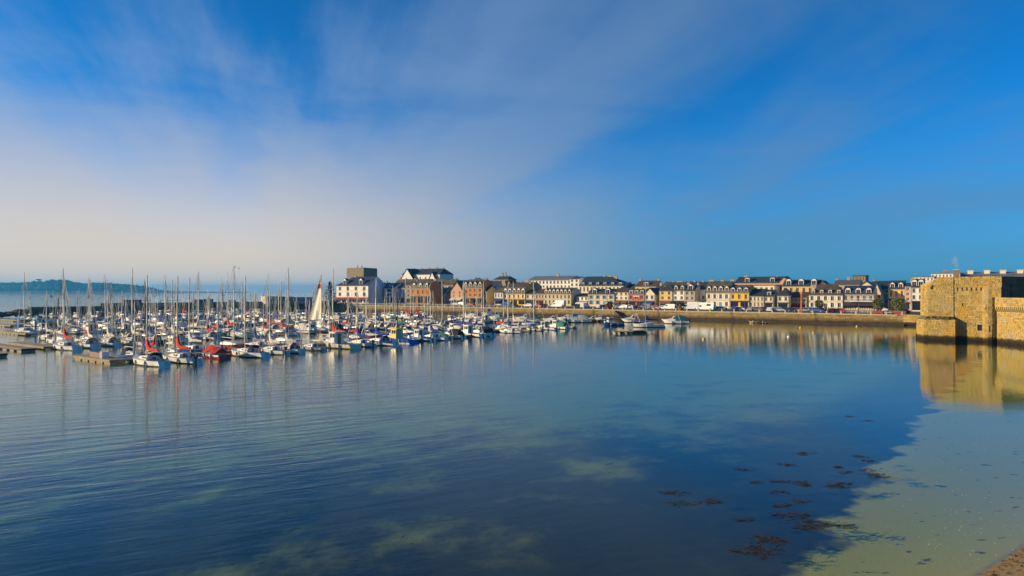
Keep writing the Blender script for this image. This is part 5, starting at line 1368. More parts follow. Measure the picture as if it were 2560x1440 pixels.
def make_motor_kit(L, B, style):
    K = SailKit(); K.L = L; q = L/6.0
    fs, fb = 0.62*q, 1.05*q
    h, d, st = hull_geom(L, B, fb, fs, 0.35, tr=0.90, full=2.1, rake=0.9*q, cock=0.42 if style != 'wheelhouse' else 0.5, stripe=0.16)
    K.hull = h.mesh('hull', [GEL, BOOT, GEL], True); K.deck = d.mesh('deck', [DECK])
    zd = fs+0.08*q; w = B*0.34; cab = MB(); wn = []
    if style == 'wheelhouse':      # small fishing cruiser, upright house forward of the middle
        x0, x1, hh = L*0.0, L*0.22, 1.45*q
        cab.frustum(x0, x1, -w, w, zd-0.3, x0+0.05, x1-0.18*q, -w*0.88, w*0.88, zd+hh)
        cab.box(x0-0.25*q, x1-0.05*q, -w*0.98, w*0.98, zd+hh+0.002, zd+hh+0.08)
        cab.frustum(x1+0.001, L*0.40, -w*0.85, w*0.85, zd, x1+0.001, L*0.34, -w*0.6, w*0.6, zd+0.42*q)
        za, zb = zd+0.72*q, zd+1.28*q; F = lambda z: (z-zd+0.3)/(hh+0.3)
        for sg in (1, -1):
            b = MB()
            for a, e in ((0.10, 0.48), (0.55, 0.90)):
                xa, xb = x0+(x1-x0-0.2*q)*a, x0+(x1-x0-0.2*q)*e
                b.add([(xa, sg*(w*(1-0.12*F(za))+0.012), za), (xb, sg*(w*(1-0.12*F(za))+0.012), za), (xb, sg*(w*(1-0.12*F(zb))+0.012), zb), (xa, sg*(w*(1-0.12*F(zb))+0.012), zb)], [(0, 1, 2, 3)])
            wn.append(b.mesh('side_window', [M_bglass]))
        b = MB(); xa = lambda z: x1-0.18*q*F(z)+0.012
        for y0, y1 in ((-0.8, -0.05), (0.05, 0.8)): b.add([(xa(za), w*y0, za), (xa(za), w*y1, za), (xa(zb), w*y1*0.95, zb), (xa(zb), w*y0*0.95, zb)], [(0, 1, 2, 3)])
        wn.append(b.mesh('windscreen', [M_bglass]))
        b = MB().box(x0-0.03, x0+0.012, -w*0.35, w*0.35, zd-0.28, zd+1.25*q); wn.append(b.mesh('door', [M_dframe]))
    elif style == 'cruiser':       # low raked cabin with open cockpit aft and a radar arch
        x0, x1 = -L*0.05, L*0.34
        rings = []
        for x, ww_, hh in ((x0, w, 0.95*q), (x0+L*0.08, w, 1.0*q), (x0+L*0.17, w*0.95, 0.50*q), (x1, w*0.7, 0.25*q), (x1+L*0.06, w*0.45, 0.02)):
            rings.append([(x, ww_, zd-0.05), (x, ww_*0.88, zd+hh*0.9), (x, ww_*0.6, zd+hh), (x, -ww_*0.6, zd+hh), (x, -ww_*0.88, zd+hh*0.9), (x, -ww_, zd-0.05)])
        cab.loft(rings)
        cab.tube((-L*0.2, B*0.42, zd-0.1), (-L*0.12, B*0.36, zd+1.2*q), 0.05, n=5).tube((-L*0.12, B*0.36, zd+1.2*q), (-L*0.12, -B*0.36, zd+1.2*q), 0.05, n=5).tube((-L*0.12, -B*0.36, zd+1.2*q), (-L*0.2, -B*0.42, zd-0.1), 0.05, n=5)
        b = MB(); xs_ = (x0+L*0.085, x0+L*0.165)
        for y0, y1 in ((-0.55, -0.03), (0.03, 0.55)): b.add([(xs_[1], w*y0*0.95, zd+0.56*q), (xs_[1], w*y1*0.95, zd+0.56*q), (xs_[0], w*y1, zd+1.02*q), (xs_[0], w*y0, zd+1.02*q)], [(0, 1, 2, 3)])
        wn.append(b.mesh('windscreen', [M_bglass]))
        for sg in (1, -1):
            b = MB().add([(x0+0.1, sg*(w*0.95+0.02), zd+0.40*q), (x0+L*0.13, sg*(w*0.945+0.02), zd+0.42*q), (x0+L*0.09, sg*(w*0.905+0.02), zd+0.80*q), (x0+0.1, sg*(w*0.905+0.02), zd+0.78*q)], [(0, 1, 2, 3)])
            wn.append(b.mesh('side_window', [M_bglass]))
    else:                          # open boat with thwarts and console
        cab.box(-L*0.32, -L*0.26, -w*1.1, w*1.1, 0.45*q, 0.52*q).box(-L*0.08, -L*0.02, -w*1.15, w*1.15, 0.45*q, 0.52*q)
        cab.frustum(0.02*L, 0.12*L, -w*0.45, w*0.45, zd, 0.04*L, 0.10*L, -w*0.4, w*0.4, zd+0.55*q)
    K.cabin = cab.mesh('cabin' if style != 'open' else 'thwart', [GEL]); K.win = wn; K.style = style
    K.ob = outboard_mesh((-L/2-0.12, 0, 0.40*q))
    pp = MB(); z1 = fb+0.45
    pts = [(L*0.12, B*0.42, z1-0.1), (L*0.32, B*0.32, z1), (L*0.44, B*0.16, z1), (L/2, 0, z1+0.05), (L*0.44, -B*0.16, z1), (L*0.32, -B*0.32, z1), (L*0.12, -B*0.42, z1-0.1)]
    for a, b_ in zip(pts, pts[1:]): pp.tube(a, b_, 0.018, n=4)
    for p in pts: pp.tube((p[0], p[1], fb-0.3), p, 0.014, n=4)
    K.rail = pp.mesh('bow_rail', [WIRE])
    cv = MB(); rings = []
    for x, ww_, hh in ((-L*0.48, B*0.46, 0.08), (-L*0.3, B*0.50, 0.55*q), (-L*0.08, B*0.50, 0.9*q), (L*0.1, B*0.46, 0.55*q), (L*0.3, B*0.34, 0.2*q)):
        rings.append([(x, ww_, fs-0.03+0.05*q), (x, ww_*0.6, fs+hh*0.75+0.05), (x, 0, fs+hh+0.08), (x, -ww_*0.6, fs+hh*0.75+0.05), (x, -ww_, fs-0.03+0.05*q)])
    cv.loft(rings, closed=False); K.cover = cv.mesh('boat_cover', [CLOTH['blue']], True)
    cn = MB(); rings = []
    for x, ww_, hh in ((-L*0.42, B*0.40, 0.75*q), (-L*0.25, B*0.42, 1.15*q), (-L*0.02, B*0.36, 1.15*q)):
        rings.append([(x, ww_, zd-0.05), (x, ww_*0.9, zd+hh*0.85), (x, ww_*0.5, zd+hh), (x, -ww_*0.5, zd+hh), (x, -ww_*0.9, zd+hh*0.85), (x, -ww_, zd-0.05)])
    cn.loft(rings, closed=False); K.canopy = cn.mesh('cockpit_canopy', [CLOTH['navy']], True)
    K.aer = MB().tube((L*0.06, 0.3, zd+1.4*q), (L*0.02, 0.3, zd+3.2*q), 0.015, 0.008, 4).tube((L*0.06, -0.3, zd+1.4*q), (L*0.06, -0.3, zd+2.1*q), 0.03, n=5).mesh('aerial', [WIRE])
    K.fender = SAILK[0].fender; K.fpos = [(f*L, sg*(B/2*hshape(0.5+f, 0.9, 2.1)*0.97+0.10), 0.40) for f in (-0.2, 0.12) for sg in (1, -1)]
    return K
MOTK = {'wheelhouse': make_motor_kit(6.4, 2.5, 'wheelhouse'), 'cruiser': make_motor_kit(7.2, 2.7, 'cruiser'), 'open': make_motor_kit(4.8, 1.95, 'open')}
STYLE_WORD = {'wheelhouse': 'cabin motorboat', 'cruiser': 'motor cruiser', 'open': 'open motorboat'}
def motorboat(x, y, ang, style, label, hull='white', stripe=None, boot=None, cover=None, canopy=None, cabin=None, motor=True, scale=1.0, group='boats moored in the marina', doorm=None, name='motorboat'):
    K = MOTK[style]; r = thing(name, label, 'boat' if style == 'open' else 'motorboat', (x, y, 0), ang, group, (scale,)*3)
    hm = HULLC[hull]
    put('hull', K.hull, r, mats=[hm, boot, stripe or hm]); put('deck', K.deck, r)
    if not (cover and style == 'open'):
        c = put('cabin' if style != 'open' else 'thwart', K.cabin, r, mats=[cabin] if cabin else None)
        for w in K.win: put(w.name.split('.')[0], w, c, mats=[doorm] if doorm and w.name.startswith('door') else None)
    if style != 'open': put('bow_rail', K.rail, r); put('aerial', K.aer, r)
    if cover and style == 'open': put('boat_cover', K.cover, r, mats=[CLOTH[cover]])
    if canopy and style != 'open': put('cockpit_canopy', K.canopy, r, mats=[CLOTH[canopy]])
    if motor: put('outboard_motor', K.ob, r)
    for p in K.fpos[::2]: put('fender', K.fender, r, p)
    return r

def fill_marina():
    rr = random.Random(21)
    near = math.atan2(-WW.y, -WW.x); far = math.atan2(WW.y, WW.x)    # bows point at the walkway
    S_b, S_r, S_n = HULLC['blue'], HULLC['red'], HULLC['navy']
    B_b, B_r = mat('boot_blue', (0.02, 0.06, 0.22), rough=0.5), mat('boot_red', (0.25, 0.03, 0.02), rough=0.5)
    p0 = Vector((*PONT[0][0], 0))
    def berth(i, s, side, L): 
        p = Vector((*PONT[i][0], 0))+UU*s+WW*side*(1.5+L/2); return p.x, p.y
    def s_of(px, i=0):
        k = kx(px); x, y = PONT[i][0]; return (k*y-x)/(UU.x-UU.y*k)
    fr = 'front row of the marina'
    # --- front row, near side of the front pontoon, left to right
    def S(px, kit, label, **kw):
        x, y = berth(0, s_of(px), 1, SAILK[kit].L); return sailboat(x, y, near+rr.uniform(-0.06, 0.06), kit, label, **kw)
    def M(px, style, label, sc=1.0, **kw):
        x, y = berth(0, s_of(px), 1, MOTK[style].L*sc); return motorboat(x, y, near+rr.uniform(-0.08, 0.08), style, label, scale=sc, **kw)
    S(322, 0, 'white sailboat with red sail cover and wheel at the near end of the front row', cover='red', stripe=None, boot=BOOT, hood='navy', wheel=True, lifebuoy=False)
    S(398, 0, 'white sailboat with red sail cover and red lifebuoy beside the red tented boat', cover='red', boot=BOOT, lifebuoy=True, motor=True, stripe=None)
    x, y = berth(0, s_of(497), 1, 5.4)
    r = motorboat(x, y, near, 'open', 'red hulled boat under a red tent cover in the front row', hull='red', stripe=GEL, motor=False, scale=1.15, boot=HULLC['dark red'])
    MB().add([(-1.9, 1.0, 0.75), (-1.9, -1.0, 0.75), (1.3, -0.95, 0.85), (1.3, 0.95, 0.85), (-1.75, 0, 1.35), (0.7, 0, 1.70), (2.0, 0, 0.95)],
             [(0, 3, 5, 4), (1, 4, 5, 2), (0, 4, 1), (3, 6, 5), (2, 5, 6)]).link('tent_cover', CLOTH['red'], r)
    MB().tube((0.9, 0, 0.4), (0.9, 0, 4.6), 0.05, 0.04, 6).link('mast', ALU, r)
    S(566, 0, 'white sailboat with bare boom right of the red tented boat', cover=None, boot=BOOT, lifebuoy=True, hood='navy')
    S(633, 1, 'small white sailboat with red lifebuoy on its stern rail in the front row', cover='white', boot=BOOT, lifebuoy=True, motor=True)
    S(673, 1, 'white sailboat with pale sprayhood and lifebuoy left of the grey dayboat', cover='white', boot=BOOT, lifebuoy=True, hood='white')
    S(736, 3, 'small grey hulled dayboat next to the gap in the front row', hull='grey', cover=None, boot=BOOT)
    M(799, 'wheelhouse', 'cream fishing boat with brown wheelhouse door in the front row', 1.2, hull='cream', doorm=HULLC['wood'], boot=BOOT, motor=False)
    S(852, 1, 'white sailboat with blue sail cover beside the cream fishing boat', cover='blue', boot=BOOT, motor=True)
    S(893, 0, 'white sailboat with blue stripe and blue cover left of the yellow cabin boat', cover='blue', boot=B_b, stripe=S_b, hood='blue')
    M(952, 'wheelhouse', 'blue hulled fishing boat with yellow cabin in the front row', 1.15, hull='blue', boot=GEL, cabin=HULLC['yellow'], doorm=HULLC['grey'], motor=False)
    M(990, 'open', 'navy hulled open boat beside the yellow cabin boat', 1.1, hull='navy', boot=BOOT)
    M(1012, 'wheelhouse', 'white cabin motorboat with blue stripe right of the navy open boat', 0.95, boot=B_b, stripe=S_b)
    S(1036, 1, 'white sailboat with blue cover, last sailboat before the bare pontoon fingers', cover='blue', boot=BOOT)
    M(1064, 'open', 'small white boat with green cover in the front row', 1.1, cover='green', boot=BOOT)
    M(1088, 'cruiser', 'white cruiser with black canopy left of the dark red boat', 0.85, canopy='black', boot=BOOT)
    M(1108, 'open', 'dark red hulled boat in the front row', 1.2, hull='dark red', boot=BOOT, motor=False)
    M(1134, 'wheelhouse', 'white cabin motorboat with outboard right of the dark red boat', 1.05, boot=BOOT)
    M(1163, 'cruiser', 'white cruiser with navy canopy before the bare pontoon fingers', 0.9, canopy='navy', boot=BOOT)
    S(1236, 3, 'little white sailboat with blue cover past the bare pontoon fingers', cover='blue', boot=B_b, motor=True)
    M(1272, 'open', 'white open boat with cream stripe near the far end of the front row', 1.0, boot=BOOT, stripe=HULLC['cream'])
    M(1302, 'open', 'yellow striped open boat near the far end of the front row', 1.0, boot=BOOT, stripe=HULLC['yellow'])
    M(1330, 'wheelhouse', 'white cabin motorboat third from the far end of the front row', 0.9, boot=B_b)
    M(1358, 'wheelhouse', 'white cabin motorboat with green canopy second from the far end of the front row', 0.95, boot=BOOT, canopy='green')
    M(1384, 'open', 'grey boat with black outboard at the far end of the front row', 1.05, hull='grey', boot=BOOT)
    # --- the other rows
    ROWN = ['second', 'third', 'fourth', 'fifth', 'sixth', 'seventh', 'eighth', 'ninth', 'tenth']
    rows = [(0, -1), (1, 1), (1, -1), (2, 1), (2, -1), (3, 1), (3, -1), (4, 1), (4, -1)]
    special = {
        (0, 12): ('M', 'wheelhouse', dict(hull='red', stripe=HULLC['red'], boot=HULLC['dark red'], motor=False, scale=1.75), 'large bright red hulled boat lying behind the front pontoon'),
    }
    cnt = 0
    for ri, (i, side) in enumerate(rows):
        L = PONT[i][1]; s = 3.0 if i else 2.0; idx = 0
        psail = (0.80, 0.74, 0.66, 0.66, 0.60, 0.55, 0.5, 0.42, 0.3)[ri]
        while s < L-2:
            f = s/L
            gap = rr.random() < 0.10
            typ = 'S' if rr.random() < psail*(1.15-0.55*f) else 'M'
            if typ == 'S':
                kit = rr.choices((0, 1, 2, 3), (5, 4, 2 if f < 0.6 else 0.5, 3))[0]; BL = SAILK[kit].L; st_ = (3.5, 3.0, 3.9, 2.7)[kit]
            else:
                sty = rr.choices(('wheelhouse', 'cruiser', 'open'), (4, 4, 3))[0]; sc = rr.uniform(0.85, 1.1); BL = MOTK[sty].L*sc; st_ = 3.2 if sty != 'open' else 2.6
            if (i, side, idx) == (0, -1, 5): typ, kit = 'S', 2; BL = 10.0; st_ = 4.4; gap = False
            s += st_/2
            if not gap:
                x, y = berth(i, s, side, BL); ang = (near if side > 0 else far)+(math.pi if rr.random() < 0.25 else 0)+rr.gauss(0, 0.09)
                place = f'{ordw(idx)} along the {ROWN[ri]} row'
                if (i, side, idx) == (0, -1, 5):
                    sailboat(x, y, far, 2, 'large bright red sailboat lying behind the front pontoon', hull='red', boot=HULLC['red'], cover=None)
                elif typ == 'S':
                    cover = rr.choices((None, 'white', 'red', 'blue', 'navy', 'green'), (4, 6, 4.2 if i < 2 and f < 0.6 else 1.0, 2.0, 0.8, 0.3))[0]
                    hull = rr.choices(('white', 'navy', 'cream', 'grey', 'blue', 'dark red', 'wood'), (14, 1.2, 1.5, 1, 0.5, 0.5, 0.4))[0]
                    st2 = rr.choices((None, S_b, S_r, S_n), (6, 1.6, 0.7, 1.2))[0]
                    cw_ = f'{cover} sail cover' if cover else 'bare boom'
                    sailboat(x, y, ang, kit, f'{hull} sailboat with {cw_}, {place} from the sea end', hull=hull, cover=cover, stripe=st2, boot=rr.choice((BOOT, BOOT, B_b, B_r)),
                             hood=rr.choice((None, None, None, 'navy', 'white', 'white')), lifebuoy=rr.random() < 0.3, motor=rr.random() < 0.3 and kit != 2, furl=rr.choices(('white', 'blue', 'navy', 'red'), (9, 1, 0.6, 0.3))[0],
                             mastmat=rr.choices((None, M_dark, HULLC['wood'], HULLC['yellow']), (10, 0.5 if kit != 2 else 0, 0.6, 0.3))[0], wheel=kit == 2)
                else:
                    hull = rr.choices(('white', 'navy', 'cream', 'grey', 'blue', 'red', 'green', 'yellow'), (15, 0.8, 1.5, 1, 0.7, 0.6, 0.5, 0.4))[0]
                    cov = rr.choice((None, None, 'blue', 'navy', 'green', 'teal', 'white', 'white')); can = rr.choices((None, 'navy', 'blue', 'white', 'teal'), (7, 0.8, 0.4, 1.6, 0.5))[0]
                    what = f'under a {cov} cover' if sty == 'open' and cov else (f'with {can} canopy' if can and sty != 'open' else '')
                    motorboat(x, y, ang, sty, f'{hull} {STYLE_WORD[sty]} {what}, {place} from the sea end'.replace(' ,', ','), hull=hull, boot=rr.choice((BOOT, B_b, B_r)), stripe=rr.choice((None, None, S_b, S_n)),
                              cover=cov, canopy=can, scale=sc, motor=rr.random() < 0.8)
                cnt += 1; idx += 1
            s += st_/2+rr.uniform(0.15, 0.8)
    # --- boats lying to moorings off the quay, left to right
    mo = [(1384, 806, 'cruiser', 1.05, 'white', None, 'white cruiser moored in front of the long cream stone house', 2.9),
          (1415, 801, 'cruiser', 0.9, 'white', 'white', 'white cruiser with pale canopy moored right of the marina end', 3.0),
          (1443, 806, 'wheelhouse', 1.25, 'white', 'white', 'white cabin boat with long roof moored below the alley', 3.05),
          (1482, 804, 'cruiser', 0.85, 'orange', None, 'varnished orange boat moored below the blue shuttered house', 3.2),
          (1505, 801, 'wheelhouse', 0.8, 'white', None, 'small white cabin boat moored behind the bright blue boat', 2.9),
          (1530, 814, 'wheelhouse', 1.0, 'blue', None, 'bright blue hulled boat with white cabin moored by the stair', 3.35),
          (1584, 806, 'cruiser', 1.15, 'white', None, 'white cruiser with blue stripe moored behind the blue covered sailboat', 3.1),
          (1687, 809, 'cruiser', 1.12, 'white', 'teal', 'long white cruiser with teal canopy moored alone off the quay', 2.95),
          (1250, 800, 'wheelhouse', 1.25, 'white', None, 'big white cabin boat moored off the quay below the yellow house', 3.0),
          (1315, 803, 'cruiser', 1.15, 'white', None, 'long white cruiser moored left of the green covered boats', 3.0),
          (1228, 789, 'wheelhouse', 1.2, 'white', None, 'white cabin boat moored close under the quay by the palms', 3.2),
          (1180, 794, 'cruiser', 1.2, 'cream', None, 'cream motor cruiser moored below the orange mansard house', 3.3)]
    for px, py, sty, sc, hull, can, lab, ang in mo:
        d = dw(py); x, y = at(px, d)
        motorboat(x, y, ang, sty, lab, hull=hull, canopy=can, scale=sc, boot=BOOT, stripe=S_b if 'blue stripe' in lab else None, motor='blue hulled' in lab or sc < 1.2, group='boats on moorings off the quay')
    x, y = at(1620, dw(818)); sailboat(x, y, math.pi+0.05, 0, 'white sailboat with bright blue sail cover moored alone off the quay', cover='blue', boot=BOOT, group='boats on moorings off the quay')
    x, y = at(1340, dw(809)); sailboat(x, y, math.pi-0.2, 1, 'navy hulled sailboat with green sail cover moored at the marina end', hull='navy', cover='green', boot=BOOT, group='boats on moorings off the quay')
    x, y = at(1180+95, dw(806)); sailboat(x, y, 3.0, 0, 'white sailboat with bare boom moored beyond the marina end', hull='white', cover=None, boot=BOOT, group='boats on moorings off the quay')
    # hoisted white sail with a red band
    d = 190.0; x, y = at(799, d)
    r = sailboat(x, y, far, 2, 'white sailboat with its tall white sail hoisted, a red band across it', cover=None, boot=BOOT)
    K = SAILK[2]; sl = MB(); N = 10; Hs = 13.6; mxx = K.mx-0.05; ft = 5.4
    e = Vector((math.cos(-near), math.sin(-near), 0))
    cols = []
    for i in range(N+1):
        f = i/N; z = K.zd+0.9+f*(Hs-1.1)
        w = ft*(1-f)**1.0+0.12
        cols.append([(mxx-w*g, 0.20*math.sin(g*9+f*2.0)*(1-f)+0.25*math.sin(g*3.1), z-0.1*g) for g in [q/8 for q in range(9)]])
    for i in range(N):
        for g in range(8):
            sl.add([cols[i][g], cols[i][g+1], cols[i+1][g+1], cols[i+1][g]], [(0, 1, 2, 3)], 1 if i == 7 else 0)
    so_ = sl.link('hoisted_sail', [mat('sail_cloth', (0.74, 0.70, 0.60), rough=0.85, var=0.05), CLOTH['red']], r, smooth=True)
    return cnt
NB = fill_marina()
# ------------------------------------------------------------ cars and vans
_car = {}
def car_kit(style):
    if style in _car: return _car[style]
    L, Wd, H = {'hatch': (3.9, 1.68, 1.45), 'saloon': (4.4, 1.74, 1.42), 'van': (4.9, 1.9, 2.0), 'camper': (6.4, 2.2, 2.75), 'box': (6.2, 2.25, 2.95)}[style]
    b = MB(); g = []; h = Wd/2
    def body(prof, inset=0.0, m=0):
        rings = []
        for sg, w in ((-1, h), (1, h)): rings.append([(x, sg*w*(1-0.16*max(0, z-0.85)/0.6), z) for x, z in prof])
        b.loft(rings, m)
    if style in ('hatch', 'saloon'):
        t = -L/2+(0.12 if style == 'hatch' else 0.75)
        prof = [(-L/2, 0.35), (-L/2+0.02, 0.82), (-L/2+0.1 if style == 'hatch' else t-0.35, 0.92), (t+0.35, H-0.06), (t+0.75, H), (0.35, H), (0.75, H-0.08), (1.15, 0.93), (L/2-0.15, 0.78), (L/2, 0.6), (L/2, 0.3), (-L/2+0.05, 0.25)]
        body(prof)
        w = h*0.955
        for sg in (-1, 1):
            q = MB()
            for a, c, a2, c2 in ((t+0.42, 0.02, t+0.62, 0.02), (0.10, 1.0, 0.10, 0.70)):
                q.add([(a, sg*(h*(1-0.16*0.1/0.6)+0.012), 0.96), (c, sg*(h*(1-0.16*0.1/0.6)+0.012), 0.96), (c2, sg*(h*(1-0.16*(H-0.95)/0.6)+0.012), H-0.11), (a2, sg*(h*(1-0.16*(H-0.95)/0.6)+0.012), H-0.11)], [(0, 1, 2, 3)])
            g.append(q.mesh('side_window', [M_glass]))
        q = MB().add([(1.135, -h*0.85, 0.97), (1.135, h*0.85, 0.97), (0.79, h*0.76, H-0.10), (0.79, -h*0.76, H-0.10)], [(0, 1, 2, 3)]); g.append(q.mesh('windscreen', [M_glass]))
        wx = (-L/2+0.72, L/2-0.78)
    else:
        if style == 'van': prof = [(-L/2, 0.35), (-L/2, 1.75), (-L/2+0.12, H), (0.9, H), (1.35, H-0.25), (1.75, 1.15), (L/2-0.1, 0.95), (L/2, 0.7), (L/2, 0.3), (-L/2+0.05, 0.25)]
        elif style == 'camper': prof = [(-L/2, 0.4), (-L/2, H-0.1), (-L/2+0.15, H), (2.3, H), (2.75, H-0.35), (2.7, 1.95), (1.95, 1.75), (2.5, 1.2), (L/2-0.1, 0.95), (L/2, 0.7), (L/2, 0.32), (-L/2+0.05, 0.3)]
        else: prof = [(-L/2, 0.55), (-L/2, H), (1.15, H), (1.15, 2.15), (2.0, 2.15), (2.45, 1.25), (L/2, 1.05), (L/2, 0.4), (-L/2+0.05, 0.4)]
        body(prof)
        zs = 1.2 if style != 'box' else 1.3
        for sg in (-1, 1):
            x1 = {'van': 1.45, 'camper': 2.25, 'box': 2.1}[style]
            q = MB().add([(x1-0.95, sg*(h*(1-0.16*(zs-0.85)/0.6)+0.012), zs), (x1, sg*(h*(1-0.16*(zs-0.85)/0.6)+0.012), zs), (x1-0.25, sg*(h*(1-0.16*(zs-0.35)/0.6)+0.012), zs+0.5), (x1-0.95, sg*(h*(1-0.16*(zs-0.35)/0.6)+0.012), zs+0.5)], [(0, 1, 2, 3)])
            if style == 'camper': q.add([(-2.0, sg*(h*0.80+0.02), 1.6), (-0.6, sg*(h*0.80+0.02), 1.6), (-0.6, sg*(h*0.66+0.02), 2.2), (-2.0, sg*(h*0.66+0.02), 2.2)], [(0, 1, 2, 3)])
            g.append(q.mesh('side_window', [M_glass]))
        wx = (-L/2+1.0, L/2-0.95)
    r = 0.31 if style in ('hatch', 'saloon', 'van') else 0.36
    ty = MB().tube((0, -0.1, 0), (0, 0.1, 0), r, n=12).mesh('wheel', [M_ob]); rm = MB().tube((0, -0.108, 0), (0, 0.108, 0), r*0.6, n=8).mesh('rim', [M_metal])
    li = MB().box(L/2-0.06, L/2+0.012, 0.45*h, 0.85*h, 0.58, 0.72).mesh('headlight', [M_white]); tl = MB().box(-L/2-0.02, -L/2+0.05, 0.6*h, 0.92*h, 0.65, 0.85).mesh('tail_light', [P_red])
    _car[style] = (b.mesh('body', [M_white]), g, ty, rm, li, tl, wx, h, r, L); return _car[style]
CARC = {'white': mat('car_white', (0.70, 0.70, 0.68), rough=0.3, var=0, coat=0.5), 'silver': mat('car_silver', (0.42, 0.43, 0.44), rough=0.3, metal=0.4, var=0, coat=0.5), 'black': mat('car_black', (0.012, 0.013, 0.015), rough=0.25, var=0, coat=0.6),
        'dark blue': mat('car_dark_blue', (0.012, 0.025, 0.08), rough=0.3, var=0, coat=0.5), 'blue': mat('car_blue', (0.03, 0.09, 0.30), rough=0.3, var=0, coat=0.5), 'red': mat('car_red', (0.38, 0.02, 0.02), rough=0.3, var=0, coat=0.5),
        'grey': mat('car_grey', (0.12, 0.125, 0.13), rough=0.3, var=0, coat=0.5), 'dark red': mat('car_dark_red', (0.12, 0.012, 0.018), rough=0.3, var=0, coat=0.5)}
def car(px, o, style, col, label, ang=0.0, z=None):
    body, g, ty, rm, li, tl, wx, h, r, L = car_kit(style)
    x, y = qp(qs(px, o), o)
    c = thing('parked_van' if style in ('van', 'box', 'camper') else 'parked_car', label, 'van' if style in ('van', 'box', 'camper') else 'car', (x, y, ground(o)-0.01 if z is None else z), QANG+ang, 'vehicles parked along the quay')
    bo = put('body', body, c, mats=[CARC[col]])
    for q in g: put(q.name.split('.')[0], q, c)
    for xx in wx:
        for sg in (-1, 1):
            w = put('wheel', ty, c, (xx, sg*(h-0.08), r)); put('rim', rm, w)
    for sg in (1, -1):
        put('headlight', li, c, (0, 0 if sg > 0 else -1.3*h, 0)); put('tail_light', tl, c, (0, 0 if sg > 0 else -1.52*h, 0))
    return c
def park():
    rr = random.Random(4)
    L = [(1142, 24, 'saloon', 'white'), (1156, 24, 'hatch', 'dark blue'), (1266, 22, 'van', 'blue'), (1285, 20, 'saloon', 'dark blue'), (1322, 20, 'saloon', 'white'), (1346, 18, 'saloon', 'red'), (1362, 20, 'hatch', 'dark red'),
         (1380, 20, 'hatch', 'silver'), (1396, 18, 'box', 'white'), (1446, 18, 'hatch', 'black'), (1462, 18, 'van', 'white'), (1500, 16, 'hatch', 'white'), (1514, 18, 'saloon', 'dark blue'), (1549, 18, 'saloon', 'grey'), (1560, 15, 'hatch', 'silver'),
         (1572, 15, 'hatch', 'white'), (1584, 18, 'saloon', 'dark blue'), (1614, 18, 'van', 'dark blue'), (1641, 16, 'hatch', 'red'), (1656, 16, 'saloon', 'white'), (1674, 15, 'van', 'white'), (1686, 15, 'hatch', 'black'),
         (1716, 19, 'saloon', 'grey'), (1727, 14, 'box', 'white'), (1765, 13, 'camper', 'white'), (1779, 17, 'saloon', 'black'), (1801, 15, 'saloon', 'silver'), (1837, 14, 'saloon', 'blue'), (1851, 15, 'hatch', 'white'), (1866, 18, 'hatch', 'black'),
         (1877, 14, 'saloon', 'silver'), (1891, 13, 'saloon', 'grey'), (1908, 17, 'saloon', 'dark red'), (1926, 12, 'saloon', 'white'), (1948, 12, 'hatch', 'silver'), (1962, 12, 'saloon', 'dark blue'), (1977, 12, 'saloon', 'black'),
         (1992, 12, 'hatch', 'red'), (2009, 12, 'hatch', 'silver'), (2024, 13, 'hatch', 'dark blue'), (2042, 12, 'saloon', 'blue'), (2054, 14, 'saloon', 'black'), (2080, 10, 'saloon', 'dark red'), (2096, 10, 'saloon', 'red'),
         (2205, 30, 'hatch', 'white'), (2237, 22, 'saloon', 'black'), (2254, 11, 'van', 'black')]
    W = {'hatch': 'hatchback', 'saloon': 'saloon car', 'van': 'panel van', 'camper': 'camper van', 'box': 'box van'}
    cnt = {}; tot = {}
    for q in L: tot[(q[3], q[2])] = tot.get((q[3], q[2]), 0)+1
    for px, o, sty, col in L:
        k = cnt.get((col, sty), 0); cnt[(col, sty)] = k+1
        if tot[(col, sty)] == 1: lab = f'{col} {W[sty]} parked along the quay, the only one of its kind'
        else: lab = f'{col} {W[sty]} parked along the quay, {ordw(k)} such from the left'
        car(px, o, sty, col, lab, ang=rr.choice((0, math.pi))+rr.uniform(-0.15, 0.15) if rr.random() < 0.7 else math.pi/2)
park()

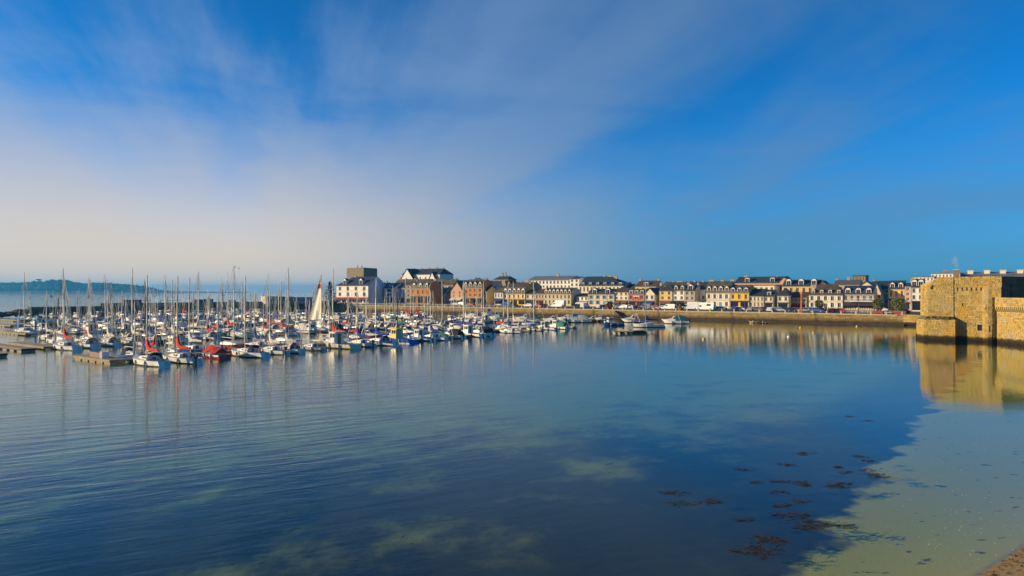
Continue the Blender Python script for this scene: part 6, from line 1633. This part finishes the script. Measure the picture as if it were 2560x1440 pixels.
# ------------------------------------------------------------ street furniture, plants
def furniture():
    rr = random.Random(9)
    gr = mat('bollard_granite', (0.52, 0.45, 0.30), rough=0.8, var=0.15)
    me = MB().frustum(-0.2, 0.2, -0.2, 0.2, 0, -0.17, 0.17, -0.17, 0.17, 0.72).frustum(-0.17, 0.17, -0.17, 0.17, 0.72, -0.05, 0.05, -0.05, 0.05, 0.86).mesh('bollard', [gr])
    k = int((S0-S1)/4.0)
    for i in range(k):
        x, y = qp(S0-0.8-i*4.0, 0.95)
        tag(put('bollard', me, None, (x, y, 3.0), QANG), 'short pale granite bollard standing on the quay edge', 'bollard', 'granite bollards along the quay edge')
    # lamp posts
    dk = M_dark
    for i, px in enumerate((880, 1000, 1122, 1240, 1420, 1519, 1745, 1862, 2146)):
        o = 7 if px not in (1519, 2146) else 5; x, y = qp(qs(px, o), o); h = 8.0 if px in (1519, 2146) else 7.0
        lab = {0: 'slim dark lamp post in front of the white hotel', 1: 'slim dark lamp post in front of the blue-shaded house', 2: 'slim dark lamp post beside the pink gabled house', 3: 'slim dark lamp post by the blue shopfront',
               4: 'slim dark lamp post before the long cream stone house', 5: 'tall dark lamp post before the blue shuttered house', 6: 'slim dark lamp post left of the large cream house', 7: 'slim dark lamp post before the bright yellow house', 8: 'tall dark lamp post before the cafe terrace'}[i]
        t = thing('lamp_post', lab, 'lamp post', (x, y, 3.0), QANG, 'lamp posts along the quay')
        MB().tube((0, 0, 0), (0, 0, h), 0.10, 0.05, 8).tube((0, 0, 0), (0, 0, 0.7), 0.16, 0.14, 8).link('post', dk, t)
        for sg in (-1, 1):
            MB().path([(0, 0, h-0.2), (sg*0.5, 0, h+0.1), (sg*1.0, 0, h+0.05)], 0.035, 5).link('arm', dk, t)
            MB().frustum(sg*1.0-0.25, sg*1.0+0.25, -0.12, 0.12, h-0.08, sg*1.0-0.15, sg*1.0+0.15, -0.07, 0.07, h+0.08).link('lamp_head', dk, t)
    x, y = qp(qs(2003, 2.4), 2.4); zt = zat(729, y)
    t = thing('signal_post', 'tall orange post standing at the quay edge before the stone barn', 'post', (x, y, 3.0), QANG)
    MB().frustum(-0.24, 0.24, -0.2, 0.2, 0, -0.17, 0.17, -0.15, 0.15, zt-3.8).link('shaft', mat('post_orange', (0.50, 0.13, 0.02), rough=0.6, var=0.2), t)
    MB().box(-0.34, 0.34, -0.3, 0.3, zt-3.795, zt-3.0).link('head', mat('post_amber', (0.62, 0.20, 0.03), rough=0.6, var=0.1), t)
    # planters
    pot = mat('planter_terracotta', (0.40, 0.075, 0.03), rough=0.75, var=0.15)
    pm = MB().loft([[(r*math.cos(2*math.pi*k/12), r*math.sin(2*math.pi*k/12), z) for k in range(12)] for r, z in ((0.75, 0), (1.1, 0.9), (1.22, 1.0), (1.22, 1.15), (1.08, 1.15), (1.0, 0.95))]).mesh('pot', [pot])
    bark = mat('bark_plain', (0.09, 0.065, 0.04), rough=0.95, var=0.3)
    lf = [mat('palm_leaf', (0.09, 0.11, 0.03), rough=0.7, var=0.3), mat('bush_leaf', (0.13, 0.14, 0.018), rough=0.75, var=0.4, rand=0.2), mat('tree_leaf', (0.030, 0.050, 0.016), rough=0.8, var=0.4), mat('pine_needle', (0.012, 0.028, 0.016), rough=0.85, var=0.3),
          mat('dry_leaf', (0.11, 0.075, 0.025), rough=0.85, var=0.4)]
    def palm(px, o, h, lab, dry=False, sc=1.0):
        x, y = qp(qs(px, o), o)
        r = thing('potted_palm', lab, 'palm', (x, y, 3.0), rr.random()*6, scale=(sc,)*3)
        put('pot', pm, r)
        MB().path([(0, 0, 1.0), (0.05, 0, 1.0+h*0.5), (0, 0.04, 1.0+h)], [0.30, 0.24, 0.22], 8).link('trunk', bark, r)
        c = MB()
        for i in range(30):
            a = rr.random()*6.28; up = rr.uniform(-0.3, 1.3); ln = rr.uniform(1.6, 2.3); w = 0.34
            pts = []
            for q in range(6):
                f = q/5; rad = ln*f*math.cos(up*0.5); z = 1.0+h+ln*(math.sin(up)*f-0.75*f*f)
                pts.append(Vector((rad*math.cos(a), rad*math.sin(a), z)))
            sd = Vector((-math.sin(a), math.cos(a), 0))
            for q in range(5):
                w0, w1 = w*math.sin(math.pi*(q/5*0.9+0.1)), w*math.sin(math.pi*min(1, (q+1)/5*0.9+0.1))
                for s_ in (1, -1):
                    c.add([pts[q], pts[q+1], pts[q+1]+sd*s_*w1+Vector((0, 0, -0.12)), pts[q]+sd*s_*w0+Vector((0, 0, -0.12))], [(0, 1, 2, 3)])
        c.link('crown', lf[4] if dry else lf[0], r)
    palm(1186, 8, 2.0, 'green palm in a pot, left of the two before the orange mansard house')
    palm(1207, 5, 1.6, 'palm in a terracotta pot, right of the two before the orange mansard house')
    palm(1523, 3.2, 1.3, 'brownish palm in a terracotta pot before the blue shuttered house', True)
    palm(1702, 3.2, 1.5, 'palm in a terracotta pot before the white two-dormer house')
    def leafball(c, cx, cyy, cz, rx, ry, rz, n, sz):
        for i in range(n):
            u = rr.uniform(-1, 1); a = rr.random()*6.283; q = rr.uniform(0.45, 1.0)**0.5; s_ = math.sqrt(1-u*u)
            lump = 1+0.22*math.sin(3*a+cx)*math.sin(4*u+cz)
            p = Vector((cx+rx*q*s_*math.cos(a)*lump, cyy+ry*q*s_*math.sin(a)*lump, cz+rz*q*u*lump))
            d = Vector((rr.uniform(-1, 1), rr.uniform(-1, 1), rr.uniform(-0.4, 1))).normalized(); e = d.orthogonal().normalized(); f = d.cross(e)
            z = sz*rr.uniform(0.6, 1.3)
            c.add([p+e*z, p+f*z*0.7, p-e*z, p-f*z*0.7], [(0, 1, 2, 3)])
    def bush(px, o, rad, h, lab, boxm):
        x, y = qp(qs(px, o), o)
        r = thing('planted_tree', lab, 'bush', (x, y, ground(o)), QANG)
        MB().frustum(-rad*0.75, rad*0.75, -1, 1, 0, -rad*0.8, rad*0.8, -1.05, 1.05, 1.0).link('planter', boxm, r)
        MB().path([(0, 0, 0.9), (0.1, 0, 1.6), (0, 0, h*0.6)], [0.14, 0.11, 0.06], 6).link('trunk', bark, r)
        c = MB(); leafball(c, 0, 0, h*0.60, rad, rad*0.85, h*0.42, 700, 0.20); leafball(c, -rad*0.3, 0, h*0.8, rad*0.6, rad*0.6, h*0.22, 250, 0.18)
        c.link('crown', lf[1], r)
    redp = mat('planter_red', (0.26, 0.05, 0.035), rough=0.7, var=0.15)
    bush(2196, 3.5, 1.7, 4.6, 'rounded green bush in a red planter right of the cafe terrace', redp)
    bush(2248, 3.2, 2.2, 4.8, 'large green bush in a red planter beside the side street', redp)
    bush(2048, 26, 1.5, 3.6, 'round clipped bush before the cream hipped house', redp)
    def tree(px, o, z0, ztop, rad, lab, kind=2):
        x, y = qp(qs(px, o), o); h = ztop-z0
        r = thing('tree', lab, 'tree', (x, y, z0), 0)
        MB().path([(0, 0, 0), (0.2, 0, h*0.4), (0, 0.1, h*0.85)], [0.35, 0.25, 0.08], 7).link('trunk', bark, r)
        c = MB()
        for i in range(7):
            a = rr.random()*6.28; q = rr.uniform(0, 0.6)*rad
            leafball(c, q*math.cos(a), q*math.sin(a), h*rr.uniform(0.62, 0.85), rad*0.55, rad*0.55, h*0.16, 170, 0.32)
        c.link('crown', lf[kind], r)
    for px, o, pt_, rad, lab in ((1276, 50, 697, 4.0, 'dark green tree beside the brick turret house'), (1127, 64, 697, 3.2, 'dark tree right of the rose walled house'), (1195, 62, 692, 3.4, 'dark tree above the orange mansard roof'), (945, 54, 702, 4.0, 'dark tree above the red brick house'), (965, 56, 705, 4.0, 'dark tree above the white and blue-shaded house'), (1575, 70, 712, 2.5, 'small dark tree beside the pointed slate house')):
        x, y = qp(qs(px, o), o); tree(px, o, ground(o), zat(pt_, y), rad, lab)
    # layered pine at the root of the mole
    x, y = at(825, 330); r = thing('pine_tree', 'dark layered pine left of the white hotel', 'tree', (x, y, 3.2))
    zt = zat(705, y)-3.2
    MB().path([(0, 0, 0), (0.15, 0, zt*0.5), (0, 0, zt)], [0.4, 0.28, 0.06], 7).link('trunk', bark, r)
    c = MB(); br = MB()
    for i in range(24):
        f = 0.18+0.8*i/23; z = zt*f; a = i*2.4; rad = 3.4*(1-f)**0.75*rr.uniform(0.75, 1.15)+0.3
        ex, ey = rad*math.cos(a), rad*math.sin(a)
        br.tube((0, 0, z), (ex*0.85, ey*0.85, z+0.15), 0.07, 0.03, 4)
        leafball(c, ex*0.6, ey*0.6, z+0.25, rad*0.55, rad*0.55, 0.35, 95, 0.20)
    c.link('crown', lf[3], r); br.link('branch', bark, r)
    # hedge and rough stones behind the mole's root
    c = MB()
    for i in range(12): leafball(c, i*1.1, rr.uniform(-0.5, 0.5), 0.9, 1.0, 0.8, 0.8, 60, 0.2)
    x, y = at(818, 322); tag(c.link('hedge', lf[2], None, (x, y, 3.0), PANG), 'low dark hedge under the layered pine', 'hedge')
    # cafe terrace chairs as rows of pale seats
    seat = mat('terrace_rattan', (0.62, 0.50, 0.26), rough=0.8, var=0.15)
    sb = MB().box(-0.22, 0.22, -0.2, 0.2, 0.42, 0.47).mesh('seat', [seat]); bk = MB().frustum(-0.22, 0.22, 0.16, 0.2, 0.47, -0.2, 0.2, 0.22, 0.26, 0.9).mesh('backrest', [seat]); lg = MB().tube((0, 0, 0), (0, 0, 0.42), 0.02, n=5).mesh('leg', [seat])
    n = 0
    for row, o in enumerate((29.2, 31.4)):
        s0, s1 = qs(2110, o), qs(2180, o)
        for i in range(12):
            s_ = s0+(s1-s0)*(i+0.5)/12; x, y = qp(s_, o)
            r = thing('terrace_chair', 'pale rattan chair on the terrace of the dark cafe', 'chair', (x, y, 3.14 if o < 29.5 else 3.22), QANG+rr.uniform(-0.3, 0.3)+math.pi, 'rattan chairs on the cafe terrace')
            put('seat', sb, r); put('backrest', bk, r)
            for dx in (-0.19, 0.19):
                for dy in (-0.17, 0.17): put('leg', lg, r, (dx, dy, 0))
            n += 1
    # terrace railing
    x, y = qp(qs(2128, 5.0), 5.0); Lr = qs(2182, 5.0)-qs(2128, 5.0)
    r = thing('railing', 'pale metal railing along the promenade before the cafe', 'railing', (x, y, 3.05), QANG)
    for z in (0.5, 1.0): MB().tube((0, 0, z), (Lr, 0, z), 0.03, n=5).link('rail', M_white, r)
    pm_ = MB().tube((0, 0, 0), (0, 0, 1.0), 0.03, n=5).mesh('post', [M_white])
    for i in range(int(Lr/1.5)+1): put('post', pm_, r, (min(i*1.5, Lr), 0, 0))
    x, y = qp(qs(2212, 2.5), 2.5); Lr = qs(2258, 2.5)-qs(2212, 2.5)
    r = thing('railing', 'pale metal railing at the fortress end of the quay', 'railing', (x, y, 3.0), QANG)
    for z in (0.5, 1.0): MB().tube((0, 0, z), (Lr, 0, z), 0.03, n=5).link('rail', M_white, r)
    for i in range(int(Lr/1.5)+1): put('post', pm_, r, (min(i*1.5, Lr), 0, 0))
furniture()

# ------------------------------------------------------------ people on the quay
def people():
    skin = mat('skin', (0.45, 0.27, 0.18), rough=0.6, var=0.0); hair = mat('hair_dark', (0.03, 0.02, 0.015), rough=0.8, var=0.0)
    def person(px, o, top, leg, label, ang, stride=0.16):
        x, y = qp(qs(px, o), o)
        J = [(0, 0, 0.95), (0, 0, 1.18), (0, 0, 1.42), (0, 0, 1.52), (0, 0.01, 1.64), (0, 0.02, 1.74),
             (-0.19, 0, 1.40), (-0.25, -0.03, 1.12), (-0.24, 0.08, 0.88), (-0.235, 0.12, 0.80), (0.19, 0, 1.40), (0.25, 0.04, 1.12), (0.24, -0.04, 0.88), (0.235, -0.02, 0.80),
             (-0.09, 0, 0.90), (-0.10, stride*0.6, 0.50), (-0.10, stride, 0.08), (-0.10, stride+0.16, 0.04), (0.09, 0, 0.90), (0.10, -stride*0.3, 0.50), (0.10, -stride, 0.10), (0.10, -stride+0.15, 0.04)]
        E = [(0, 1), (1, 2), (2, 3), (3, 4), (4, 5), (2, 6), (6, 7), (7, 8), (8, 9), (2, 10), (10, 11), (11, 12), (12, 13), (0, 14), (14, 15), (15, 16), (16, 17), (0, 18), (18, 19), (19, 20), (20, 21)]
        rad = [0.14, 0.13, 0.15, 0.06, 0.10, 0.075, 0.07, 0.05, 0.04, 0.045, 0.07, 0.05, 0.04, 0.045, 0.10, 0.07, 0.05, 0.04, 0.10, 0.07, 0.05, 0.04]
        me = bpy.data.meshes.new('person'); me.from_pydata(J, E, [])
        o_ = bpy.data.objects.new('tmp', me); COL.objects.link(o_)
        sk = o_.modifiers.new('skin', 'SKIN'); su = o_.modifiers.new('sub', 'SUBSURF'); su.levels = 1; su.render_levels = 1
        for i, v in enumerate(me.skin_vertices[0].data): v.radius = (rad[i], rad[i]*0.85); v.use_root = (i == 0)
        dg = bpy.context.evaluated_depsgraph_get(); fm = bpy.data.meshes.new_from_object(o_.evaluated_get(dg))
        bpy.data.objects.remove(o_)
        for m in (top, leg, skin): fm.materials.append(m)
        for p in fm.polygons:
            c = p.center; p.material_index = 2 if c.z > 1.50 or (abs(c.x) > 0.2 and c.z < 0.86) else 0 if c.z > 0.92 or abs(c.x) > 0.19 else 1
            p.use_smooth = True
        fm.name = 'person'
        r = tag(put('person', fm, None, (x, y, 3.0), ang), label, 'person', 'people walking on the quay')
        MB().ball((0, -0.015, 1.72), 0.108, 0.115, 0.11, 8, 6).link('hair', hair, r)
    bk = P_black; nv = P_navy; rd = mat('coat_red', (0.35, 0.03, 0.03), var=0.1); jn = mat('jeans', (0.03, 0.05, 0.10), var=0.1); tn = mat('coat_tan', (0.36, 0.25, 0.13), var=0.1)
    person(1790, 8.5, bk, bk, 'person in black standing before the large cream house', 2.4)
    person(1812, 2.5, tn, jn, 'person in a tan coat walking on the quay edge before the large cream house', 0.6)
    person(1815.5, 2.7, bk, jn, 'person in a dark coat walking beside the one in tan', 0.6)
    person(2071, 6.8, nv, nv, 'person in navy standing before the cream hipped house', 2.0)
    person(2065, 7.0, rd, jn, 'person in a red coat before the cream hipped house', 2.2)
    person(1406, 2.5, bk, jn, 'person in a dark jacket on the quay right of the white box van', 2.6)
    person(1230, 2.5, nv, jn, 'person in navy walking on the quay near the blue shopfront', 0.6)
people()

# ------------------------------------------------------------ small things on the water
def afloat():
    rr = random.Random(13)
    def buoy(px, py, col, r, lab):
        x, y = at(px, dw(py)); t = thing('mooring_buoy', lab, 'buoy', (x, y, 0), 0, 'mooring buoys')
        MB().ball((0, 0, r*0.35), r, r, r*0.9, 10, 7).link('float', HULLC[col], t, smooth=True); MB().torus((0, 0, r*1.25), (1, 0, 0), r*0.22, r*0.06, 8, 4).link('ring', M_metal, t)
    buoy(1759, 849, 'yellow', 0.32, 'yellow buoy floating alone before the large cream house'); buoy(2001, 820, 'yellow', 0.3, 'small yellow buoy below the orange post'); buoy(2142, 817, 'yellow', 0.3, 'small yellow buoy below the dark cafe')
    buoy(1971, 843, 'white', 0.28, 'small white buoy below the small hipped house'); buoy(2033, 833, 'yellow', 0.25, 'small yellow buoy below the cream hipped house'); buoy(1764, 797, 'orange', 0.5, 'large orange buoy under the quay before the large cream house')
    buoy(1636, 796, 'cream', 0.4, 'pale buoy beside the moored sailboat'); buoy(127, 742, 'green', 2.0, 'dark channel buoy far out in the bay')
    def dinghy(px, py, hull, lab, ang, sc, cover=None):
        x, y = at(px, dw(py)); motorboat(x, y, ang, 'open', lab, hull=hull, motor=False, scale=sc, cover=cover, group='dinghies under the quay', name='dinghy')
    dinghy(1771, 797, 'orange', 'small orange dinghy under the quay', 2.4, 0.55); dinghy(1808, 801, 'green', 'green dinghy under a teal cover below the quay', 2.5, 0.62, 'teal'); dinghy(1846, 801, 'blue', 'small blue dinghy under a teal cover below the quay', 1.5, 0.5, 'teal')
    dinghy(1884, 807, 'yellow', 'yellow dinghy lying under the quay', 3.0, 0.62); dinghy(1908, 808, 'black', 'black dinghy beside the yellow one', 3.0, 0.5)
    x, y = at(1556, dw(834)); t = thing('work_raft', 'square wooden raft floating before the red restaurant', 'raft', (x, y, 0), 0.1)
    MB().box(-2.3, 2.3, -1.4, 1.4, 0.40, 0.52).link('deck', M_deck, t)
    for xx in (-1.7, 0, 1.7): MB().tube((xx, -1.3, 0.08), (xx, 1.3, 0.08), 0.3, n=10).link('float', M_float, t)
    x, y = at(1580, dw(833)); t = thing('work_raft', 'dark low barge lying against the wooden raft', 'raft', (x+1.6, y+0.5, 0), 0.15, scale=(0.8, 0.8, 0.8))
    MB().loft([[(x_, -1.2*w, 0.55), (x_, -1.1*w, -0.2), (x_, 1.1*w, -0.2), (x_, 1.2*w, 0.55)] for x_, w in ((-2.2, 0.85), (-1.4, 1), (1.4, 1), (2.2, 0.8))]).link('hull', HULLC['black'], t)
    MB().box(-1.6, 1.6, -0.9, 0.9, 0.553, 0.75).link('deck', M_under, t)
    # feather flags and the lifebuoy stand on the left pontoon head
    fb = mat('flag_blue', (0.02, 0.22, 0.62), rough=0.8, var=0.1)
    for px, py, lab in ((42, 836, 'bright blue feather flag beside the left pontoon head, the left one'), (87, 836, 'bright blue feather flag beside the left pontoon head, right of its twin')):
        x, y = at(px, dw(py)); t = thing('feather_flag', lab, 'flag', (x, y, 0.5), -0.5, 'blue feather flags')
        MB().path([(0, 0, -0.4), (0, 0, 2.2), (0.25, 0, 3.6), (0.75, 0, 4.0)], 0.03, 5).link('pole', M_dark, t)
        c = MB()
        for i in range(8):
            f, g = i/8, (i+1)/8
            def E(q): return Vector((0.02+0.65*max(0, q-0.55)**1.2, 0, 0.9+3.0*q)), Vector((0.55+0.55*q, 0.08*math.sin(q*7), 0.75+2.9*q))
            a, b_ = E(f); a2, b2 = E(g)
            c.add([a, b_, b2, a2, a+Vector((0, 0.03, 0)), b_+Vector((0, 0.03, 0)), b2+Vector((0, 0.03, 0)), a2+Vector((0, 0.03, 0))], [(0, 1, 2, 3), (7, 6, 5, 4), (1, 5, 6, 2), (0, 3, 7, 4)])
        c.link('cloth', fb, t)
    # the boat between the flags
    x, y = at(64, dw(834)); sailboat(x, y, math.atan2(-WW.y, -WW.x), 2, 'white sailboat lying between the two blue feather flags', cover=None, boot=BOOT)
    x, y = at(165, dw(873)); sailboat(x, y, math.atan2(-WW.y, -WW.x), 0, 'white sailboat with red sail cover lying alone by the slim pontoon spur', cover='red', boot=BOOT)
    x, y = at(120, dw(850)); sailboat(x, y, math.atan2(-WW.y, -WW.x)+0.1, 1, 'cream sailboat with white cover behind the slim pontoon spur', hull='cream', cover='white', boot=BOOT)
    # floating weed and foam over the shallows
    w = MB()
    cl = [(1665, 1230), (1700, 1258), (1690, 1232), (1785, 1250), (1845, 1172), (1860, 1175), (1955, 1160), (1975, 1162), (2005, 1132), (2012, 1136), (2100, 1168), (2115, 1180), (2150, 1141), (2175, 1152), (2170, 1177), (2200, 1193), (2185, 1186), (1890, 1205), (1935, 1203), (1960, 1204),
          (2000, 1205), (2010, 1212), (2080, 1213), (2110, 1209), (2095, 1216), (1950, 1230), (1960, 1263), (2005, 1254), (1950, 1286), (1990, 1291), (2015, 1288), (2010, 1312), (2035, 1318), (2065, 1310), (2110, 1316), (2030, 1303), (1850, 1296), (1915, 1345), (1920, 1352), (1940, 1353), (1890, 1368), (1880, 1380), (1838, 1376), (1912, 1382), (1772, 1254), (2170, 1052), (2120, 1041)]
    for px, py in cl:
        x, y = at(px, dw(py)); big = rr.uniform(0.3, 0.85)
        for i in range(int(40*big)):
            a = rr.gauss(0, 0.45*big); b_ = rr.gauss(0, 0.26*big); an = rr.uniform(-0.8, 0.8); l = rr.uniform(0.05, 0.26); ww_ = rr.uniform(0.012, 0.05)
            cx, cyy, z = x+a, y+b_, rr.uniform(0.004, 0.05)
            d = Vector((math.cos(an), math.sin(an), 0)); e = Vector((-d.y, d.x, 0)); p = Vector((cx, cyy, z))
            w.add([p-d*l, p+e*ww_-d*l*0.3, p+e*ww_*0.8+d*l*0.4, p+d*l+Vector((0, 0, 0.01)), p-e*ww_+d*l*0.3, p-e*ww_*0.7-d*l*0.4], [(0, 5, 4, 3, 2, 1)])
    tag(w.link('floating_seaweed', mat('seaweed_brown', (0.06, 0.030, 0.011), rough=0.6, var=0.4, scale=3.0)), 'brown clumps of floating seaweed over the shallows', 'seaweed', kind='stuff')
    f = MB()
    for i in range(110):
        u = rr.random()
        px = rr.gauss(2420, 75); py = rr.gauss(1275, 60) if u < 0.7 else rr.uniform(1080, 1400)
        if u > 0.85: px = rr.uniform(2150, 2560)
        if py < 1000 or px > 2600: continue
        x, y = at(px, dw(py)); r = rr.uniform(0.006, 0.018)
        f.ball((x, y, 0.006), r*rr.uniform(1, 2.5), r, r*0.7, 6, 4)
    tag(f.link('foam', mat('foam_white', (0.6, 0.62, 0.6), rough=0.8, var=0.0)), 'white flecks of foam on the shallow water', 'foam', kind='stuff')
    # stones and wrack on the beach corner
    st = MB(); wr = MB()
    for i in range(900):
        m_ = rr.uniform(0.0, 4.5); al = rr.uniform(-5, 12)
        x = 16.2+0.82*al+0.57*m_; y = 23.9+0.57*al-0.82*m_; z = floor_z(x, y)
        if z < 0.0: continue
        r = rr.uniform(0.01, 0.045)
        if rr.random() < 0.5: st.ball((x, y, z), r*1.2, r, r*0.6, 6, 4)
        else:
            an = rr.uniform(0, 3.14); d = Vector((math.cos(an), math.sin(an), 0)); e = Vector((-d.y, d.x, 0)); p = Vector((x, y, z+0.02)); l = rr.uniform(0.05, 0.25)
            wr.add([p-d*l, p+e*0.03, p+d*l+Vector((0, 0, 0.03)), p-e*0.03], [(0, 3, 2, 1)])
    tag(st.link('pebbles', mat('pebble_grey', (0.26, 0.21, 0.13), var=0.4, rough=0.8)), 'small pebbles scattered on the beach corner', 'pebbles', kind='stuff')
    tag(wr.link('beach_wrack', MATS['seaweed_brown']), 'dark seaweed scraps washed up on the beach corner', 'seaweed', kind='stuff')
    # gulls far over the bay
    g = mat('gull_white', (0.35, 0.35, 0.36), var=0.1)
    for px, py, lab in ((588, 668, 'gull gliding over the marina, the left one'), (597, 671, 'gull gliding over the marina, right of the other')):
        x, y = at(px, 200); t = thing('gull', lab, 'bird', (x, y, zat(py, 200)), 0.6, 'gulls over the marina')
        MB().loft([[(xx, r*math.cos(a), r*math.sin(a)) for a in [k*math.pi/3 for k in range(6)]] for xx, r in ((-0.28, 0.015), (-0.1, 0.07), (0.1, 0.075), (0.2, 0.045), (0.28, 0.01))]).link('body', g, t)
        for sg in (-1, 1):
            MB().add([(0.1, sg*0.05, 0.03), (-0.08, sg*0.05, 0.03), (-0.03, sg*0.35, 0.18), (0.14, sg*0.35, 0.18), (-0.12, sg*0.72, 0.10)], [(0, 1, 2, 3), (3, 2, 4)]).link('wing', g, t)
afloat()

# ------------------------------------------------------------ smoke and haze
def airs():
    def vol(name, col, dens, aniso=0.0):
        m = bpy.data.materials.new(name); m.use_nodes = True; nt = m.node_tree; nt.nodes.clear()
        out = NN(nt, 'ShaderNodeOutputMaterial'); v = NN(nt, 'ShaderNodeVolumePrincipled')
        v.inputs['Color'].default_value = (*col, 1); v.inputs['Density'].default_value = dens; v.inputs['Anisotropy'].default_value = aniso
        for k in ('Density Attribute', 'Color Attribute', 'Temperature Attribute'):
            if k in v.inputs: v.inputs[k].default_value = ''
        nt.links.new(v.outputs[0], out.inputs['Volume']); return m
    sm = vol('smoke_air', (0.9, 0.9, 0.92), 0.16)
    def plume(x, y, z, h, lean, r0, r1, lab):
        b = MB(); rr = random.Random(2); rings = []
        for i in range(10):
            f = i/9; r = r0+(r1-r0)*math.sin(min(f/0.75, 1)*math.pi/2)*(1 if f < 0.75 else max(0.08, (1-f)/0.25))
            rings.append([(lean*f*f*h+0.25*r*math.sin(f*9)+r*math.cos(a)*rr.uniform(0.7, 1.2), r*math.sin(a)*rr.uniform(0.7, 1.2), h*f) for a in [2*math.pi*k/9 for k in range(9)]])
        b.loft(rings); tag(b.link('smoke', sm, None, (x, y, z)), lab, 'smoke', kind='stuff')
    x, y, z = FLUE
    plume(x, y, z+0.1, zat(640, y)-z, -0.2, 0.25, 1.3, 'thin white smoke rising from the flue behind the fortress')
    x, y = qp(qs(1075, 70), 70); z = zat(668, y); plume(x, y, z, zat(656, y)-z, -1.2, 0.2, 1.0, 'thin smoke drifting from a chimney of the hill house')
    hz = MB().box(-9050, 9050, -650, 9050, -10, 70)
    o = hz.link('haze', vol('sea_haze', HAZE_COL, HAZE_DENS, 0.2)); tag(o, 'pale blue sea haze over the whole bay', kind='stuff')
HAZE_COL, HAZE_DENS = (0.08, 0.50, 1.0), 0.00017
airs()
